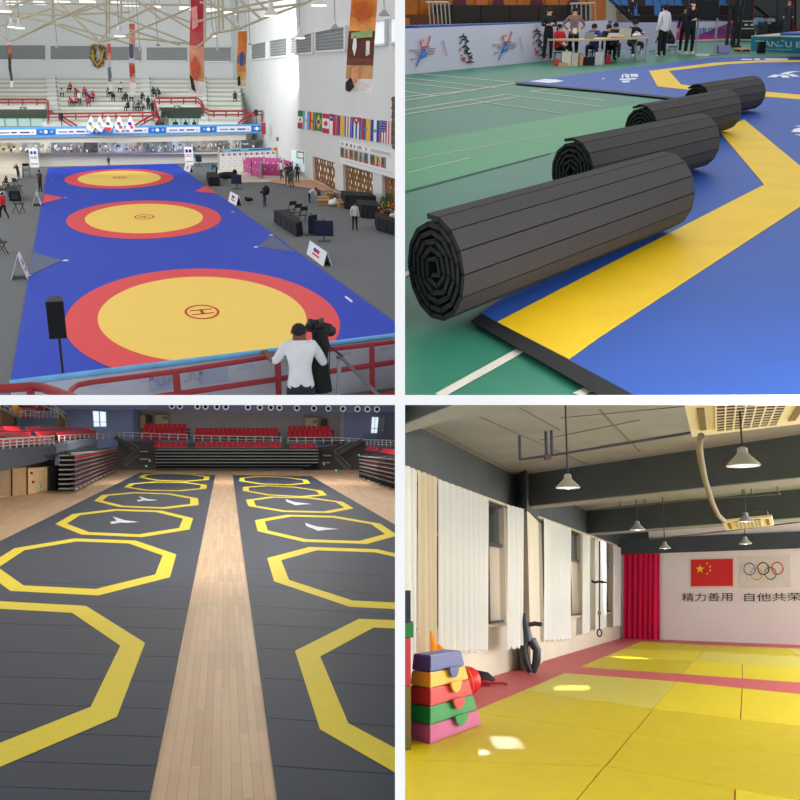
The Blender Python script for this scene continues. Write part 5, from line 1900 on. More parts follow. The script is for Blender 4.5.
for k in range(5):
    x = 452 + 29 * k
    mb.slab(quad(W4, [(x, 5.5), (x + .4, 5.5), (x + .4, 26), (x, 26)], -.88), W4.n * .01, rgbm(20, 16, 15))
thing('dark_partition', mb, 'long black-brown low partition in front of the timber wall', 'partition')
# grey-white steel stair rails
for x0, x1, n_, lab in ((428, 448, 6, 'bent steel guard bars at the left end of the dark partition'), (572, 595, 6, 'bent steel guard bars at the right end of the dark partition')):
    t = empty('steel_guard', lab, 'railing', W4.pt((x0 + x1) / 2, 26, -.6))
    for i in range(n_):
        mb = MB(); mb.smooth = True
        x = x0 + (x1 - x0) * i / (n_ - 1)
        if x0 < 500:
            mb.tube([W4.pt(x - 1.5, 2.2, -.6), W4.pt(x + .5, 2.6, -.6), W4.pt(x + 2.2, 25, -.6)], .03, rgbm(170, 166, 160), 6)
        else:
            mb.tube([W4.pt(x - 2, 4 - .1 * i, -.6), W4.pt(x, 4 + i * .2, -.6), W4.pt(x + .3, 20, -.6)], .03, rgbm(180, 172, 164), 6)
        part('bar', mb, t)
    mb = MB(); mb.tube([W4.pt(x0 - 2, 2.2 if x0 < 500 else 3.5, -.6), W4.pt(x1, 2.2 if x0 < 500 else 3, -.6)], .035, rgbm(190, 186, 180), 6)
    part('top_bar', mb, t)

# beige stair flank and seats
W5 = Wall(R, (590, 40), (900, 38))
mb = MB()
mb.slab(quad(W5, [(582, -60), (599, -8), (613, 5), (632, 24), (632, 45), (582, 45)], .0), -W5.n * .3, mat('beige plaster', (168, 158, 146), .8, var=.05))
struct('wall_stair_flank', mb)
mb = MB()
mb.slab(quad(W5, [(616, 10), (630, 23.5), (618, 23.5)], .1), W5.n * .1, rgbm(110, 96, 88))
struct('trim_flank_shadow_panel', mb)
mb = MB()
mb.slab(quad(W5, [(600, -60), (1000, -60), (1000, 44), (600, 44)], -14), -W5.n * .3, mat('dark hall wall', (58, 56, 60), .8, var=.1))
struct('wall_back_hall', mb)
# tiers
DKT = mat('dark terrace', (44, 32, 34), .8)
rows_ = [(-4, 601), (-.5 + 5, 604), (15.5, 615), (24.5, 628)]
SEAT = mat('blue seat plastic', (52, 112, 172), .4, var=.05)
tiers = []
for k, (y, x0) in enumerate(((24.6, 630), (15.8, 619), (5.6, 606))):
    off = -1.0 - 3.2 * k
    mb = MB()
    mb.slab(quad(W5, [(x0 - 6, y), (775, y), (775, 60), (x0 - 6, 60)], off - .6), -W5.n * 3.2, DKT)
    struct('trim_terrace', mb)
    tiers.append((off, y, x0))
proto = None
segs_ = [[(636, 650), (676, 735)], [(637, 648), (661, 676), (715, 728)], [(612, 640), (652, 690), (712, 735)]]
cnt = 0
for k, (off, y, x0) in enumerate(tiers):
    for a, b in segs_[k]:
        base = W5.pt(a, y, off)
        sp = .55
        n_ = int((W5.pt(b, y, off) - base).length / sp)
        for j in range(n_):
            p = base + W5.d * (sp * (j + .5)) if (W5.pt(b, y, off) - base).dot(W5.d) > 0 else base - W5.d * (sp * (j + .5))
            p = V((p.x, p.y, p.z - (.55 if k == 0 else .03))) - W5.n * .9
            rz = math.atan2(W5.d.y, W5.d.x)
            lab_ = 'blue plastic seat in the %s row of seats behind the hall' % ('lowest', 'middle', 'upper')[k]
            if proto is None:
                proto = empty('stadium_seat', lab_, 'seat', p, rz, 'blue seats in the %s row' % ('lowest', 'middle', 'upper')[k])
                mb = MB(); mb.slab([(-.24, -.2, .0), (.24, -.2, .0), (.22, .2, .02), (-.22, .2, .02)], (0, 0, .12), SEAT); part('seat', mb, proto, True)
                mb = MB(); mb.slab([(-.24, .14, .1), (.24, .14, .1), (.21, .3, .78), (-.21, .3, .78)], (0, .06, 0), SEAT); part('backrest', mb, proto, True)
            else:
                clone(proto, p, rz, lab_, 'blue seats in the %s row' % ('lowest', 'middle', 'upper')[k])
            cnt += 1
# sloping black rail
t = empty('terrace_handrail', 'black sloping handrail of the terrace stair', 'handrail', W5.pt(634, 24, .4))
mb = MB(); mb.tube([W5.pt(606, -3, .4), W5.pt(633, 17, .4)], .05, BLACKM, 6); part('rail', mb, t)
mb = MB(); mb.tube([W5.pt(620, 7, .4), W5.pt(620, 14, .4)], .04, BLACKM, 6); part('post', mb, t)
# grey right-hand walls
mb = MB()
mb.slab(quad(W5, [(752, -60), (778, -60), (778, 30), (752, 20)], -8), -W5.n * .2, mat('grey plaster wall', (92, 92, 96), .8))
mb.slab(quad(W5, [(742, -60), (752, -60), (752, 40), (742, 40)], -8.2), -W5.n * .2, rgbm(60, 60, 64))
struct('wall_right_back', mb)
mb = MB()
mb.slab(quad(W5, [(778, -60), (850, -60), (850, 34), (778, 34)], -4), -W5.n * .2, mat('dark grey wall', (60, 58, 62), .8))
mb.slab(quad(W5, [(791.5, -60), (793, -60), (793, 34), (791.5, 34)], -3.95), W5.n * .1, rgbm(96, 20, 26))
mb.slab(quad(W5, [(792, 29), (830, 29), (830, 34), (792, 34)], -3.95), W5.n * .1, rgbm(110, 26, 30))
mb.slab(quad(W5, [(796, -60), (830, -60), (830, 29), (796, 29)], -3.95), W5.n * .05, rgbm(84, 78, 80))
struct('wall_right_front', mb)
mb = MB()
mb.tube([W5.pt(744, -3, -3.5), W5.pt(775, 21, -3.5)], .12, BLACKM, 6)
thing('dark_handrail', mb, 'black sloping rail before the grey wall at the upper right', 'handrail')

# big black screen on two poles
p0, p1 = R.fl(695.5, 55.5), R.fl(714, 55.5)
t = empty('screen_stand', 'big black screen on two silver poles seen from behind', 'screen', (p0 + p1) / 2)
Ys = p0.y
mb = MB(); mb.slab([R.aty(x, y, Ys) for x, y in ((690, 0), (719.5, 0), (719.5, 18), (690, 18.2))], (0, .15, 0), mat('screen black', (12, 12, 14), .5)); part('panel', mb, t)
for p in (p0, p1):
    mb = MB(); mb.tube([p, V((p.x, p.y + .1, R.aty(700, 2, Ys).z))], .04, rgbm(150, 150, 154), 8); mb.lathe(p, [(.3, 0), (.3, .03), (.05, .06)], rgbm(130, 130, 134), 10); part('pole', mb, t)
mb = MB(); mb.box(R.fl(702, 56) + V((0, 0, .04)), (.5, .2, .08), rgbm(220, 220, 220)); thing('floor_plug', mb, 'small white power block at the foot of the screen poles', 'power strip')
# truss towers
def tower(x0, x1, yb, yt, lab):
    pa, pb = R.fl(x0, yb), R.fl(x1, yb)
    Yt = pa.y
    w_ = pb.x - pa.x
    top = R.aty(x0, yt, Yt).z
    t = empty('truss_tower', lab, 'truss', (pa + pb) / 2)
    m_ = mat('black truss', (34, 33, 35), .5)
    cs = [(pa.x, Yt), (pb.x, Yt), (pb.x, Yt + w_), (pa.x, Yt + w_)]
    for (x, y) in cs:
        mb = MB(); mb.tube([(x, y, 0), (x, y, top)], .035, m_, 6); part('chord', mb, t)
    mb = MB()
    z = 0
    k = 0
    while z < top - .4:
        for i in range(4):
            a, b = cs[i], cs[(i + 1) % 4]
            mb.tube([(a[0], a[1], z), (b[0], b[1], z)], .016, m_, 5)
            if k % 2:
                a, b = b, a
            mb.tube([(a[0], a[1], z), (b[0], b[1], z + .42)], .016, m_, 5)
        z += .42
        k += 1
    part('lacing', mb, t)
    mb = MB(); mb.box(((pa.x + pb.x) / 2, Yt + w_ / 2, .04), (w_ * 1.8, w_ * 1.8, .08), m_); part('base_plate', mb, t)


tower(727, 732.5, 47.5, -6, 'left of the two black truss towers')
tower(734, 738.6, 47.5, -6, 'right of the two black truss towers')
# flight case with silver edges
def case(x0, x1, y0, y1, dpt, lab, body, edge, base=None, extra=None):
    p = R.fl((x0 + x1) / 2, y1)
    k_ = 1 / R.ppm(p)
    w_, h_ = (x1 - x0) * k_, (y1 - y0) * k_
    t = empty('flight_case', lab, 'case', p)
    m1, m2 = rgbm(*body), rgbm(*edge)
    mb = MB(); mb.box((0, dpt / 2, h_ / 2 + .06), (w_ * .96, dpt, h_ - .12), m1); part('body', mb, t, True)
    mb = MB()
    e = .05
    for sx_ in (-1, 1):
        mb.box((sx_ * w_ / 2, 0, h_ / 2 + .03), (e, e, h_ - .06), m2)
    for z in (.09, h_ * .62, h_ - .03):
        mb.box((0, -.01, z), (w_, e, e * 1.2), m2)
    part('metal_edging', mb, t, True)
    mb = MB()
    for sx_ in (-1, 1):
        mb.lathe((sx_ * w_ * .4, .1, .05), [(.05, -.03), (.05, .03)], BLACKM, 10, (1, 0, 0))
    part('castors', mb, t, True)
    mb = MB(); mb.box((0, -.02, h_ * .42), (w_ * .5, .02, h_ * .25), BLACKM); mb.box((-w_ * .2, -.02, h_ * .8), (w_ * .25, .03, h_ * .1), m2); mb.box((w_ * .2, -.02, h_ * .8), (w_ * .25, .03, h_ * .1), m2); part('latch_plate', mb, t, True)


case(739.5, 754.5, 22, 41.5, .9, 'black flight case with silver edges beside the truss towers', (28, 27, 29), (170, 174, 172))
mb = MB()
p = R.aty(746, 21.8, R.fl(747, 41.5).y + .3)
k_ = .001 * p.y
mb.box(p + V((0, .3, 9.6 * k_)), (11 * k_, .6, 19 * k_), BLACKM)
for sx_ in (-1, 1):
    mb.box(p + V((sx_ * 5.6 * k_, 0, 9.6 * k_)), (.7 * k_, .1, 19 * k_), rgbm(130, 34, 44))
thing('speaker_stack', mb, 'black speaker stack with red side strips on the flight case', 'speaker')
# trolley with box
p = R.fl(744, 53)
t = empty('low_trolley', 'low wooden-topped trolley with a red and yellow sticker beside the teal board', 'trolley', p)
mb = MB(); mb.box(p + V((0, .3, .16)), (.55, .6, .06), rgbm(206, 180, 130)); part('deck', mb, t)
mb = MB(); mb.box(p + V((0, .3, .09)), (.5, .5, .08), BLACKM); part('frame', mb, t)
mb = MB(); mb.box(p + V((-.15, -.02, .1)), (.1, .02, .07), rgbm(206, 60, 40)); mb.box(p + V((-.1, -.025, .12)), (.06, .02, .03), rgbm(230, 200, 60)); part('sticker', mb, t)
# purple crate
p = R.fl(724, 54)
k_ = 1 / R.ppm(p)
t = empty('storage_tub', 'translucent lilac storage tub near the truss towers', 'tub', p)
mb = MB()
w_, h_ = 12.5 * k_, 8 * k_
for a, b in (((-w_ / 2, 0), (w_ / 2, 0)), ((w_ / 2, 0), (w_ / 2, .3)), ((w_ / 2, .3), (-w_ / 2, .3)), ((-w_ / 2, .3), (-w_ / 2, 0))):
    a, b = V((*a, 0)), V((*b, 0))
    mb.slab([a * .86, b * .86, b + V((0, 0, h_)), a + V((0, 0, h_))], (0, 0.01, 0), mat('lilac plastic', (150, 146, 206), .3))
mb.slab([(-w_ * .43, 0, .01), (w_ * .43, 0, .01), (w_ * .43, .26, .01), (-w_ * .43, .26, .01)], (0, 0, .02), MATS['lilac plastic'])
part('body', mb, t, True)
mb = MB()
rnd = random.Random(2)
for j in range(6):
    mb.ball((-w_ * .3 + j * w_ * .12, .13, .1 + rnd.random() * .08), .06, rgbm(*rnd.choice([(220, 220, 230), (90, 120, 190), (200, 190, 210)])), 8, 5)
part('contents', mb, t, True)
# teal podium
W6 = Wall(R, (751, 50.5), (800, 53))
q = quad(W6, [(751, 36.5), (870, 38.5), (870, 56), (751, 50.5)])
t = empty('teal_podium', 'teal podium board with white lettering and a bird mark at the right', 'board', (q[2] + q[3]) / 2)
n = W6.n
mb = MB(); mb.slab(q, -n * .05, mat('teal print', (22, 124, 146), .5, var=.08, scale=1)); part('board', mb, t)
mb = MB(); mb.slab([q[0], q[1], q[1] - n * 4 + V((0, 0, .25)), q[0] - n * 4 + V((0, 0, .25))], (0, 0, .03), rgbm(196, 188, 176)); part('top', mb, t)
mb = MB()
qq = quad(W6, [(756, 40.5), (800, 42), (800, 47.5), (756, 46.5)])
qtext(mb, qq, 'TIAN  U E', 0, 0, 1.02, 1, rgbm(214, 226, 232), .02, n)
qtext(mb, quad(W6, [(766, 48.2), (792, 48.6), (792, 50.8), (766, 50.2)]), 'tianyusafety.com', 0, 0, 1, 1, rgbm(190, 214, 222), .02, n)
part('lettering', mb, t)
mb = MB()
strokes(mb, W6, [[(779, 41.5), (777.5, 44), (779.5, 46.2), (783.5, 45.5)]], .1, rgbm(90, 190, 226), .03)
strokes(mb, W6, [[(781, 41), (784.5, 40.5)]], .08, rgbm(150, 200, 90), .03)
part('bird_mark', mb, t)
mb = MB(); p = R.fl(761.5, 53.4)
mb.box(p + V((0, .1, .23)), (.28, .25, .46), mat('dark speaker', (24, 25, 28), .7)); mb.box(p + V((0, -.03, .23)), (.22, .02, .4), rgbm(14, 14, 16))
thing('floor_speaker', mb, 'black floor speaker standing before the teal board', 'speaker')
# blue mat on the podium
mb = MB(); mb.slab([R.aty(x, y, Y) for x, y, Y in ((780, 35.6, 38), (830, 36, 38), (830, 33.8, 44), (790, 33.6, 44))], (0, 0, .08), UBLUE)
thing('blue_mat', mb, 'edge of a blue mat lying on the teal podium', 'mat')
# equipment at the right back
for x, y, w_, h_, cc, lab in ((760, 32, 9, 8, (52, 54, 58), 'dark case between the flight case and the seated person'), (774, 33, 12, 10, (30, 30, 32), 'dark equipment case nearest the seated person'), (758, 24.5, 6, 5, (110, 150, 176), 'light blue cloth bundle on the dark cases'),
                               (769, 24, 7, 4, (150, 150, 156), 'grey box on top of the dark cases')):
    p = R.aty(x, y, 46)
    k_ = .046
    mb = MB()
    mb.box(p + V((0, 0, h_ * k_ / 2)), (w_ * k_, .5, h_ * k_), rgbm(*cc))
    mb.box(p + V((0, -.27, h_ * k_ * .5)), (w_ * k_ * .6, .04, h_ * k_ * .3), rgbm(*[int(c * .7) for c in cc]))
    mb.box(p + V((0, 0, h_ * k_ + .03)), (w_ * k_ * .9, .45, .06), rgbm(*[int(c * .8) for c in cc]))
    thing('equipment_case', mb, lab, 'case')

# judges desk ---------------------------------------------------------------------------
k_ = 1 / R.ppm(R.fl(620, 62))
a, b = R.fl(584, 65.5), R.fl(647, 61)
H = .78
ht = [R.aty(583.5, 40.2, a.y), R.aty(651, 37, b.y)]
t = empty('judges_desk', 'long light wooden folding table with grey legs, the judges desk', 'table', (a + b) / 2)
z_ = (ht[0].z + ht[1].z) / 2
ax_ = (b - a).normalized(); bn = V((-ax_.y, ax_.x, 0))
A_ = V((ht[0].x, a.y, z_)); B_2 = V((ht[1].x, b.y, z_))
mb = MB(); mb.slab([A_, B_2, B_2 + bn * 1.4, A_ + bn * 1.4], (0, 0, -.05), mat('desk top', (196, 172, 134), .5)); part('tabletop', mb, t)
for px_, py_ in ((603, 64.5), (645.5, 61), (592, 60), (635, 60.5)):
    p = R.fl(px_, py_)
    mb = MB(); mb.tube([p, V((p.x, p.y, z_ - .05))], .035, rgbm(170, 172, 176), 8); part('leg', mb, t)
mb = MB(); p = R.fl(645.5, 61); q_ = R.fl(636, 61.5)
mb.tube([p + V((0, 0, .03)), q_ + V((0, 0, .03)), q_ + V((-.1, 0, z_ * .7))], .03, rgbm(150, 152, 156), 6); part('foot_bar', mb, t)
def onT(x, f_=.35):
    u = (x - 583.5) / (651 - 583.5)
    return A_.lerp(B_2, u) + bn * f_ + V((0, 0, .002))


for x, w_, h_, lab, cc in ((597.5, .3, .2, 'left grey laptop on the judges desk', (150, 154, 156)), (632.5, .42, .28, 'open white laptop at the right part of the judges desk', (190, 190, 184))):
    p = onT(x)
    t = empty('laptop', lab, 'laptop', p)
    mb = MB(); mb.box((0, .15, .015), (w_, .3, .025), rgbm(*cc)); part('base', mb, t, True)
    mb = MB(); mb.slab([(-w_ / 2, 0, .03), (w_ / 2, 0, .03), (w_ / 2, -.06, h_ + .03), (-w_ / 2, -.06, h_ + .03)], (0, .02, 0), rgbm(*cc)); part('screen', mb, t, True)
mb = MB(); mb.box(onT(616, .15) + V((0, 0, .09)), (.36, .06, .17), rgbm(214, 206, 208)); mb.box(onT(616, .11) + V((0, 0, .04)), (.3, .02, .04), rgbm(200, 100, 110))
thing('name_plate', mb, 'white name plate with a red foot on the judges desk', 'sign')
mb = MB(); mb.ball(onT(625.5, .2) + V((0, 0, .05)), (.09, .08, .05), rgbm(206, 190, 60), 10, 6); thing('yellow_cloth', mb, 'small yellow cloth on the judges desk', 'cloth')
mb = MB(); mb.smooth = True
for j in range(4):
    mb.ball(onT(640 + j * 1.6, .25) + V((0, .05 * j, .07 + .03 * (j % 2))), (.1, .12, .05), rgbm(216, 216, 218), 8, 5)
thing('paper_pile', mb, 'pile of white papers at the right end of the judges desk', 'papers')
mb = MB(); mb.smooth = True
for j in range(5):
    mb.tube([onT(644, .5), onT(644, .5) + V((.08 * (j - 2), .02 * j, .3 + .04 * (j % 2)))], .014, BLACKM, 5)
thing('cable_bundle', mb, 'black bunch of twigs or cables standing on the judges desk', 'cables')
# bags and boxes under the desk
def tote(px, py, w_, h_, d_, cc, lab, nm='shopping_bag'):
    p = R.fl(px, py)
    t = empty(nm, lab, 'bag', p)
    mb = MB(); mb.slab([(-w_ / 2, 0, 0), (w_ / 2, 0, 0), (w_ / 2 * 1.04, .03, h_), (-w_ / 2 * .9, .03, h_)], (0, d_, 0), mat('bag %d %d %d' % cc, cc, .8, var=.08, scale=6)); part('body', mb, t, True)
    mb = MB(); mb.smooth = True
    mb.tube([(-w_ * .2, .03, h_ * .98), (-w_ * .15, .03, h_ * 1.15), (w_ * .15, .03, h_ * 1.15), (w_ * .2, .03, h_ * .98)], .01, rgbm(120, 110, 100), 5); part('handle', mb, t, True)


tote(566, 66, .3, .44, .12, (214, 204, 186), 'cream shopping bag leftmost under the desk, leaning')
tote(574.5, 66, .22, .4, .12, (196, 186, 168), 'beige shopping bag just right of the leaning cream one')
tote(556.5, 66, .16, .2, .12, (190, 60, 62), 'small red and white package left of the shopping bags', 'red_package')
tote(581, 65.5, .12, .34, .1, (206, 150, 110), 'orange and white bag right of the beige one')
tote(589, 65.5, .36, .26, .16, (26, 26, 28), 'black handbag on the floor below the laptop')
tote(598.5, 64.8, .26, .4, .14, (196, 196, 200), 'white and green plastic bag left of the desk leg')
tote(608, 64.3, .17, .26, .12, (170, 26, 44), 'small dark red bag right of the desk leg')
tote(563, 66.3, .3, .1, .12, (190, 150, 100), 'flat brown parcel in front of the cream bag', 'brown_parcel')
for x, lab in ((622, 'left clear water bottles pack under the desk'), (641, 'right clear water bottles pack under the desk')):
    mb = MB(); mb.smooth = True
    for j in range(4):
        mb.lathe(R.fl(x + j * 2, 58.5), [(.05, 0), (.05, .25), (.02, .32), (.02, .35)], rgbm(160, 176, 190), 8)
    thing('bottle_pack', mb, lab, 'bottles')
mb = MB(); mb.smooth = True
mb.lathe(R.fl(574.5, 62), [(.05, .3), (.05, .52), (.02, .6), (.02, .63)], rgbm(200, 212, 220), 10)
mb.box(R.fl(574.5, 62) + V((0, 0, .15)), (.3, .2, .3), rgbm(150, 60, 60))
thing('water_bottle', mb, 'water bottle on a red box behind the shopping bags', 'bottle')

# people ----------------------------------------------------------------------------------
HB = (28, 24, 26)
person((547, 62.5), 52, 'folded', 195, SKIN2, (30, 30, 33), (28, 28, 31), (180, 140, 120), HB, 'woman in black sportswear with folded hands standing before the white banner', female=True, long_hair=True)
person((572, 63), 52.5, 'hips', 180, SKIN2, (140, 108, 88), (26, 26, 29), (200, 196, 190), HB, 'woman in a brown jacket with a badge, hands in her pockets', female=True, long_hair=True)
p = R.fl(572, 63)
mb = MB(); kk = 1 / R.ppm(p)
mb.box(p + V((0, -.19 , 30.5 * kk)), (.13, .012, .17), rgbm(222, 222, 226)); mb.bar(p + V((-.06, -.16, 41.5 * kk)), p + V((0, -.19, 33 * kk)), .02, .008, rgbm(80, 90, 170)); mb.bar(p + V((.06, -.16, 41.5 * kk)), p + V((0, -.19, 33 * kk)), .02, .008, rgbm(80, 90, 170))
thing('name_badge', mb, 'white badge on a blue lanyard of the woman in the brown jacket', 'badge')
person((558, 61), 50, 'sit', 215, SKIN2, (196, 36, 44), (30, 30, 34), (30, 30, 30), HB, 'person in a red jacket sitting against the banner', long_hair=True)
person((593, 60), 50, 'desk', 160, SKIN2, (50, 70, 150), (40, 40, 44), BLK, HB, 'person in blue sitting at the left end of the desk')
person((605, 60.5), 50, 'desk', 190, SKIN2, (34, 34, 38), (30, 30, 34), BLK, HB, 'person in dark clothes bent over the left laptop')
person((613.5, 57.5), 48, 'desk', 170, SKIN2, (40, 40, 44), (34, 34, 38), BLK, HB, 'person in dark clothes behind the one at the left laptop')
person((630.5, 57.5), 52, 'desk', 195, SKIN2, (30, 31, 36), (30, 30, 34), (210, 206, 200), HB, 'woman with dark coat sitting at the white laptop', female=True)
person((661, 58.5), 51, 'stand', 30, SKIN2, (222, 222, 228), (24, 24, 27), (220, 214, 208), HB, 'person in a white shirt and black trousers standing at the desk end')
person((672, 54), 48, 'sit_fwd', 60, SKIN2, (38, 40, 48), (30, 30, 34), (200, 196, 190), HB, 'person in black sitting bent forward right of the white shirt')
person((688, 55.5), 52, 'phone', 200, SKIN2, (24, 25, 30), (20, 20, 23), (206, 196, 186), HB, 'person in black holding a phone, right one of the standing pair')
person((682.5, 54), 45, 'stand', 150, SKIN2, (26, 27, 32), (20, 20, 24), (206, 196, 186), HB, 'person in black close behind the one with the phone')
person((0, 0), 40, 'stand', 180, SKIN2, (30, 30, 34), (30, 30, 34), BLK, HB, 'person in dark clothes standing among the blue seats', base=W5.pt(631, 23, -1.6), sc_=.85)
person((0, 0), 40, 'stand', 180, SKIN2, (48, 48, 54), (60, 58, 64), BLK, (150, 110, 90), 'person in dark clothes at the far right by the grey wall', base=R.aty(785.5, 34, 44), sc_=.75)
# stools for the sitters
for x, y, lab in ((558, 61, 'low black stool under the person in red'), (593, 60, 'dark stool at the left end of the desk'), (605, 60.5, 'dark stool before the left laptop'), (613.5, 57.5, 'dark stool in the second line behind the desk'), (630.5, 57.5, 'dark stool at the white laptop'), (672, 54, 'dark stool right of the white shirt')):
    p = R.fl(x, y)
    s_ = .9
    t = empty('stool', lab, 'stool', p, 0, None, s_)
    mb = MB(); mb.box((0, -.02, .32), (.34, .34, .04), BLACKM); part('seat', mb, t, True)
    for a_, b_ in ((-1, -1), (1, -1), (1, 1), (-1, 1)):
        mb = MB(); mb.tube([(a_ * .15, b_ * .15, 0), (a_ * .13, b_ * .13, .31)], .014, rgbm(120, 120, 124), 6); part('leg', mb, t, True)

# =================================================================== LOWER LEFT: arena with octagon mats
R = LL
vp = R.fl(225, 426.5)
WOOD = brick_mat('beech sports floor', (216, 184, 146), (198, 162, 122), (164, 130, 94), 3.2, .16, -math.atan2(vp.y, vp.x), mortar=.004, rough=.4, spec=.35)
MATG = mat('slate grey vinyl', (46, 56, 74), .5, var=.05, scale=.25, spec=.18)
LYEL = mat('octagon yellow', (226, 206, 30), .5, var=.03)
mb = MB()
mb.slab([R.fl(-90, 470), R.fl(470, 470), R.fl(560, 560), R.fl(560, 860), R.fl(-200, 860), R.fl(-200, 560)], (0, 0, -.2), WOOD)
struct('floor', mb)
MZ = .04
m1 = [(140, 472.5), (215.2, 475), (149, 800), (141, 840), (-40, 840), (-40, 559.5), (0, 541)]
m2 = [(232.8, 475), (311, 476), (395, 524.5), (470, 568), (470, 840), (283, 840), (277.5, 800)]
OCT = {0: [{1: (86, 606), 0: (145, 643), 7: (117, 717)},
           {2: (75, 538.8), 1: (134, 540.5), 0: (177.5, 554.5), 7: (170, 577), 6: (97.5, 596), 3: (15, 548)},
           {2: (116, 509), 1: (162.5, 511), 0: (192.5, 518), 7: (187, 529.5), 6: (144, 537), 5: (82.5, 535), 4: (54.5, 524), 3: (71, 514)},
           {2: (120, 492.5), 1: (179, 494), 0: (199, 498), 7: (196, 504.5), 6: (162.5, 509), 5: (119, 508), 4: (96, 500.5), 3: (107.5, 494.5)},
           {2: (152, 482.2), 1: (190, 482.5), 0: (203.5, 484.5), 7: (202, 488.5), 6: (188, 491.5), 5: (142, 491), 4: (122, 487), 3: (131, 483.2)},
           {2: (160, 473.6), 1: (196, 474.3), 0: (207, 476), 7: (206, 479.8), 6: (191, 481.8), 5: (153, 481.2), 4: (139, 477), 3: (145, 474)}],
       1: [{3: (241, 477.6), 4: (242.8, 481.5), 2: (251, 476), 1: (291, 476.7), 0: (311, 480.6), 7: (305, 483.2), 6: (291, 484.6), 5: (257.5, 484.2)},
           {3: (244, 487), 4: (246, 491.6), 2: (256, 485), 1: (302.5, 486.2), 0: (327, 492.3), 7: (319, 495.3), 6: (306, 496), 5: (266, 495.2)},
           {3: (247.5, 499.5), 2: (264, 497), 1: (317, 497.5), 0: (337.5, 501), 7: (354, 509), 6: (331, 513), 5: (281, 512), 4: (250, 506)},
           {3: (254, 520), 2: (286, 515), 1: (337.5, 516), 0: (379, 524), 7: (396, 535), 6: (367.5, 544), 5: (305, 542.5), 4: (257.5, 531)},
           {3: (267, 558), 2: (310, 547.5), 1: (376, 549), 4: (274, 581), 5: (350, 607.5)},
           {3: (295, 651), 2: (359, 619), 4: (320, 729.5)}]}


def fit_oct(d, z):
    A, X, Y = [], [], []
    for k, p in d.items():
        q = R.fl(*p, z)
        a = math.radians(22.5 + 45 * k)
        A.append([1, math.cos(a), math.sin(a)])
        X.append(q.x); Y.append(q.y)
    sx_ = np.linalg.lstsq(np.array(A), np.array(X), rcond=None)[0]
    sy_ = np.linalg.lstsq(np.array(A), np.array(Y), rcond=None)[0]
    return lambda r, c, s_: V((sx_[0] + r * (sx_[1] * c + sx_[2] * s_), sy_[0] + r * (sy_[1] * c + sy_[2] * s_), z))


BIRD = [(-1.0, .1), (-.5, .0), (-.75, -.75), (-.05, -.15), (1.0, .25), (.1, .3), (-.85, .3)]
for side, poly, lab in ((0, m1, 'left long slate grey mat with six yellow octagons'), (1, m2, 'right long slate grey mat with six yellow octagons')):
    t = empty('octagon_mat', lab, 'mat', R.fl(100 if side == 0 else 330, 600), group=None)
    mb = MB()
    mb.slab([R.fl(x, y, MZ) for x, y in poly], (0, 0, -MZ), MATG)
    base_ = part('mat_base', mb, t)
    for d in OCT[side]:
        P_ = fit_oct(d, MZ + .003)
        mb = MB()
        ri = .845
        cs = [(math.cos(math.radians(22.5 + 45 * k)), math.sin(math.radians(22.5 + 45 * k))) for k in range(8)]
        for k in range(8):
            a, b = cs[k], cs[(k + 1) % 8]
            mb.slab([P_(1, *a), P_(1, *b), P_(ri, *b), P_(ri, *a)], (0, 0, .006), LYEL)
        part('yellow_octagon', mb, t)
    # seams
    mb = MB()
    for y in (585, 607, 627, 655, 680, 707, 735, 764, 790) if side == 0 else (572, 590, 610, 628, 652, 682, 722, 770):
        x0, x1 = (-20, 215 - (y - 475) * .203) if side == 0 else (232 + (y - 475) * .139, 420)
        a, b = R.fl(x0 + 2, y - 4, MZ + .001), R.fl(x1 - 2, y + (2 if side == 0 else 6), MZ + .001)
        w_ = V((0, .02, 0))
        mb.slab([a, b, b + w_, a + w_], (0, 0, .003), mat('seam dark', (40, 49, 65), .6))
    part('seam', mb, t)
    for (x, y, s_) in (((147, 499.5, 10), (124, 521, 14)) if side == 0 else ((297.5, 503.5, 12), (321, 528.5, 16))):
        mb = MB()
        if side == 0:
            sh = [(-1, .15), (-.5, 0), (-.8, -.75), (.1, -.1), (1.05, .15), (.2, .3), (-.3, .25), (-.9, .5)]
        else:
            sh = [(-1, -.85), (-.3, -.3), (.2, -.15), (1.1, .1), (.3, .2), (-.2, .35), (-.4, .1), (-.9, -.35)]
        mb.slab([R.fl(x + a * s_, y + b * s_ * .42, MZ + .003) for a, b in sh], (0, 0, .006), mat('white mat print', (216, 220, 226), .5))
        part('white_bird_print', mb, t)

# back hall ----------------------------------------------------------------------------------
WGB = mat('blue grey wall', (98, 104, 128), .8, var=.05, scale=.1)
WBR = mat('brown grey wall', (118, 108, 106), .8, var=.08, scale=.1)
FAS = mat('slate fascia', (92, 98, 108), .7, var=.04)
DRK = mat('dark recess', (28, 27, 30), .9)
STEEL = mat('pale steel', (168, 176, 178), .4, metal=.2)
LSEAT = mat('red seat plastic', (186, 28, 44), .45, var=.06)
A = lambda x, y, Y: R.aty(x, y, Y)
YW = 150.0


def wallq(px4, Y, m_, th=.5, nm=None, mbx=None):
    mb = mbx or MB()
    mb.slab([A(x, y, Y) for x, y in px4], (0, th, 0), m_)
    return mb


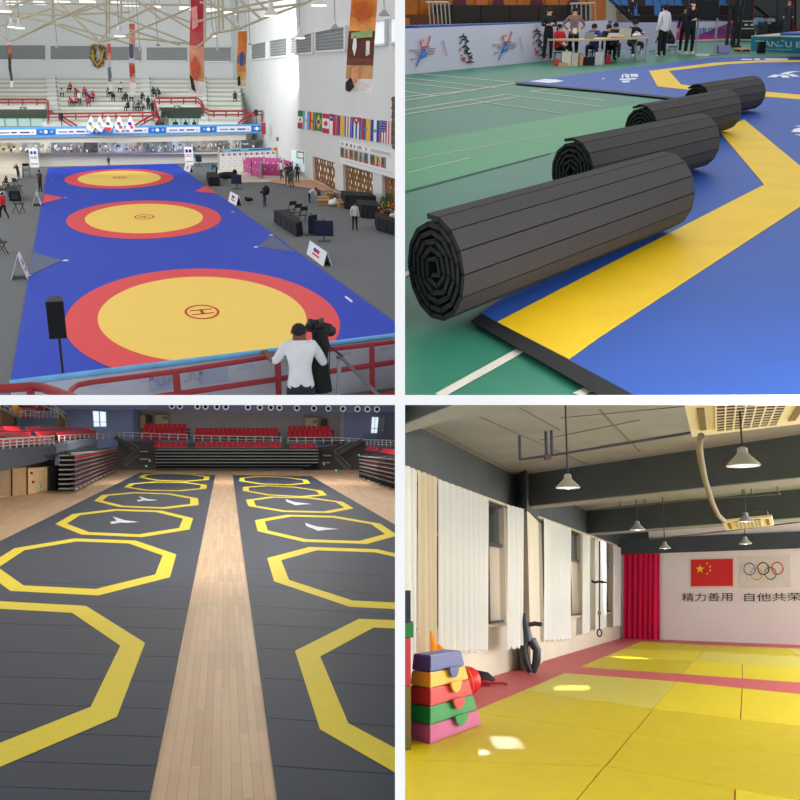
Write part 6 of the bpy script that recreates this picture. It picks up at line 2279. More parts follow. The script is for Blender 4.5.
# far wall: brown recess, blue-grey bulkhead above, side walls
struct('wall_far', wallq([(120, 380), (340, 380), (340, 470), (120, 470)], YW, WBR))
struct('wall_bulkhead', wallq([(60, 380), (440, 384), (440, 412), (284, 412.3), (134, 409.2), (60, 409)], YW - 6, WGB, 5))
struct('wall_far_left', wallq([(40, 380), (133, 380), (133, 470), (40, 470)], YW - 4, WGB, 4))
struct('wall_far_right', wallq([(344, 380), (460, 380), (460, 470), (344, 470)], YW - 4, WGB, 4))
mb = wallq([(340, 409), (344, 409), (344, 440), (340, 440)], YW - 4, rgbm(120, 116, 112), 4)
struct('trim_reveal', mb)
# round ports
for i, x in enumerate((172, 180, 197.5, 205.5, 217, 226, 248, 260, 271, 279.5, 297, 314, 328.5, 343, 357.5, 367.5, 377)):
    y = 405.5 + (x - 170) * .016
    c = A(x, y + .5, YW - 6.1)
    mb = MB(); mb.smooth = True
    mb.lathe(c, [(.46, 0), (.46, .12), (.27, .12), (.27, 0)], rgbm(224, 226, 224), 16, (0, -1, 0))
    mb.lathe(c, [(0, .04), (.26, .04)], rgbm(12, 12, 14), 16, (0, -1, 0))
    thing('round_port', mb, 'round dark port with a pale rim high on the bulkhead wall', 'vent', 'round ports along the bulkhead')
# windows
for k, (px4, lab) in enumerate(((((93, 411), (106, 412), (106.5, 426.5), (94, 426.5)), ''), (((372, 417), (378.5, 417.5), (377, 433), (371, 433)), ''))):
    mb = MB()
    q = [A(x, y, YW - 4.3) for x, y in px4]
    mb.slab(q, (0, .2, 0), mat('day window', (226, 240, 250), .4, emit=.75))
    for u0, v0, u1, v1 in ((-.08, -.07, 1.08, 0), (-.08, 1, 1.08, 1.07), (-.1, 0, 0, 1), (1, 0, 1.1, 1), (.46, 0, .52, 1), (0, .7, 1, .73)):
        mb.slab([bil(q, u0, v0), bil(q, u1, v0), bil(q, u1, v1), bil(q, u0, v1)], (0, -.15, 0), rgbm(120, 128, 140))
    struct('window_%d' % (k + 8), mb)
mb = wallq([(379, 417), (385, 417), (384.5, 433), (378, 433)], YW - 4.3, mat('dull window', (96, 104, 112), .4), .1)
struct('window_10', mb)
# doors at the back of the seating
for px4, cc, k in ((((305, 418), (318, 418), (317, 432), (304, 432)), (150, 128, 96), 5), (((321.5, 420), (327, 420), (326.5, 432), (320.5, 432)), (60, 34, 36), 6), (((155, 415), (168.5, 415), (168.5, 428), (155, 428)), (142, 122, 92), 7),
                   (((140.5, 415.5), (146, 415.5), (146, 428), (140.5, 428)), (150, 128, 96), 8), (((146, 416), (152, 416), (152, 428), (146, 428)), (56, 36, 36), 9)):
    mb = MB()
    q = [A(x, y, YW - .2) for x, y in px4]
    mb.slab(q, (0, .1, 0), rgbm(*cc))
    mb.slab([bil(q, .85, .5), bil(q, .9, .5), bil(q, .9, .6), bil(q, .85, .6)], (0, -.15, 0), rgbm(180, 180, 176))
    for u0, v0, u1, v1 in ((-.06, -.05, 1.06, 0), (-.06, 0, 0, 1), (1, 0, 1.06, 1)):
        mb.slab([bil(q, u0, v0), bil(q, u1, v0), bil(q, u1, v1), bil(q, u0, v1)], (0, -.12, 0), rgbm(*[int(c * .75) for c in cc]))
    struct('door_%d' % k, mb)
for x, y in ((314.5, 421.8), (165, 418.4)):
    mb = MB(); mb.slab([A(a, b, YW - .5) for a, b in ((x - 1.8, y - 1), (x + 1.8, y - 1), (x + 1.8, y + 1), (x - 1.8, y + 1))], (0, .1, 0), rgbm(36, 60, 140))
    mb.slab([A(a, b, YW - .56) for a, b in ((x - 1, y - .2), (x + 1, y - .2), (x + 1, y + .2), (x - 1, y + .2))], (0, .05, 0), rgbm(150, 170, 210))
    thing('door_sign', mb, 'small blue sign on the pale door of the %s far corner' % ('right' if x > 200 else 'left'), 'sign')

# seat builder
sp_ = None


SEATS = []


def seat(p, rz, lab, grp, k=1.0):
    px_ = 400 + p.x / p.y * 1000
    if -4 < px_ < 398:
        SEATS.append((k * R.ppm(p), p, rz, lab, grp, k))


def make_seat(p, rz, lab, grp, k):
    global sp_
    if sp_ is None:
        sp_ = empty('arena_seat', lab, 'seat', p, rz, grp, k)
        mb = MB(); mb.slab([(-.26, -.22, .3), (.26, -.22, .3), (.26, .2, .34), (-.26, .2, .34)], (0, 0, .14), LSEAT); part('seat', mb, sp_, True)
        mb = MB(); mb.slab([(-.26, .12, .42), (.26, .12, .42), (.26, .26, .98), (-.26, .26, .98)], (0, .1, 0), LSEAT); part('backrest', mb, sp_, True)
    else:
        clone(sp_, p, rz, lab, grp, (k, k, k * .6) if lab.find('rear') < 0 and lab.find('folded') < 0 else k)


# rear seating: rows of each block
blocks = [((140, 186.5), 424.2, 438.5, 'left'), ((195, 278), 429.3, 437.6, 'centre'), ((287.5, 333), 427.4, 437.6, 'right')]
YS0 = 132.0
for (xa, xb), yt, yb, nm in blocks:
    nr = 4 if nm != 'centre' else 3
    mb = MB()
    for r_ in range(nr):
        Y = YS0 + r_ * 2.6
        yy = yb + .3 - (yb - yt) * (r_) / nr
        mb.slab([A(xa, yy + .2, Y - .6), A(xb, yy + .2, Y - .6), A(xb, yy + 3, Y - .6), A(xa, yy + 3, Y - .6)], (0, 2.6, 0), rgbm(70, 60, 64))
        x0, x1 = A(xa + (.9 * r_ if nm == 'left' else 0), 430, Y).x, A(xb - (.9 * r_ if nm == 'right' else 0), 430, Y).x
        n_ = max(1, int((x1 - x0) / .62))
        z = A(200, yy, Y).z - .42
        for j in range(n_):
            seat(V((x0 + (j + .5) * (x1 - x0) / n_, Y, z)), 0, 'red seat in the %s rear block, %s row' % (nm, ('front', 'second', 'third', 'top')[r_]), 'red seats of the %s rear block, %s row' % (nm, ('front', 'second', 'third', 'top')[r_]), 1.05)
    struct('trim_rear_terrace', mb)

# rear balcony fascia with rail
mb = MB()
for px4 in (((124, 438.5), (158, 440), (158, 449), (124, 444)), ((136, 440), (195, 440.5), (195, 444), (136, 444)), ((195, 440.8), (281, 441.2), (281, 444.4), (195, 444)), ((318, 441.5), (362, 440), (352, 448), (333, 453), (318, 453)), ((287, 441.2), (345, 441.2), (345, 444.5), (287, 444.5))):
    mb.slab([A(x, y, 129.5) for x, y in px4], (0, .3, 0), FAS)
struct('wall_rear_fascia', mb)


def lrail(a, b, Y, hp, nposts, lab, Yb=None, infill=False):
    Yb = Yb or Y
    t = empty('balcony_rail', lab, 'railing', A(a[0], a[1] + hp, Y))
    mid = []
    mb = MB()
    mb.tube([A(a[0], a[1], Y), A(b[0], b[1], Yb)], .06, STEEL, 6)
    part('top_rail', mb, t)
    mb = MB()
    mb.tube([A(a[0], a[1] + hp * .5, Y), A(b[0], b[1] + hp * .5, Yb)], .035, STEEL, 6)
    part('middle_rail', mb, t)
    for i in range(nposts):
        u = i / (nposts - 1)
        # equal steps in space, not in the picture
        p = A(a[0], a[1], Y).lerp(A(b[0], b[1], Yb), u)
        q_ = A(a[0], a[1] + hp, Y).lerp(A(b[0], b[1] + hp, Yb), u)
        mb = MB(); mb.bar(q_, p, .09, .09, STEEL)
        part('post', mb, t)


lrail((124, 432.5), (187, 434.5), 129, 6, 8, 'pale steel rail in front of the left rear seats')
lrail((194, 435.5), (281, 437), 129, 6, 11, 'pale steel rail in front of the centre rear seats')
lrail((288, 437.5), (341, 437.5), 129, 6, 7, 'pale steel rail in front of the right rear seats')
lrail((341, 437.5), (364, 439), 129, 5, 4, 'short pale rail at the right far corner')
for (xa, xb), nm in (((195, 281), 'centre'), ((153, 187), 'left'), ((290, 316), 'right')):
    mb = MB()
    x0, x1 = A(xa, 446, 126).x, A(xb, 446, 126).x
    z = A(200, 448.3 if nm != 'right' else 449.6, 126).z
    n_ = int((x1 - x0) / .64)
    for j in range(n_):
        seat(V((x0 + (j + .5) * (x1 - x0) / n_, 126, z - .2)), 0, 'red seat in the row on top of the %s folded stand' % nm, 'red seats on the %s folded stand' % nm, 1.05)

# folded retractable stands, back
def folded(x0, x1, yt, yb, tiers_, Y, lab, x0b=None):
    t = empty('folded_stand', lab, 'retractable stand', A((x0 + x1) / 2, yb, Y))
    mb = MB(); mb.slab([A(x0, yt, Y + .5), A(x1, yt, Y + .5), A(x1, yb, Y + .5), A(x0, yb, Y + .5)], (0, 3, 0), DRK); part('body', mb, t)
    for i in range(tiers_):
        y = yt + (yb - yt) * (i + .3) / tiers_
        mb = MB()
        xe = x1 - (0 if i < tiers_ - 3 else (i - tiers_ + 3) * (x1 - x0) * .05)
        mb.bar(A(x0, y, Y + .2 - i * .1), A(xe, y, Y + .2 - i * .1), .6, .12, mat('tier edge', (128, 132, 132), .4) if i < tiers_ - 2 else rgbm(76, 78, 80))
        part('tier_edge', mb, t)
    mb = MB(); mb.slab([A(x0, yb - 1.4, Y - .5), A(x1, yb - 1.4, Y - .5), A(x1, yb, Y - .5), A(x0, yb, Y - .5)], (0, .8, 0), BLACKM); part('base', mb, t)


folded(156, 318.5, 449, 471, 7, 122, 'long black folded stand with grey tier edges along the far side')
# rails and steps in gaps
for x in (188, 282.5):
    mb = MB()
    for j in range(5):
        mb.slab([A(x - 1, 447 - j * 2.5, 128 + j), A(x + 7, 447 - j * 2.5, 128 + j), A(x + 7, 449.5 - j * 2.5, 128 + j), A(x - 1, 449.5 - j * 2.5, 128 + j)], (0, 1, 0), rgbm(92, 100, 98))
    struct('trim_rear_steps', mb)
# corner stairs
def stair(pts, lab, Y=125):
    t = empty('corner_stair', lab, 'stair', A(pts[1][0], 470, Y))
    mb = MB()
    for a, b in zip(pts, pts[1:]):
        mb.bar(A(*a, Y), A(*b, Y), .5, .45, rgbm(64, 66, 66))
    part('flight', mb, t)
    mb = MB()
    for a, b in zip(pts, pts[1:]):
        mb.bar(A(a[0], a[1] - 5, Y), A(b[0], b[1] - 5, Y), .08, .08, rgbm(110, 114, 112))
        for j in range(5):
            u = j / 4
            x, y = a[0] + (b[0] - a[0]) * u, a[1] + (b[1] - a[1]) * u
            mb.bar(A(x, y, Y), A(x, y - 5, Y), .05, .05, rgbm(90, 94, 92))
    part('handrail', mb, t)


mb = MB()
wallq([(118, 440), (157, 444), (157, 472), (118, 472)], 127, mat('dark timber back', (62, 52, 46), .8), .3, None, mb)
wallq([(316, 448), (365, 441), (365, 478), (316, 476)], 127, MATS['dark timber back'], .3, None, mb)
struct('wall_rear_low', mb)
stair([(115, 437), (139, 453), (124, 465)], 'dark metal stair in the left far corner')
stair([(362, 440), (334, 456), (350, 471)], 'dark metal stair in the right far corner')
for (x, y), lab in (((146.3, 466), 'green exit light in the left far corner'), ((336, 470.3), 'green exit light under the right corner stair'), ((359, 455), 'green exit light above the right side stand'), ((39.5, 486.5), 'green exit light by the timber doors on the left')):
    mb = MB(); c = A(x, y, 120) if x > 100 else Wall(R, (0, 497.5), (48, 491.5)).pt(x, y, .15)
    k_ = c.y / 1000
    mb.box(c, (1.6 * k_, .1, 1.4 * k_), mat('green glow', (40, 206, 120), .5, emit=1.0)); mb.box(c + V((0, .08, 0)), (2.2 * k_, .1, 2 * k_), BLACKM)
    thing('exit_light', mb, lab, 'exit sign')
for (x, y), lab in (((149.7, 460.5), 'white notice in the left far corner'), ((324, 464), 'white notice on the dark wall in the right far corner')):
    mb = MB(); c = A(x, y, 124.5); mb.box(c, (.22, .05, .32), rgbm(190, 194, 190)); mb.box(c + V((0, -.03, .05)), (.14, .02, .02), rgbm(90, 90, 90))
    thing('notice', mb, lab, 'notice')
for x, y, w_ in ((144, 451.5, 8), (144, 459, 8), (327, 455.5, 8), (326, 462.5, 8)):
    mb = MB(); mb.bar(A(x - w_ / 2, y, 124.6), A(x + w_ / 2, y, 124.6), .2, .12, rgbm(150, 152, 148)); mb.bar(A(x - w_ / 2, y + 1, 124.7), A(x + w_ / 2, y + 1, 124.7), .1, .1, rgbm(70, 70, 70))
    thing('strip_shelf', mb, 'pale strip on the dark wall of the %s far corner, %s of two' % ('left' if x < 200 else 'right', 'upper' if y < 457 else 'lower'), 'strip')

# left side -------------------------------------------------------------------------------------
WS = Wall(R, (74, 492.5), (118, 470.5))     # front of the left folded stand


def ws(x, y, off=0):
    return WS.pt(x, y, off)


t = empty('side_folded_stand', 'black folded stand with grey and red tier edges on the left side', 'retractable stand', ws(95, 482))
n = WS.n
mb = MB()
mb.slab([ws(74, 456.5, -.3), ws(118, 447.5, -.3), ws(118, 470.5, -.3), ws(74, 492, -.3)], -n * 1.15, DRK)
part('body', mb, t)
for i in range(8):
    ya = 454.8 + i * 4.75
    yb = 448 + i * 2.85
    mb = MB()
    off = .0 + i * .02
    a, b = ws(74.5, ya, off), ws(118, yb, off)
    mb.slab([a, b, b - V((0, 0, .1)), a - V((0, 0, .1))], -n * .5, mat('side tier grey', (112, 124, 124), .4) if i < 4 else rgbm(110, 116, 116))
    a2 = a - n * 1.25
    mb.slab([a, a2, a2 - V((0, 0, .1)), a - V((0, 0, .1))], WS.d * .4, rgbm(150, 152, 150))
    part('tier_edge', mb, t)
    if i < 7:
        mb = MB()
        a, b = ws(75, ya + 1.5, off - .1), ws(118, yb + 1, off - .1)
        mb.slab([a, b, b - V((0, 0, .16)), a - V((0, 0, .16))], -n * .1, mat('dull red seat edge', (84, 14, 26), .6) if i else LSEAT)
        part('folded_red_seats', mb, t)
mb = MB()
for j in range(10):
    u = j / 10
    x = 76 + 41 * u
    a = ws(x, 488.3 - (x - 76) * .49 + 1, .12)
    mb.bar(a, a + WS.d * .9, .1, .1, rgbm(170, 172, 172))
part('floor_glides', mb, t)
# top: red benches on the stand
mb = MB()
mb.slab([ws(70, 455.5, -.4), ws(117, 448.2, -.4), ws(117, 446.6, -3), ws(72, 452.3, -3)], (0, 0, .06), rgbm(120, 136, 140))
part('deck', mb, t)
# gallery fascia
WG = Wall(R, (0, 506), (56, 488.5))
WT = Wall(R, (0, 497.5), (48, 491.5))
g = lambda x, y, off=0: WG.pt(x, y, off)
mb = MB()
mb.slab([g(-12, 449), g(56, 444.8), g(56, 459), g(-12, 474)], -WG.n * .4, FAS)
mb.slab([g(-12, 449), g(56, 444.8), g(56, 459), g(-12, 474)], -WG.n * .4, FAS)
mb.slab([g(56, 444.8), g(95, 437), g(95, 444), g(56, 453)], -WG.n * .4, FAS)
struct('wall_gallery_fascia', mb)
mb = MB()
mb.slab([g(60, 443.5, -.6), g(97, 440.2, -.6), g(97, 447.2, -.6), g(60, 456, -.6)], -WG.n * .4, FAS)
struct('trim_gallery_box', mb)
# lower timber wall
mb = MB()
TIM2 = mat('pale birch panel', (176, 144, 108), .6, var=.12, scale=.6)
mb.slab([WT.pt(-12, 471), WT.pt(60, 466), WT.pt(60, 490), WT.pt(-12, 499)], -WT.n * .3, TIM2)
mb.slab([WT.pt(-12, 445, -1.2), WT.pt(55, 445, -1.2), WT.pt(55, 474, -1.2), WT.pt(-12, 478, -1.2)], -WT.n * .2, mat('dark soffit', (58, 46, 40), .9))
struct('wall_timber_left', mb)
for (x0, x1, yt0, yb0, yt1, yb1, k, cc) in ((0, 11.5, 471, 496, 469, 495.5, 10,  (136, 112, 84)), (12, 27, 469, 496.3, 467, 494.5, 11, (156, 124, 88)), (27.5, 48, 470.5, 494.5, 469, 491, 12, (190, 158, 118))):
    mb = MB()
    mb.slab([WT.pt(x0, yt0, .1), WT.pt(x1, yt1, .1), WT.pt(x1, yb1, .1), WT.pt(x0, yb0, .1)], -WT.n * .1, mat('birch door %d' % k, cc, .5, var=.1, scale=.8))
    mb.slab([WT.pt(x1 - .6, yt1, .1), WT.pt(x1, yt1, .1), WT.pt(x1, yb1, .1), WT.pt(x1 - .6, yb1, .1)], WT.n * .1, rgbm(80, 56, 40))
    struct('door_%d' % k, mb)
mb = MB()
for x, y in ((31.5, 473), (33, 482)):
    mb.box(WT.pt(x, y, .15), (.2, .15, .2), rgbm(160, 40, 36))
thing('red_box', mb, 'two small red fire call points on the pale timber door', 'alarm')
mb = MB()
mb.slab([WT.pt(48, 467, .1), WT.pt(62, 464, .1), WT.pt(62, 489, .1), WT.pt(48, 491, .1)], WT.n * .1, DRK)
struct('trim_dark_recess', mb)
# rails of the gallery
def grail(x0, y0, x1, y1, hp0, hp1, n_, off, lab, wl=None):
    wl = wl or WG
    t = empty('gallery_rail', lab, 'railing', wl.pt(x0, y0 + hp0, off))
    a, b, c_, d_ = wl.pt(x0, y0, off), wl.pt(x1, y1, off), wl.pt(x1, y1 + hp1, off), wl.pt(x0, y0 + hp0, off)
    mb = MB(); mb.tube([a, b], .06, STEEL, 6); part('top_rail', mb, t)
    for f_ in (.35, .7):
        mb = MB(); mb.tube([a.lerp(d_, f_), b.lerp(c_, f_)], .03, STEEL, 6); part('middle_rail', mb, t)
    for i in range(n_):
        u = i / (n_ - 1)
        mb = MB(); mb.bar(d_.lerp(c_, u), a.lerp(b, u), .09, .09, STEEL); part('post', mb, t)


grail(-4, 439.5, 54, 436, 10.5, 8.5, 11, .1, 'pale steel rail on the left gallery edge')
grail(59, 435.6, 97, 433.8, 8, 6, 9, -1.4, 'pale steel rail above the side folded stand')
grail(21, 410.3, 58, 412.5, 7, 6, 10, -10, 'pale steel rail of the upper left tier')
grail(68, 414.5, 86, 415.2, 6, 6, 7, -12, 'pale steel rail of the upper tier right of the stair')
grail(97, 433.8, 124, 432.5, 6, 6, 6, -.5, 'pale steel rail bridging to the far corner')
# red seat rows on the gallery
nseat = 0
# (x0,y0) bottom left of row, (x1,y1) bottom right, offset back from gallery line
for x0, y0, x1, y1, off, lab, hk in ((-4, 448, 54, 442, -1.2, 'front row of the left gallery', 1), (-4, 438, 33, 437.5, -3.4, 'second row of the left gallery', 1), (39, 437, 81, 435, -3.4, 'second row of the left gallery, after the aisle', 1),
                                     (-4, 432, 22, 432, -5.6, 'third row of the left gallery', 1), (29, 432, 75, 431, -5.6, 'third row of the left gallery, after the aisle', 1), (84, 434.8, 98, 434.2, -3.4, 'second row end of the left gallery', 1), (76, 431, 93, 431, -5.6, 'third row end of the left gallery', 1),
                                     (60, 441.5, 97, 438, -1.9, 'front row behind the side folded stand', 1), (22, 417.5, 46, 417.5, -10.6, 'upper left tier', 1), (20, 411, 37, 412, -12.5, 'top row of the upper left tier', 1)):
    a, b = g(x0, y0, off), g(x1, y1, off)
    L = (b - a).length
    n_ = int(L / .62)
    z = (a.z + b.z) / 2
    d = (b - a); d.normalize()
    sl = b - a
    rz = math.atan2(-WG.n.x * -1, WG.n.y * -1) if False else math.atan2(WG.d.y, WG.d.x)
    # seats face the court: seat front is local -Y
    fr = V((math.sin(rz), -math.cos(rz), 0))
    if fr.dot(WG.n) < 0:
        rz += math.pi
    n_ = min(n_, 60)
    for j in range(n_):
        p = a + sl * ((j + .5) / n_)
        seat(p - V((0, 0, .1)), rz, 'red seat in the ' + lab, 'red seats: ' + lab, max(1.0, L / n_ / .62))
    mb = MB()
    mb.slab([a - V((0, 0, .15)), b - V((0, 0, .15)), b - V((0, 0, .9)), a - V((0, 0, .9))], -WG.n * 2.0, rgbm(96, 98, 100))
    struct('trim_gallery_row', mb)
for x0, y0, x1, y1, off, lab in ((13, 409, 22, 416.5, -11.5, ''),):
    a, b = g(x0, y0, off), g(x1, y1, off)
    for j in range(6):
        p = a.lerp(b, (j + .5) / 6)
        mb = MB()
        mb.box(p, (.7, .5, .12), mat('orange seat', (214, 140, 20), .5)); mb.box(p + V((0, .25, .3)), (.7, .12, .5), MATS['orange seat'])
        thing('arena_seat', mb, 'orange seat in the small slanted row of the upper left tier', 'seat', 'orange seats of the upper left tier')
# upper left tier fascia and cream stair flanks
mb = MB()
mb.slab([g(21, 417.5, -9.8), g(57, 419, -9.8), g(57, 426.5, -9.8), g(21, 426, -9.8)], -WG.n * .5, rgbm(80, 86, 100))
struct('trim_upper_fascia', mb)
mb = MB()
mb.slab([g(69, 420, -11), g(86, 420.5, -11), g(86, 427, -11), g(69, 427, -11)], -WG.n * .3, rgbm(130, 150, 160))
struct('trim_upper_fascia_end', mb)
CRM = mat('cream stair flank', (150, 140, 100), .7)
for px4, lab in ((((0, 408), (20, 418), (20, 428), (3, 428)), 'l'), (((57, 409), (67, 420), (67, 428), (58, 428)), 'r')):
    mb = MB()
    mb.slab([g(x, y, -10.5) for x, y in px4], -WG.n * .4, mat('brown stair flank', (104, 80, 54), .7))
    a, b = px4[0], px4[1]
    mb.slab([g(a[0], a[1] - 1.5, -10.4), g(b[0], b[1] - 1.5, -10.4), g(b[0], b[1] + 1, -10.4), g(a[0], a[1] + 1, -10.4)], -WG.n * .5, CRM)
    mb.slab([g(b[0] - 1, b[1], -10.4), g(b[0] + .6, b[1], -10.4), g(b[0] + .6, 428, -10.4), g(b[0] - 1, 428, -10.4)], -WG.n * .5, CRM)
    struct('trim_stair_flank', mb)
for (a, b, lab) in (((0, 403), (20, 413), 'sloping pale handrail at the top left corner'), ((30, 400), (58, 412), 'sloping pale handrail of the second stair'), ((46, 400), (68, 415), 'sloping pale handrail beside the upper tier')):
    t = empty('stair_rail', lab, 'handrail', g(*b, -10.2))
    mb = MB(); mb.tube([g(*a, -10.2), g(*b, -10.2)], .06, STEEL, 6); part('rail', mb, t)
    for j in range(5):
        u = j / 4
        x, y = a[0] + (b[0] - a[0]) * u, a[1] + (b[1] - a[1]) * u
        mb = MB(); mb.bar(g(x, y + 5, -10.2), g(x, y, -10.2), .06, .06, STEEL); part('post', mb, t)
# wall behind the gallery
mb = MB()
mb.slab([g(-12, 380, -16), g(120, 380, -16), g(120, 436, -16), g(-12, 440, -16)], -WG.n * .5, WGB)
struct('wall_left', mb)
mb = MB()
mb.slab([g(12, 400, -13), g(60, 404, -13), g(60, 410, -13), g(30, 412, -13)], -WG.n * .5, rgbm(130, 30, 40))
struct('trim_top_row_red', mb)

# guard cage at the left end of the side stand
t = empty('guard_rails', 'cluster of dark metal guard rails on top of the side folded stand', 'railing', g(62, 456, -1))
for j in range(7):
    mb = MB(); x = 57 + j * 1.9
    mb.tube([g(x, 456.5 - j * .1, -.3 - .2 * (j % 3)), g(x, 441 + (j % 2), -.3 - .2 * (j % 3)), g(x + 1.6, 441 + (j % 2), -.3), g(x + 1.6, 456, -.3)], .04, rgbm(96, 104, 104), 5)
    part('hoop', mb, t)
# right side --------------------------------------------------------------------------------------
W7 = Wall(R, (359, 478), (398, 491.5))
r7 = lambda x, y, off=0: W7.pt(x, y, off)
t = empty('side_folded_stand', 'black folded stand with grey tier edges on the right side', 'retractable stand', r7(380, 485))
mb = MB(); mb.slab([r7(359, 455, -.3), r7(430, 462, -.3), r7(430, 502, -.3), r7(359, 478, -.3)], -W7.n * 3, DRK); part('body', mb, t)
for i in range(6):
    mb = MB()
    a, b = r7(359, 455.5 + i * 3.4, .05 * i), r7(430, 463 + i * 6.0, .05 * i)
    mb.slab([a, b, b - V((0, 0, .1)), a - V((0, 0, .1))], -W7.n * .5, rgbm(120, 128, 128) if i < 4 else rgbm(90, 94, 94)); part('tier_edge', mb, t)
    if i < 5:
        mb = MB()
        a, b = r7(363, 457.5 + i * 3.5, 0), r7(430, 466.5 + i * 6, 0)
        mb.slab([a, b, b - V((0, 0, .12)), a - V((0, 0, .12))], -W7.n * .1, MATS['dull red seat edge']); part('folded_red_seats', mb, t)
mb = MB()
for j in range(7):
    a = r7(363 + j * 5, 478.5 + j * 1.85, .25)
    mb.bar(a, a + W7.d * .8, .1, .1, rgbm(150, 152, 152))
part('floor_glides', mb, t)
mb = MB()
mb.slab([r7(352, 440, -7), r7(430, 442, -7), r7(430, 462, -7), r7(352, 452, -7)], -W7.n * .4, mat('right fascia', (66, 70, 84), .7))
struct('wall_gallery_right', mb)
grail(364, 439.5, 400, 440.5, 6, 6.5, 10, -6.6, 'pale steel rail of the right gallery', W7)
for x0, y0, x1, y1, off, lab in ((366, 450.5, 376, 451.5, -2.6, 'short row on the right side stand'), (380, 453, 402, 456, -2.6, 'second short row on the right side stand'), (372, 445, 398, 448, -8.5, 'front row of the right gallery'), (378, 441, 400, 442, -10.5, 'second row of the right gallery'), (384, 437, 402, 437.5, -12.5, 'top row of the right gallery')):
    a, b = r7(x0, y0, off), r7(x1, y1, off)
    L = (b - a).length
    n_ = int(L / .62)
    rz = math.atan2(W7.d.y, W7.d.x)
    fr = V((math.sin(rz), -math.cos(rz), 0))
    if fr.dot(W7.n) < 0:
        rz += math.pi
    for j in range(n_):
        seat(a.lerp(b, (j + .5) / n_) - V((0, 0, .1)), rz, 'red seat in the ' + lab, 'red seats: ' + lab)
    mb = MB()
    mb.slab([a - V((0, 0, .15)), b - V((0, 0, .15)), b - V((0, 0, .8)), a - V((0, 0, .8))], -W7.n * 2, rgbm(60, 62, 70))
    struct('trim_gallery_row', mb)

# the 290 seats that show largest stand alone, the remaining small ones are one object
SEATS.sort(key=lambda s: -s[0])
rear = [s for s in SEATS if 'rear block' in s[3] or 'folded' in s[3]]
rest = [s for s in SEATS if s not in rear]
rear_first = rear + rest
for s_ in rear_first[:288]:
    make_seat(*s_[1:])
left_ = rear_first[288:]
if left_:
    mb = MB()
    for _, p, rz, lab, grp, k in left_:
        Q = Matrix.Rotation(rz, 3, 'Z')
        for pts, vec in (([(-.26, -.22, .3), (.26, -.22, .3), (.26, .2, .34), (-.26, .2, .34)], (0, 0, .14)), ([(-.26, .12, .42), (.26, .12, .42), (.26, .26, .98), (-.26, .26, .98)], (0, .1, 0))):
            mb.slab([p + Q @ V((a[0] * k, a[1] * k, a[2] * k * .6)) for a in pts], Q @ V((vec[0] * k, vec[1] * k, vec[2] * k * .6)), LSEAT)
    thing('arena_seats', mb, 'red seats of the side galleries beyond their nearest seats', 'seats', None, 'stuff')
print('SEATS', len(SEATS), len(rest), len(rear))

# =================================================================== LOWER RIGHT: judo room
R = LR
ZC, ZB = 4.37, 3.62
CREAMW = mat('cream wall', (206, 198, 180), .8, var=.04, scale=.8)
PALEW = mat('pale pink white wall', (236, 228, 226), .8, var=.02, scale=.5)
BEAM = mat('dark grey beam paint', (70, 77, 82), .7, var=.1, scale=1.2)
CONC = mat('concrete ceiling', (142, 147, 158), .9, var=.08, scale=1.0)
PINKF = mat('pink mat vinyl', (196, 92, 96), .55, var=.05, scale=2)
LY = [mat('tatami yellow', (202, 182, 14), .5, var=.04, scale=3), mat('tatami yellow light', (220, 200, 30), .5, var=.04, scale=3), mat('tatami yellow pale', (206, 194, 84), .5, var=.04, scale=3)]
WA = Wall(R, (490, 677), (621, 638))
WBk = Wall(R, (621, 638), (800, 645))
mb = MB()
mb.slab([R.fl(360, 716), R.fl(490, 677), R.fl(621, 637.6), R.fl(860, 647), R.fl(1100, 800), R.fl(900, 860), R.fl(300, 860)], (0, 0, -.1), PINKF)
struct('floor', mb)

# yellow mats: long rows; seams traced along the room's two directions
MZ = .02
t = None
ytiles = [([(478, 709), (560, 668), (602, 679), (540, 716)], 0)]
e0 = lambda y: 478 + (709 - y) / .4136                  # pink/yellow edge x at y
mv = lambda y: 600 + (772 - y) / 1.187                   # main lengthwise seam x at y
def xr_(y, k):                                           # seams right of the main one, through the vanishing point
    return 747 + (k - 747) * (y - 597) / (772 - 597)


rowsL = []
# transverse lines given at the edge, at the seam and far right: (y at pink edge, y at main seam, y at x=800)
TL = [(641.5, 645, 648.5), (649, 651, 656.5), (656.5, 660.5, 667.5), (667, 674, 682.5), (673, 681.5, 694), (690, 709, 726), (712, 733, 755), (758, 766, 800), (820, 840, 880)]
PINKROW = 3
cols_ = [1, 0, 2, None, 1, 0, 0, 0]


def ycross(l, xk):
    """row line l at a seam whose x is at y=772 equal xk: walk the line segments"""
    yE, yM, yR = TL[l]
    xE, xM = e0(yE), mv(yM)
    pts = [(xE, yE), (xM, yM), (800, yR)]
    # find intersection with the seam x = 747+(xk-747)*(y-597)/175
    f_ = lambda y: 747 + (xk - 747) * (y - 597) / 175
    for (xa, ya), (xb, yb) in ((pts[0], pts[1]), (pts[1], pts[2]), (pts[1], (pts[2][0] + 200, pts[2][1] + (pts[2][1] - pts[1][1]) / (800 - xM) * 200))):
        for s_ in range(101):
            u = s_ / 100
            x, y = xa + (xb - xa) * u, ya + (yb - ya) * u
            if (x >= f_(y)) if s_ else False:
                return (x, y)
    return (pts[2][0] + 200, pts[2][1] + 30)


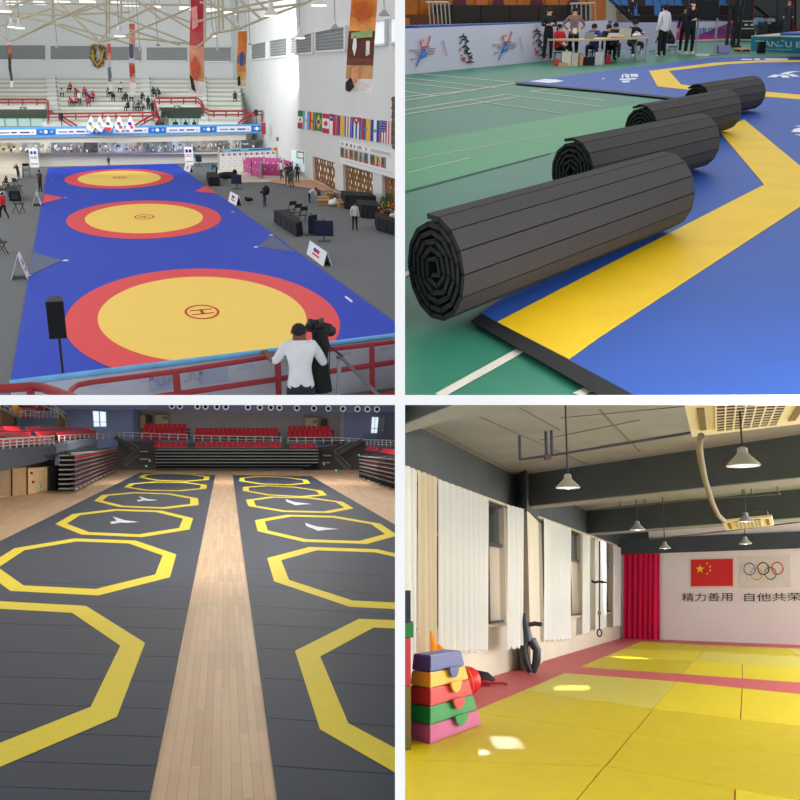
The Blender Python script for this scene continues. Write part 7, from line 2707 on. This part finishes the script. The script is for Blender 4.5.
tatami = []
for l in range(len(TL) - 1):
    yE0, yM0, yR0 = TL[l]
    yE1, yM1, yR1 = TL[l + 1]
    ext = lambda yM, yR, xm: (1100, yM + (yR - yM) / (800 - xm) * (1100 - xm))
    A0_, M0 = (e0(yE0), yE0), (mv(yM0), yM0)
    A1_, M1 = (e0(yE1), yE1), (mv(yM1), yM1)
    R0_, R1_ = ext(yM0, yR0, M0[0]), ext(yM1, yR1, M1[0])
    rowc = l == PINKROW
    nm = ('farthest', 'second', 'third', 'pink', 'fourth', 'fifth', 'sixth', 'nearest')[l]
    # left tile
    tatami.append(([A0_, M0, M1, A1_], rowc, (0, 1, 0, 0, 2 if l == 4 else 0, 0, 0, 0)[l], 'left of the long seam, %s row from the back wall' % nm))
    # right of the seam: split once
    split = {0: .55, 1: None, 2: .33, 3: None, 4: .37, 5: None, 6: None, 7: .3}[l]
    def mix(a, b, u):
        return (a[0] + (b[0] - a[0]) * u, a[1] + (b[1] - a[1]) * u)
    # splits given in picture x at the top line
    sp_x = {0: 784, 2: 742, 4: 742, 7: 735}.get(l)
    if sp_x and l != 3:
        u0 = (sp_x - M0[0]) / (R0_[0] - M0[0])
        S0 = mix(M0, R0_, u0)
        sx1 = {0: 800, 2: 742, 4: 740, 7: 734}[l]
        u1 = (sx1 - M1[0]) / (R1_[0] - M1[0])
        S1 = mix(M1, R1_, u1)
        tatami.append(([M0, S0, S1, M1], rowc, {0: 0, 2: 1, 4: 1, 7: 0}[l], 'right of the long seam, %s row from the back wall' % nm))
        tatami.append(([S0, R0_, R1_, S1], rowc, {0: 2, 2: 1, 4: 1, 7: 1}[l], 'at the right end, %s row from the back wall' % nm))
    else:
        tatami.append(([M0, R0_, R1_, M1], rowc, {1: 2, 5: 0, 6: 0}.get(l, 0), 'right of the long seam, %s row from the back wall' % nm))
for q, pk, ci, lab in tatami:
    P_ = [R.fl(x, y, MZ) for x, y in q]
    c = sum(P_, V()) / len(P_)
    gap = .012
    P_ = [p + (c - p).normalized() * gap * 1.4 for p in P_]
    mb = MB()
    mb.slab(P_, (0, 0, -MZ), PINKF if pk else LY[ci])
    thing('floor_mat', mb, ('pink strip mat ' if pk else 'yellow floor mat ') + lab, 'floor mat')

# walls -------------------------------------------------------------------------------------------
a0 = lambda x, z, off=0: (lambda p: V((p.x, p.y, z)))(WA.pt(x, 677 - (x - 490) * .2977, off))
def wa(x0, x1, z0, z1, off=0, th=.25, m_=None, mb_=None):
    mb_ = mb_ or MB()
    mb_.slab([a0(x0, z0, off), a0(x1, z0, off), a0(x1, z1, off), a0(x0, z1, off)], -WA.n * th, m_ or CREAMW)
    return mb_


zs1 = WA.pt(498, 624.5).z
zs2 = WA.pt(577, 617).z
mb = MB()
wa(380, 621, 0, zs1, 0, .25, CREAMW, mb)
wa(380, 405, zs1, ZB, 0, .25, CREAMW, mb)
wa(507, 545, zs1, ZB, 0, .25, CREAMW, mb)
wa(584, 600, zs1, ZB, 0, .25, CREAMW, mb)
wa(613, 621.5, zs1, ZB, 0, .25, CREAMW, mb)
struct('wall_left', mb)
mb = MB()
wa(380, 621.3, ZB, ZC, .12, .5, BEAM, mb)
struct('trim_side_beam', mb)
mb = MB()
wa(380, 621, ZB - .05, ZB, .14, .1, rgbm(196, 182, 150), mb)
struct('trim_curtain_rail', mb)
bd = WBk.d
tb = R.fl(660, 554, 0)
ztop = WBk.pt(700, 552).z
mb = MB()
e_ = WBk.b + WBk.d * 8
mb.slab([WBk.a - WBk.d * .5, e_, V((e_.x, e_.y, ZC + .6)), WBk.a - WBk.d * .5 + V((0, 0, ZC + .6))], -WBk.n * .3, PALEW)
struct('wall_back', mb)
# pillar
pa = R.fl(531, 672); pb = R.fl(543.5, 661)
mb = MB()
pw = (pb - pa)
base = [R.fl(518, 668), R.fl(531, 672), R.fl(543.5, 661), R.fl(533, 657)]
mb = MB()
mb.slab([V((p.x, p.y, 0)) for p in base], (0, 0, ZB - .12), CREAMW)
struct('trim_pillar', mb)
mb = MB()
c = sum(base, V()) / 4
mb.slab([V((c.x + (p.x - c.x) * 1.15, c.y + (p.y - c.y) * 1.15, ZB - .12)) for p in base], (0, 0, ZC - ZB + .12), BEAM)
struct('trim_pillar_head', mb)
# ceiling
mb = MB()
mb.slab([R.aty(300, 300, 6), R.aty(900, 300, 6), V((30, 45, ZC)), V((-2, 45, ZC))][:0] or [V((-1.5, 4, ZC)), V((16, 4, ZC)), V((16, 44, ZC)), V((-1.5, 44, ZC))], (0, 0, .15), CONC)
struct('ceiling', mb)
# transverse beams by their lower edges at z=ZB
def beam(f0, f1, b0, b1, zb=ZB):
    p0, p1 = R.fl(*f0, zb), R.fl(*f1, zb)
    d = (p1 - p0).normalized()
    p0 = p0 - d * .6; p1 = p1 + d * 4
    q0, q1 = R.fl(*b0, zb), R.fl(*b1, zb)
    d2 = (q1 - q0).normalized()
    q0 = q0 - d2 * .6; q1 = q1 + d2 * 4
    mb = MB()
    for vs, m_ in (([p0, p1, q1, q0], mat('beam underside', (138, 142, 146), .9)),):
        mb.slab(vs, (0, 0, .02), m_)
        mb.slab([v + V((0, 0, .02)) for v in vs], (0, 0, ZC - zb - .02), BEAM)
    struct('trim_ceiling_beam', mb)


beam((405, 425), (457, 405), (405, 433), (499, 406))
beam((536, 506), (800, 478), (536, 509), (800, 484))
beam((600, 533), (800, 518), (600, 535), (800, 521))
beam((605, 546.5), (800, 538), (605, 548), (800, 540))
# dark lintel along the back wall
p0, p1 = WBk.pt(614, 553), WBk.pt(800, 548)
z0 = WBk.pt(640, 554).z
mb = MB()
mb.slab([WBk.pt(605, 540, .15), WBk.pt(830, 530, .15), WBk.pt(830, 547.2, .15), WBk.pt(605, 555, .15)], -WBk.n * .1, BEAM)
struct('trim_back_lintel', mb)
# ceiling seams
mb = MB()
for a, b in (((480, 417), (600, 470)), ((432, 429), (519, 475)), ((520, 408), (560, 430)), ((600, 410), (640, 452)), ((560, 418), (700, 405)), ((600, 446), (690, 432)), ((540, 440), (640, 420))):
    pa_, pb_ = R.fl(*a, ZC - .005), R.fl(*b, ZC - .005)
    mb.bar(pa_, pb_, .02, .01, rgbm(110, 104, 92))
struct('trim_ceiling_seams', mb)

# windows between curtains
UP = mat('dark window glass', (70, 82, 86), .25, var=.2, scale=1.5, spec=.6)
LO = mat('tan obscured glass', (206, 196, 184), .6, var=.06, scale=25, transl=.22)
FR = mat('window frame grey', (92, 92, 96), .4)
zm = WA.pt(498, 545).z
for k, (x0, x1) in enumerate(((405, 507), (545, 584), (600, 613))):
    mb = MB()
    wa(x0, x1, zm, ZB, -.12, .02, UP, mb)
    wa(x0, x1, zs1, zm, -.12, .02, LO, mb)
    # frames
    xs = [x0, x1]
    for xx in ((405, 440, 489, 505.5), (545, 572, 582.5), (600, 608, 612))[k]:
        p = a0(xx, zs1, -.08)
        mb.bar(p, V((p.x, p.y, ZB)), .1, .07, FR)
    for z in (zs1 + .04, zm, ZB - .04):
        mb.bar(a0(x0, z, -.08), a0(x1, z, -.08), .07, .08, FR)
    mb.bar(a0(x0, zs1 + .0, .03), a0(x1, zs1 + .0, .03), .22, .05, rgbm(200, 186, 160))
    struct('window_%d' % (11 + k), mb)

# curtains
CUR = mat('white sheer curtain', (238, 240, 240), .9, var=.02, transl=.45)
CURT = mat('cream sheer curtain', (228, 216, 192), .9, var=.03, transl=.4)


def curtain(x0, x1, yt0, yt1, yb0, yb1, folds, off, m_, lab, amp=.06, wl=None, grp=None, m2=None):
    wl = wl or WA
    t = empty('curtain', lab, 'curtain', wl.pt((x0 + x1) / 2, (yb0 + yb1) / 2, off), group=grp)
    mb = MB(); mb.smooth = True
    NU, NV = folds * 8, 8
    tl, tr, br, bl = wl.pt(x0, yt0, off), wl.pt(x1, yt1, off), wl.pt(x1, yb1, off), wl.pt(x0, yb0, off)
    vs, fs, ms = [], [], []
    rnd = random.Random(int(x0))
    ph = [rnd.random() * 1.2 for _ in range(folds + 2)]
    for j in range(NV + 1):
        v = j / NV
        for i in range(NU + 1):
            u = i / NU
            p = bil([tl, tr, br, bl], u, v)
            a_ = amp * (.6 + .5 * v)
            s_ = math.sin(u * folds * 2 * math.pi + .5 * math.sin(u * 9 + ph[0]) + .25 * v * math.sin(u * 17))
            p = p + wl.n * (a_ * s_) + V((0, 0, .03 * math.sin(u * folds * 2 * math.pi + 1.5) * (1 if v == 1 else 0)))
            vs.append(p)
    for j in range(NV):
        for i in range(NU):
            fs.append([j * (NU + 1) + i, j * (NU + 1) + i + 1, (j + 1) * (NU + 1) + i + 1, (j + 1) * (NU + 1) + i])
    mb.add(vs, fs, m_)
    part('cloth', mb, t)
    mb = MB()
    for i in range(folds + 1):
        u = i / folds
        p = bil([tl, tr, br, bl], u, 0)
        mb.ball(p + V((0, 0, .0)), .012, rgbm(200, 190, 160), 6, 4)
    part('hooks', mb, t)


yt = lambda x: 464.5 + (x - 405) * .384
curtain(400, 417, yt(400) + 1, yt(417) + 1, 676, 668, 3, .22, CUR, 'white curtain at the far left edge beside the foam tower', grp=None)
curtain(417, 438, yt(417) + 1, yt(438) + 1, 664, 656, 4, .2, CURT, 'cream curtain gathered beside the wide white curtain')
curtain(438, 488.5, yt(438) + 2, yt(488) + 2, 654, 650, 9, .2, CUR, 'wide white curtain nearest us, left of the first open window')
curtain(507, 524, yt(507) + 1, yt(519) + 1, 649, 646, 4, .5, CUR, 'narrow white curtain just left of the cream pillar')
curtain(543.5, 571.5, yt(543) + 1, yt(571) + 1, 641, 639.5, 7, .2, CUR, 'white curtain just right of the cream pillar')
curtain(582.5, 590, yt(583) + 1, yt(590) + 1, 634.5, 633, 3, .2, CUR, 'narrow white curtain left of the hanging strap')
curtain(595, 607, yt(595) + 1, yt(607) + 1, 630, 628, 4, .2, CUR, 'white curtain behind the hanging strap')
curtain(613, 621, yt(613) + .5, yt(621) + .5, 627, 626, 3, .25, CUR, 'small white curtain next to the red curtain')
REDC = mat('magenta red curtain', (206, 14, 70), .8, var=.06)
curtain(623.5, 659.5, 554, 553.5, 638.8, 639.8, 7, .12, REDC, 'bright red curtain in the far corner', .07, WBk)

# back wall art
WH_ = mat('poster white', (226, 216, 206), .7)
q = quad(WBk, [(691, 559.6), (733, 558.6), (733, 586), (691, 586.4)], .02)
t = empty('flag_poster', 'red flag with five yellow stars on the back wall', 'poster', bil(q, .5, 1))
n = WBk.n
mb = MB()
mb.slab([bil(q, -.05, -.07), bil(q, 1.05, -.07), bil(q, 1.05, 1.07), bil(q, -.05, 1.07)], -n * .01, WH_); part('sheet', mb, t)
mb = MB(); mb.slab(q, n * .01, mat('flag red', (216, 44, 46), .6, var=.02)); part('red_field', mb, t)
mb = MB()


def star(cu, cv, r, rot=0):
    asp = 1.5
    mb.poly([bil(q, cu + (r if k % 2 == 0 else r * .4) * math.sin(k * math.pi / 5 + rot) / asp, cv - (r if k % 2 == 0 else r * .4) * math.cos(k * math.pi / 5 + rot)) + n * .02 for k in range(10)], rgbm(246, 206, 40))


star(.23, .36, .17)
for u, v in ((.4, .16), (.47, .28), (.47, .42), (.4, .54)):
    star(u, v, .055, .4)
part('stars', mb, t)
q = quad(WBk, [(739, 556.5), (790.5, 555), (790.5, 587), (739, 588)], .02)
t = empty('rings_poster', 'pale poster with five interlaced coloured rings on the back wall', 'poster', bil(q, .5, 1))
mb = MB(); mb.slab(q, -n * .01, mat('poster pale', (222, 214, 206), .7)); part('sheet', mb, t)
for cx, cy, cc in ((749.5, 569, (60, 110, 176)), (763.3, 568.6, (50, 44, 46)), (777.5, 568.3, (200, 44, 66)), (756.5, 573.8, (226, 168, 60)), (770.5, 573.4, (70, 136, 80))):
    c = WBk.pt(cx, cy, .03)
    rr = 5.9 / R.ppm(c)
    mb = MB(); mb.smooth = True
    mb.tube([c + WBk.d * rr * math.cos(k * math.pi / 16) * 1.05 + V((0, 0, rr * math.sin(k * math.pi / 16))) for k in range(32)], .018, rgbm(*cc), 6, closed=True)
    part('ring', mb, t)
for s_, x0, x1 in (('精力善用', 682, 732.5), ('自他共荣', 744.5, 802)):
    mb = MB()
    qq = quad(WBk, [(x0, 593), (x1, 592.5), (x1, 601), (x0, 601.5)], .02)
    vs_, fs_ = text_geo(s_)
    qtext(mb, qq, s_, 0, 0, 1, 1, mat('ink', (40, 36, 40), .7), .005, n)
    thing('wall_lettering', mb, 'black Chinese calligraphy %s on the back wall' % ('under the red flag' if x0 < 700 else 'under the five rings'), 'lettering')

# hanging lamps
lamps = [(568, 488, 12.5, 405, 'white bell lamp nearest the windows, hanging from the pipe frame', 14), (743.5, 466, 17, 430, 'large white bell lamp hanging beside the big air conditioner', 11.5),
         (637.5, 530, 8, 498, 'small bell lamp left of centre, under the second beam', 26), (746, 521.5, 8, 490, 'small bell lamp in front of the second air conditioner', 20),
         (665, 548.5, 6, 530, 'farthest bell lamp on the left', 26), (745.5, 544, 6.5, 528, 'farthest bell lamp on the right', 25)]
LSH = mat('lamp shade grey', (150, 150, 148), .35, metal=.3)
LIN = mat('lamp inside white', (246, 246, 250), .4, emit=.9)
for px, py, rp, ytop, lab, Y in lamps:
    c = R.aty(px, py, Y)
    r = rp / R.ppm(c)
    t = empty('bell_lamp', lab, 'lamp', c)
    mb = MB(); mb.smooth = True
    mb.lathe(c, [(r, 0), (r * .96, r * .1), (r * .5, r * .55), (r * .32, r * .75), (r * .3, r * 1.05), (r * .12, r * 1.15), (0, r * 1.15)], LSH, 24)
    part('shade', mb, t)
    mb = MB(); mb.smooth = True
    mb.lathe(c, [(r * .94, .0), (r * .46, r * .48), (0, r * .5)], LIN, 24)
    mb.ball(c + V((0, 0, r * .15)), (r * .3, r * .3, r * .25), mat('bulb glow', (255, 250, 240), .4, emit=2.5), 12, 8)
    part('bulb', mb, t)
    mb = MB(); mb.tube([c + V((0, 0, r * 1.1)), V((c.x, c.y, ZC))], .012, BLACKM, 6); part('cord', mb, t)
    mb = MB(); mb.lathe(V((c.x, c.y, ZC - .05)), [(.05, 0), (.05, .05)], rgbm(200, 190, 160), 10); part('ceiling_rose', mb, t)

# pipe frame on the ceiling
PIPE = mat('dark blue pipe', (58, 62, 82), .4)
t = empty('ceiling_pipe', 'dark pipe run with drop brackets below the near ceiling', 'pipe', R.fl(600, 452, 3.9))
def zt(x, y, z=3.95):
    return R.fl(x, y, z)


mb = MB(); mb.smooth = True
p_ = [zt(520, 459.5), zt(550, 455.5), zt(600, 447.5), zt(692, 432.5), zt(800, 414)]
mb.tube(p_, .022, PIPE, 8)
part('run', mb, t)
for a, yt_ in (((520, 459.5), 430), ((546.5, 456), 406), ((552, 455), 415)):
    mb = MB(); p = zt(*a)
    mb.tube([p, V((p.x, p.y, ZC))], .026, PIPE, 8); part('drop', mb, t)
mb = MB(); p = zt(546.5, 456); mb.box(p + V((0.02, 0, -.03)), (.1, .25, .06), rgbm(96, 76, 70)); part('bracket', mb, t)
t = empty('ceiling_pipe', 'grey thin pipes under the second beam', 'pipe', R.fl(650, 505, 3.7))
mb = MB(); mb.tube([R.fl(600, 509, 3.5), R.fl(690, 500, 3.5), R.fl(780, 494, 3.5)], .02, rgbm(90, 88, 84), 6); part('run', mb, t)
mb = MB(); mb.tube([R.fl(650, 539, 3.4), R.fl(700, 534, 3.4), R.fl(800, 522, 3.4)], .02, rgbm(110, 106, 98), 6); part('run', mb, t)
for x, y in ((620, 507), (645, 505), (752, 496), (778, 494)):
    mb = MB(); p = R.fl(x, y, 3.5); mb.tube([p, V((p.x, p.y, ZC))], .015, rgbm(70, 70, 74), 6); part('drop', mb, t)

# air conditioners
ACM = mat('air conditioner cream', (230, 222, 204), .5, var=.02)
def aircon(q4, z, lab, hh):
    P_ = [R.fl(x, y, z) for x, y in q4]
    t = empty('air_conditioner', lab, 'air conditioner', sum(P_, V()) / 4)
    mb = MB(); mb.slab(P_, (0, 0, .04), ACM); part('panel', mb, t)
    mb = MB(); mb.slab([bil(P_, u, v) + V((0, 0, .04)) for u, v in ((.08, .1), (.92, .1), (.92, .9), (.08, .9))], (0, 0, hh), rgbm(96, 94, 90)); part('casing', mb, t)
    mb = MB()
    G = [bil(P_, u, v) + V((0, 0, -.004)) for u, v in ((.24, .12), (.78, .12), (.78, .86), (.24, .86))]
    mb.slab(G, (0, 0, -.01), rgbm(92, 66, 56))
    for j in range(10):
        mb.bar(bil(G, 0, j / 9) + V((0, 0, -.02)), bil(G, 1, j / 9) + V((0, 0, -.02)), .02, .012, ACM)
    for j in range(8):
        mb.bar(bil(G, j / 7, 0) + V((0, 0, -.022)), bil(G, j / 7, 1) + V((0, 0, -.022)), .02, .012, ACM)
    part('intake_grille', mb, t)
    for u in (.12, .9):
        mb = MB()
        mb.slab([bil(P_, uu, v) + V((0, 0, -.003)) for uu, v in ((u - .03, .2), (u + .03, .2), (u + .03, .8), (u - .03, .8))], (0, 0, -.012), rgbm(120, 104, 80))
        part('air_outlet', mb, t)


aircon([(683, 400), (822, 393), (800, 424), (692, 437)], 3.75, 'large cream ceiling air conditioner at the top of the room', .35)
aircon([(722, 521.5), (772, 516.5), (774, 525.5), (726, 530.5)], 3.2, 'smaller cream ceiling air conditioner farther back', .12)
t = empty('drain_hose', 'grey flexible drain hose running between the two air conditioners', 'hose', R.fl(700, 480, 3.6))
mb = MB(); mb.smooth = True
mb.tube([R.aty(x, y, Y) for x, y, Y in ((701, 436, 12), (699, 445, 12.5), (701, 460, 13.5), (705, 480, 15), (712, 502, 17), (718, 515, 18.5), (724, 521, 19.3))], .045, mat('hose grey', (120, 114, 102), .8, var=.15, scale=20), 10)
part('tube', mb, t)

# foam block pyramid -----------------------------------------------------------------------------------
Aq = R.fl(430, 744.5, MZ); Bq = R.fl(482, 724.5, MZ); Dq = R.fl(404, 737.5, MZ)
Cq = Bq + Dq - Aq
hz = .96
cols5 = [((190, 92, 146), 'pink', (60, 130, 70)), ((30, 140, 76), 'green', None), ((198, 52, 62), 'red', None), ((226, 178, 52), 'yellow', None), ((58, 70, 140), 'blue', None)]
zs_ = [0, .195, .39, .585, .755, .945]
zt_tot = .945
def lev(z):
    u = z / zt_tot
    ce = (Aq + Bq + Cq + Dq) / 4
    A2 = Aq.lerp(ce, .06 * u); B2_ = Bq.lerp(Aq, .4 * u).lerp(ce, .06 * u)
    D2 = Dq.lerp(Aq, .3 * u).lerp(ce, .06 * u)
    C2 = B2_ + D2 - A2
    return [V((p.x, p.y, MZ + z)) for p in (A2, B2_, C2, D2)]


tabs = [(60, 130, 70), (206, 44, 58), (226, 186, 52), (44, 60, 130)]
fm = [(196, 92, 150), (34, 146, 80), (206, 52, 62), (230, 184, 56), (66, 80, 156)]
for i in range(5):
    L0, L1 = lev(zs_[i] + .004), lev(zs_[i + 1] - .004)
    cc = fm[i]
    nm = ('pink', 'green', 'red', 'yellow', 'blue')[i]
    place = ('bottom of the foam pyramid', 'second from the bottom of the foam pyramid', 'middle of the foam pyramid', 'second from the top of the foam pyramid', 'top of the foam pyramid')[i]
    t = empty('foam_block', nm + ' soft foam block at the ' + place, 'foam block', (L0[0] + L0[2]) / 2)
    mb = MB()
    m_ = mat('vinyl %s' % nm, cc, .4, var=.06, scale=5, spec=.45, bump=.1)
    mb.add(L0 + L1, [[0, 3, 2, 1], [4, 5, 6, 7], [0, 1, 5, 4], [1, 2, 6, 5], [2, 3, 7, 6], [3, 0, 4, 7]], m_)
    o = part('body', mb, t)
    bm_ = bmesh.new(); bm_.from_mesh(o.data)
    bmesh.ops.bevel(bm_, geom=bm_.edges[:], offset=.012, segments=2, affect='EDGES'); bm_.to_mesh(o.data); bm_.free()
    if i:
        # half round tab hanging over the block below
        d = (L0[1] - L0[0]).normalized()
        nn = V((d.y, -d.x, 0))
        if nn.dot(R.o - L0[0]) < 0:
            nn = -nn
        c = L0[0].lerp(L0[1], .56) + nn * .02 + V((0, 0, .02))
        mb = MB()
        rr = .5 * (zs_[1]) * .95
        sg = (L0[1] - L0[0]).length * .135
        pts = [c + d * sg * math.cos(math.pi + k * math.pi / 12) + V((0, 0, rr * 1.35 * math.sin(math.pi + k * math.pi / 12))) + nn * .012 for k in range(13)]
        mb.slab(pts, nn * .02, m_)
        part('tab', mb, t)
# neighbour tower at the left edge
tw = [(600 - 10, 622.5, (30, 36, 62), 'dark blue'), (622.5, 638, (34, 120, 60), 'green'), (638, 686, (186, 56, 66), 'red'), (686, 750, (110, 96, 44), 'olive')]
zz = R.fl(411, 750, MZ)
for y0, y1, cc, nm in tw:
    zt_, zb_ = R.aty(411, y0, zz.y).z, R.aty(411, y1, zz.y).z
    wd_ = .09 if nm != 'green' else .12
    p = V((zz.x, zz.y, zb_))
    mb = MB()
    mb.slab([p, p + V((wd_ - .09, 0, 0)), p + V((wd_ - .09, .5, 0)), p + V((-.8, .5, 0)), p + V((-.8, 0, 0))][:0] or [V((p.x + wd_ - .09, p.y, zb_ + .004)), V((p.x + wd_ - .09, p.y + .9, zb_ + .004)), V((p.x - .8, p.y + .9, zb_ + .004)), V((p.x - .8, p.y, zb_ + .004))], (0, 0, zt_ - zb_ - .008), mat('vinyl tower ' + nm, cc, .4, var=.08, scale=4, bump=.1))
    mb.box((p.x - .1, p.y - .005, (zt_ + zb_) / 2), (.02, .01, (zt_ - zb_) * .8), rgbm(*[int(c * .7) for c in cc]))
    thing('foam_block', mb, nm + ' foam block of the tower cut by the left edge of the room', 'foam block')
# ball, orange toy, bag
c = R.fl(468, 697)
mb = MB(); mb.smooth = True
rr = 14.5 / R.ppm(c)
cb_ = c + V((0, .2, rr))
mb.ball(cb_, rr, mat('red ball', (216, 40, 46), .4), 24, 16)
mb.lathe(cb_, [(rr * .9, -.01), (rr * 1.01, -.01), (rr * 1.01, .01), (rr * .9, .01)], rgbm(226, 120, 50), 24, (1, .4, .2))
thing('red_ball', mb, 'round red and orange ball behind the foam pyramid', 'ball')
t = empty('orange_toy', 'orange soft toy shape standing at the curtain behind the foam pyramid', 'toy', R.fl(439, 692))
p = R.fl(438, 703)
mb = MB(); mb.smooth = True
OT = mat('orange plush', (232, 144, 34), .7, var=.05)
k_ = 1 / R.ppm(p)
mb.tube([p + V((-2 * k_, 0, 0)), p + V((-1 * k_, 0, 30 * k_)), p + V((-3 * k_, 0, 50 * k_)), p + V((-6.5 * k_, 0, 70 * k_))], [9 * k_, 7.5 * k_, 4.5 * k_, 1 * k_], OT, 14)
part('body', mb, t)
mb = MB(); mb.smooth = True
mb.tube([p + V((-3 * k_, 0, 50 * k_)), p + V((1.5 * k_, 0, 55 * k_)), p + V((6 * k_, 0, 50 * k_))], [2 * k_, 2.5 * k_, 3 * k_], OT, 10)
part('arm', mb, t)
t = empty('sports_bag', 'black padded gear bag with red straps lying against the wall', 'bag', R.fl(483, 683))
p = R.fl(483, 685)
k_ = 1 / R.ppm(p)
mb = MB(); mb.smooth = True
mb.tube([p + V((-14 * k_, 0, 6 * k_)), p + V((-6 * k_, 0, 7.5 * k_)), p + V((4 * k_, 0, 6.5 * k_)), p + V((11 * k_, 0, 3.5 * k_))], [4 * k_, 7 * k_, 6 * k_, 3 * k_], mat('black padded nylon', (34, 35, 40), .6, bump=.2), 16)
part('body', mb, t)
mb = MB(); mb.smooth = True
mb.tube([p + V((-4 * k_, -7 * k_, 1 * k_)), p + V((0, -7 * k_, 4 * k_)), p + V((8 * k_, -6 * k_, 2.5 * k_)), p + V((20 * k_, -4 * k_, 2 * k_)), p + V((24 * k_, -5 * k_, 1 * k_))], [1.2 * k_, 2 * k_, 1.6 * k_, 1.3 * k_, 1 * k_], mat('red strap', (166, 36, 50), .6), 8)
part('strap', mb, t)
mb = MB(); mb.smooth = True
mb.tube([p + V((-10 * k_, -9 * k_, 1 * k_)), p + V((-2 * k_, -14 * k_, 1 * k_)), p + V((6 * k_, -17 * k_, .8 * k_))], 1.2 * k_, MATS['red strap'], 8)
part('strap', mb, t)

# training dummy --------------------------------------------------------------------------------------
p = R.fl(532, 675, 0)
k_ = 1 / R.ppm(p)
t = empty('grappling_dummy', 'black leather grappling dummy with bowed legs leaning on the pillar', 'dummy', p)
DUM = mat('black blue leather', (28, 34, 44), .4, var=.12, scale=4, spec=.5, bump=.15)
mb = MB(); mb.smooth = True
Pt = lambda x, y, d=0: R.aty(x, y, p.y + d)
mb.tube([Pt(524, 613), Pt(524.5, 622), Pt(526, 632), Pt(527.5, 641)], [2 * k_, 4.3 * k_, 5.2 * k_, 6 * k_], DUM, 14)
part('torso', mb, t)
mb = MB(); mb.smooth = True
mb.tube([Pt(528, 625), Pt(535, 623.5, -.05), Pt(541, 624.5, -.1), Pt(542, 625, -.1)], [2.3 * k_, 2.2 * k_, 2.2 * k_, 1.5 * k_], DUM, 12)
part('arm', mb, t)
mb = MB(); mb.smooth = True
mb.tube([Pt(525, 638), Pt(523.5, 650), Pt(526, 661), Pt(530.5, 672)], [5 * k_, 4.2 * k_, 4 * k_, 3 * k_], DUM, 14)
part('leg', mb, t)
mb = MB(); mb.smooth = True
mb.tube([Pt(531, 640), Pt(537, 650), Pt(536.5, 661), Pt(533, 673)], [5 * k_, 4.4 * k_, 4.2 * k_, 3.2 * k_], DUM, 14)
part('leg', mb, t)
# hanging strap
t = empty('pull_strap', 'black strap with a cross bar and ring hanging by the windows', 'strap', Pt(599, 636, 12))
Ys_ = 30.0
mb = MB(); mb.tube([R.aty(599.5, 541, Ys_), R.aty(599.5, 630, Ys_)], .02, BLACKM, 6); part('strap', mb, t)
mb = MB(); mb.tube([R.aty(591.5, 581, Ys_), R.aty(595, 582.5, Ys_), R.aty(599, 581.5, Ys_), R.aty(606, 582.5, Ys_)], .035, BLACKM, 8); part('cross_bar', mb, t)
c = R.aty(599.5, 633, Ys_)
mb = MB(); mb.smooth = True; mb.tube([c + V((.07 * math.cos(k * .52), 0, .1 * math.sin(k * .52))) for k in range(12)], .02, BLACKM, 6, closed=True); part('ring', mb, t)
mb = MB(); mb.ball(R.aty(599.5, 613, Ys_), (.05, .05, .08), rgbm(130, 110, 60), 8, 6); part('buckle', mb, t)

# ------------------------------------------------------------- each room ends at the partition walls
def clip_all():
    bpy.context.view_layer.update()
    u = V((0, math.sin(PITCH), math.cos(PITCH)))
    t = 3.4 * 5 / F + 0.002
    dead = []
    for o, rm in ALL:
        if o.type != 'MESH':
            continue
        W = o.matrix_world
        pts = [W @ V(b) for b in o.bound_box]
        for ax, sg in ((V((1, 0, 0)), rm.side[0]), (u, rm.side[1])):
            n = ax * sg                                   # keep (p-CAM).n > t
            ds = [(p - CAM).dot(n) for p in pts]
            if min(ds) >= t:
                continue
            if max(ds) <= t:
                dead.append(o)
                break
            if o.data.users > 1:
                o.data = o.data.copy()
            bm = bmesh.new()
            bm.from_mesh(o.data)
            Wi = W.inverted()
            co = Wi @ (CAM + n * t)
            no = (Wi.to_3x3().inverted().transposed() @ n).normalized() if False else (W.to_3x3().transposed() @ n).normalized()
            g = bm.verts[:] + bm.edges[:] + bm.faces[:]
            bmesh.ops.bisect_plane(bm, geom=g, plane_co=co, plane_no=no, clear_inner=True, clear_outer=False)
            if len(bm.faces) == 0:
                bm.free()
                dead.append(o)
                break
            ed = [e for e in bm.edges if e.is_boundary]
            bm.to_mesh(o.data)
            bm.free()
            o.data.update()
    for o in dict.fromkeys(dead):
        for ch in list(o.children):
            ch.parent = None
            if ch.name in bpy.data.objects and ch not in dead:
                bpy.data.objects.remove(ch)
        if o.name in bpy.data.objects:
            bpy.data.objects.remove(o)
    for o in [x for x in bpy.data.objects if x.type == 'EMPTY' and not x.children]:
        bpy.data.objects.remove(o)


clip_all()
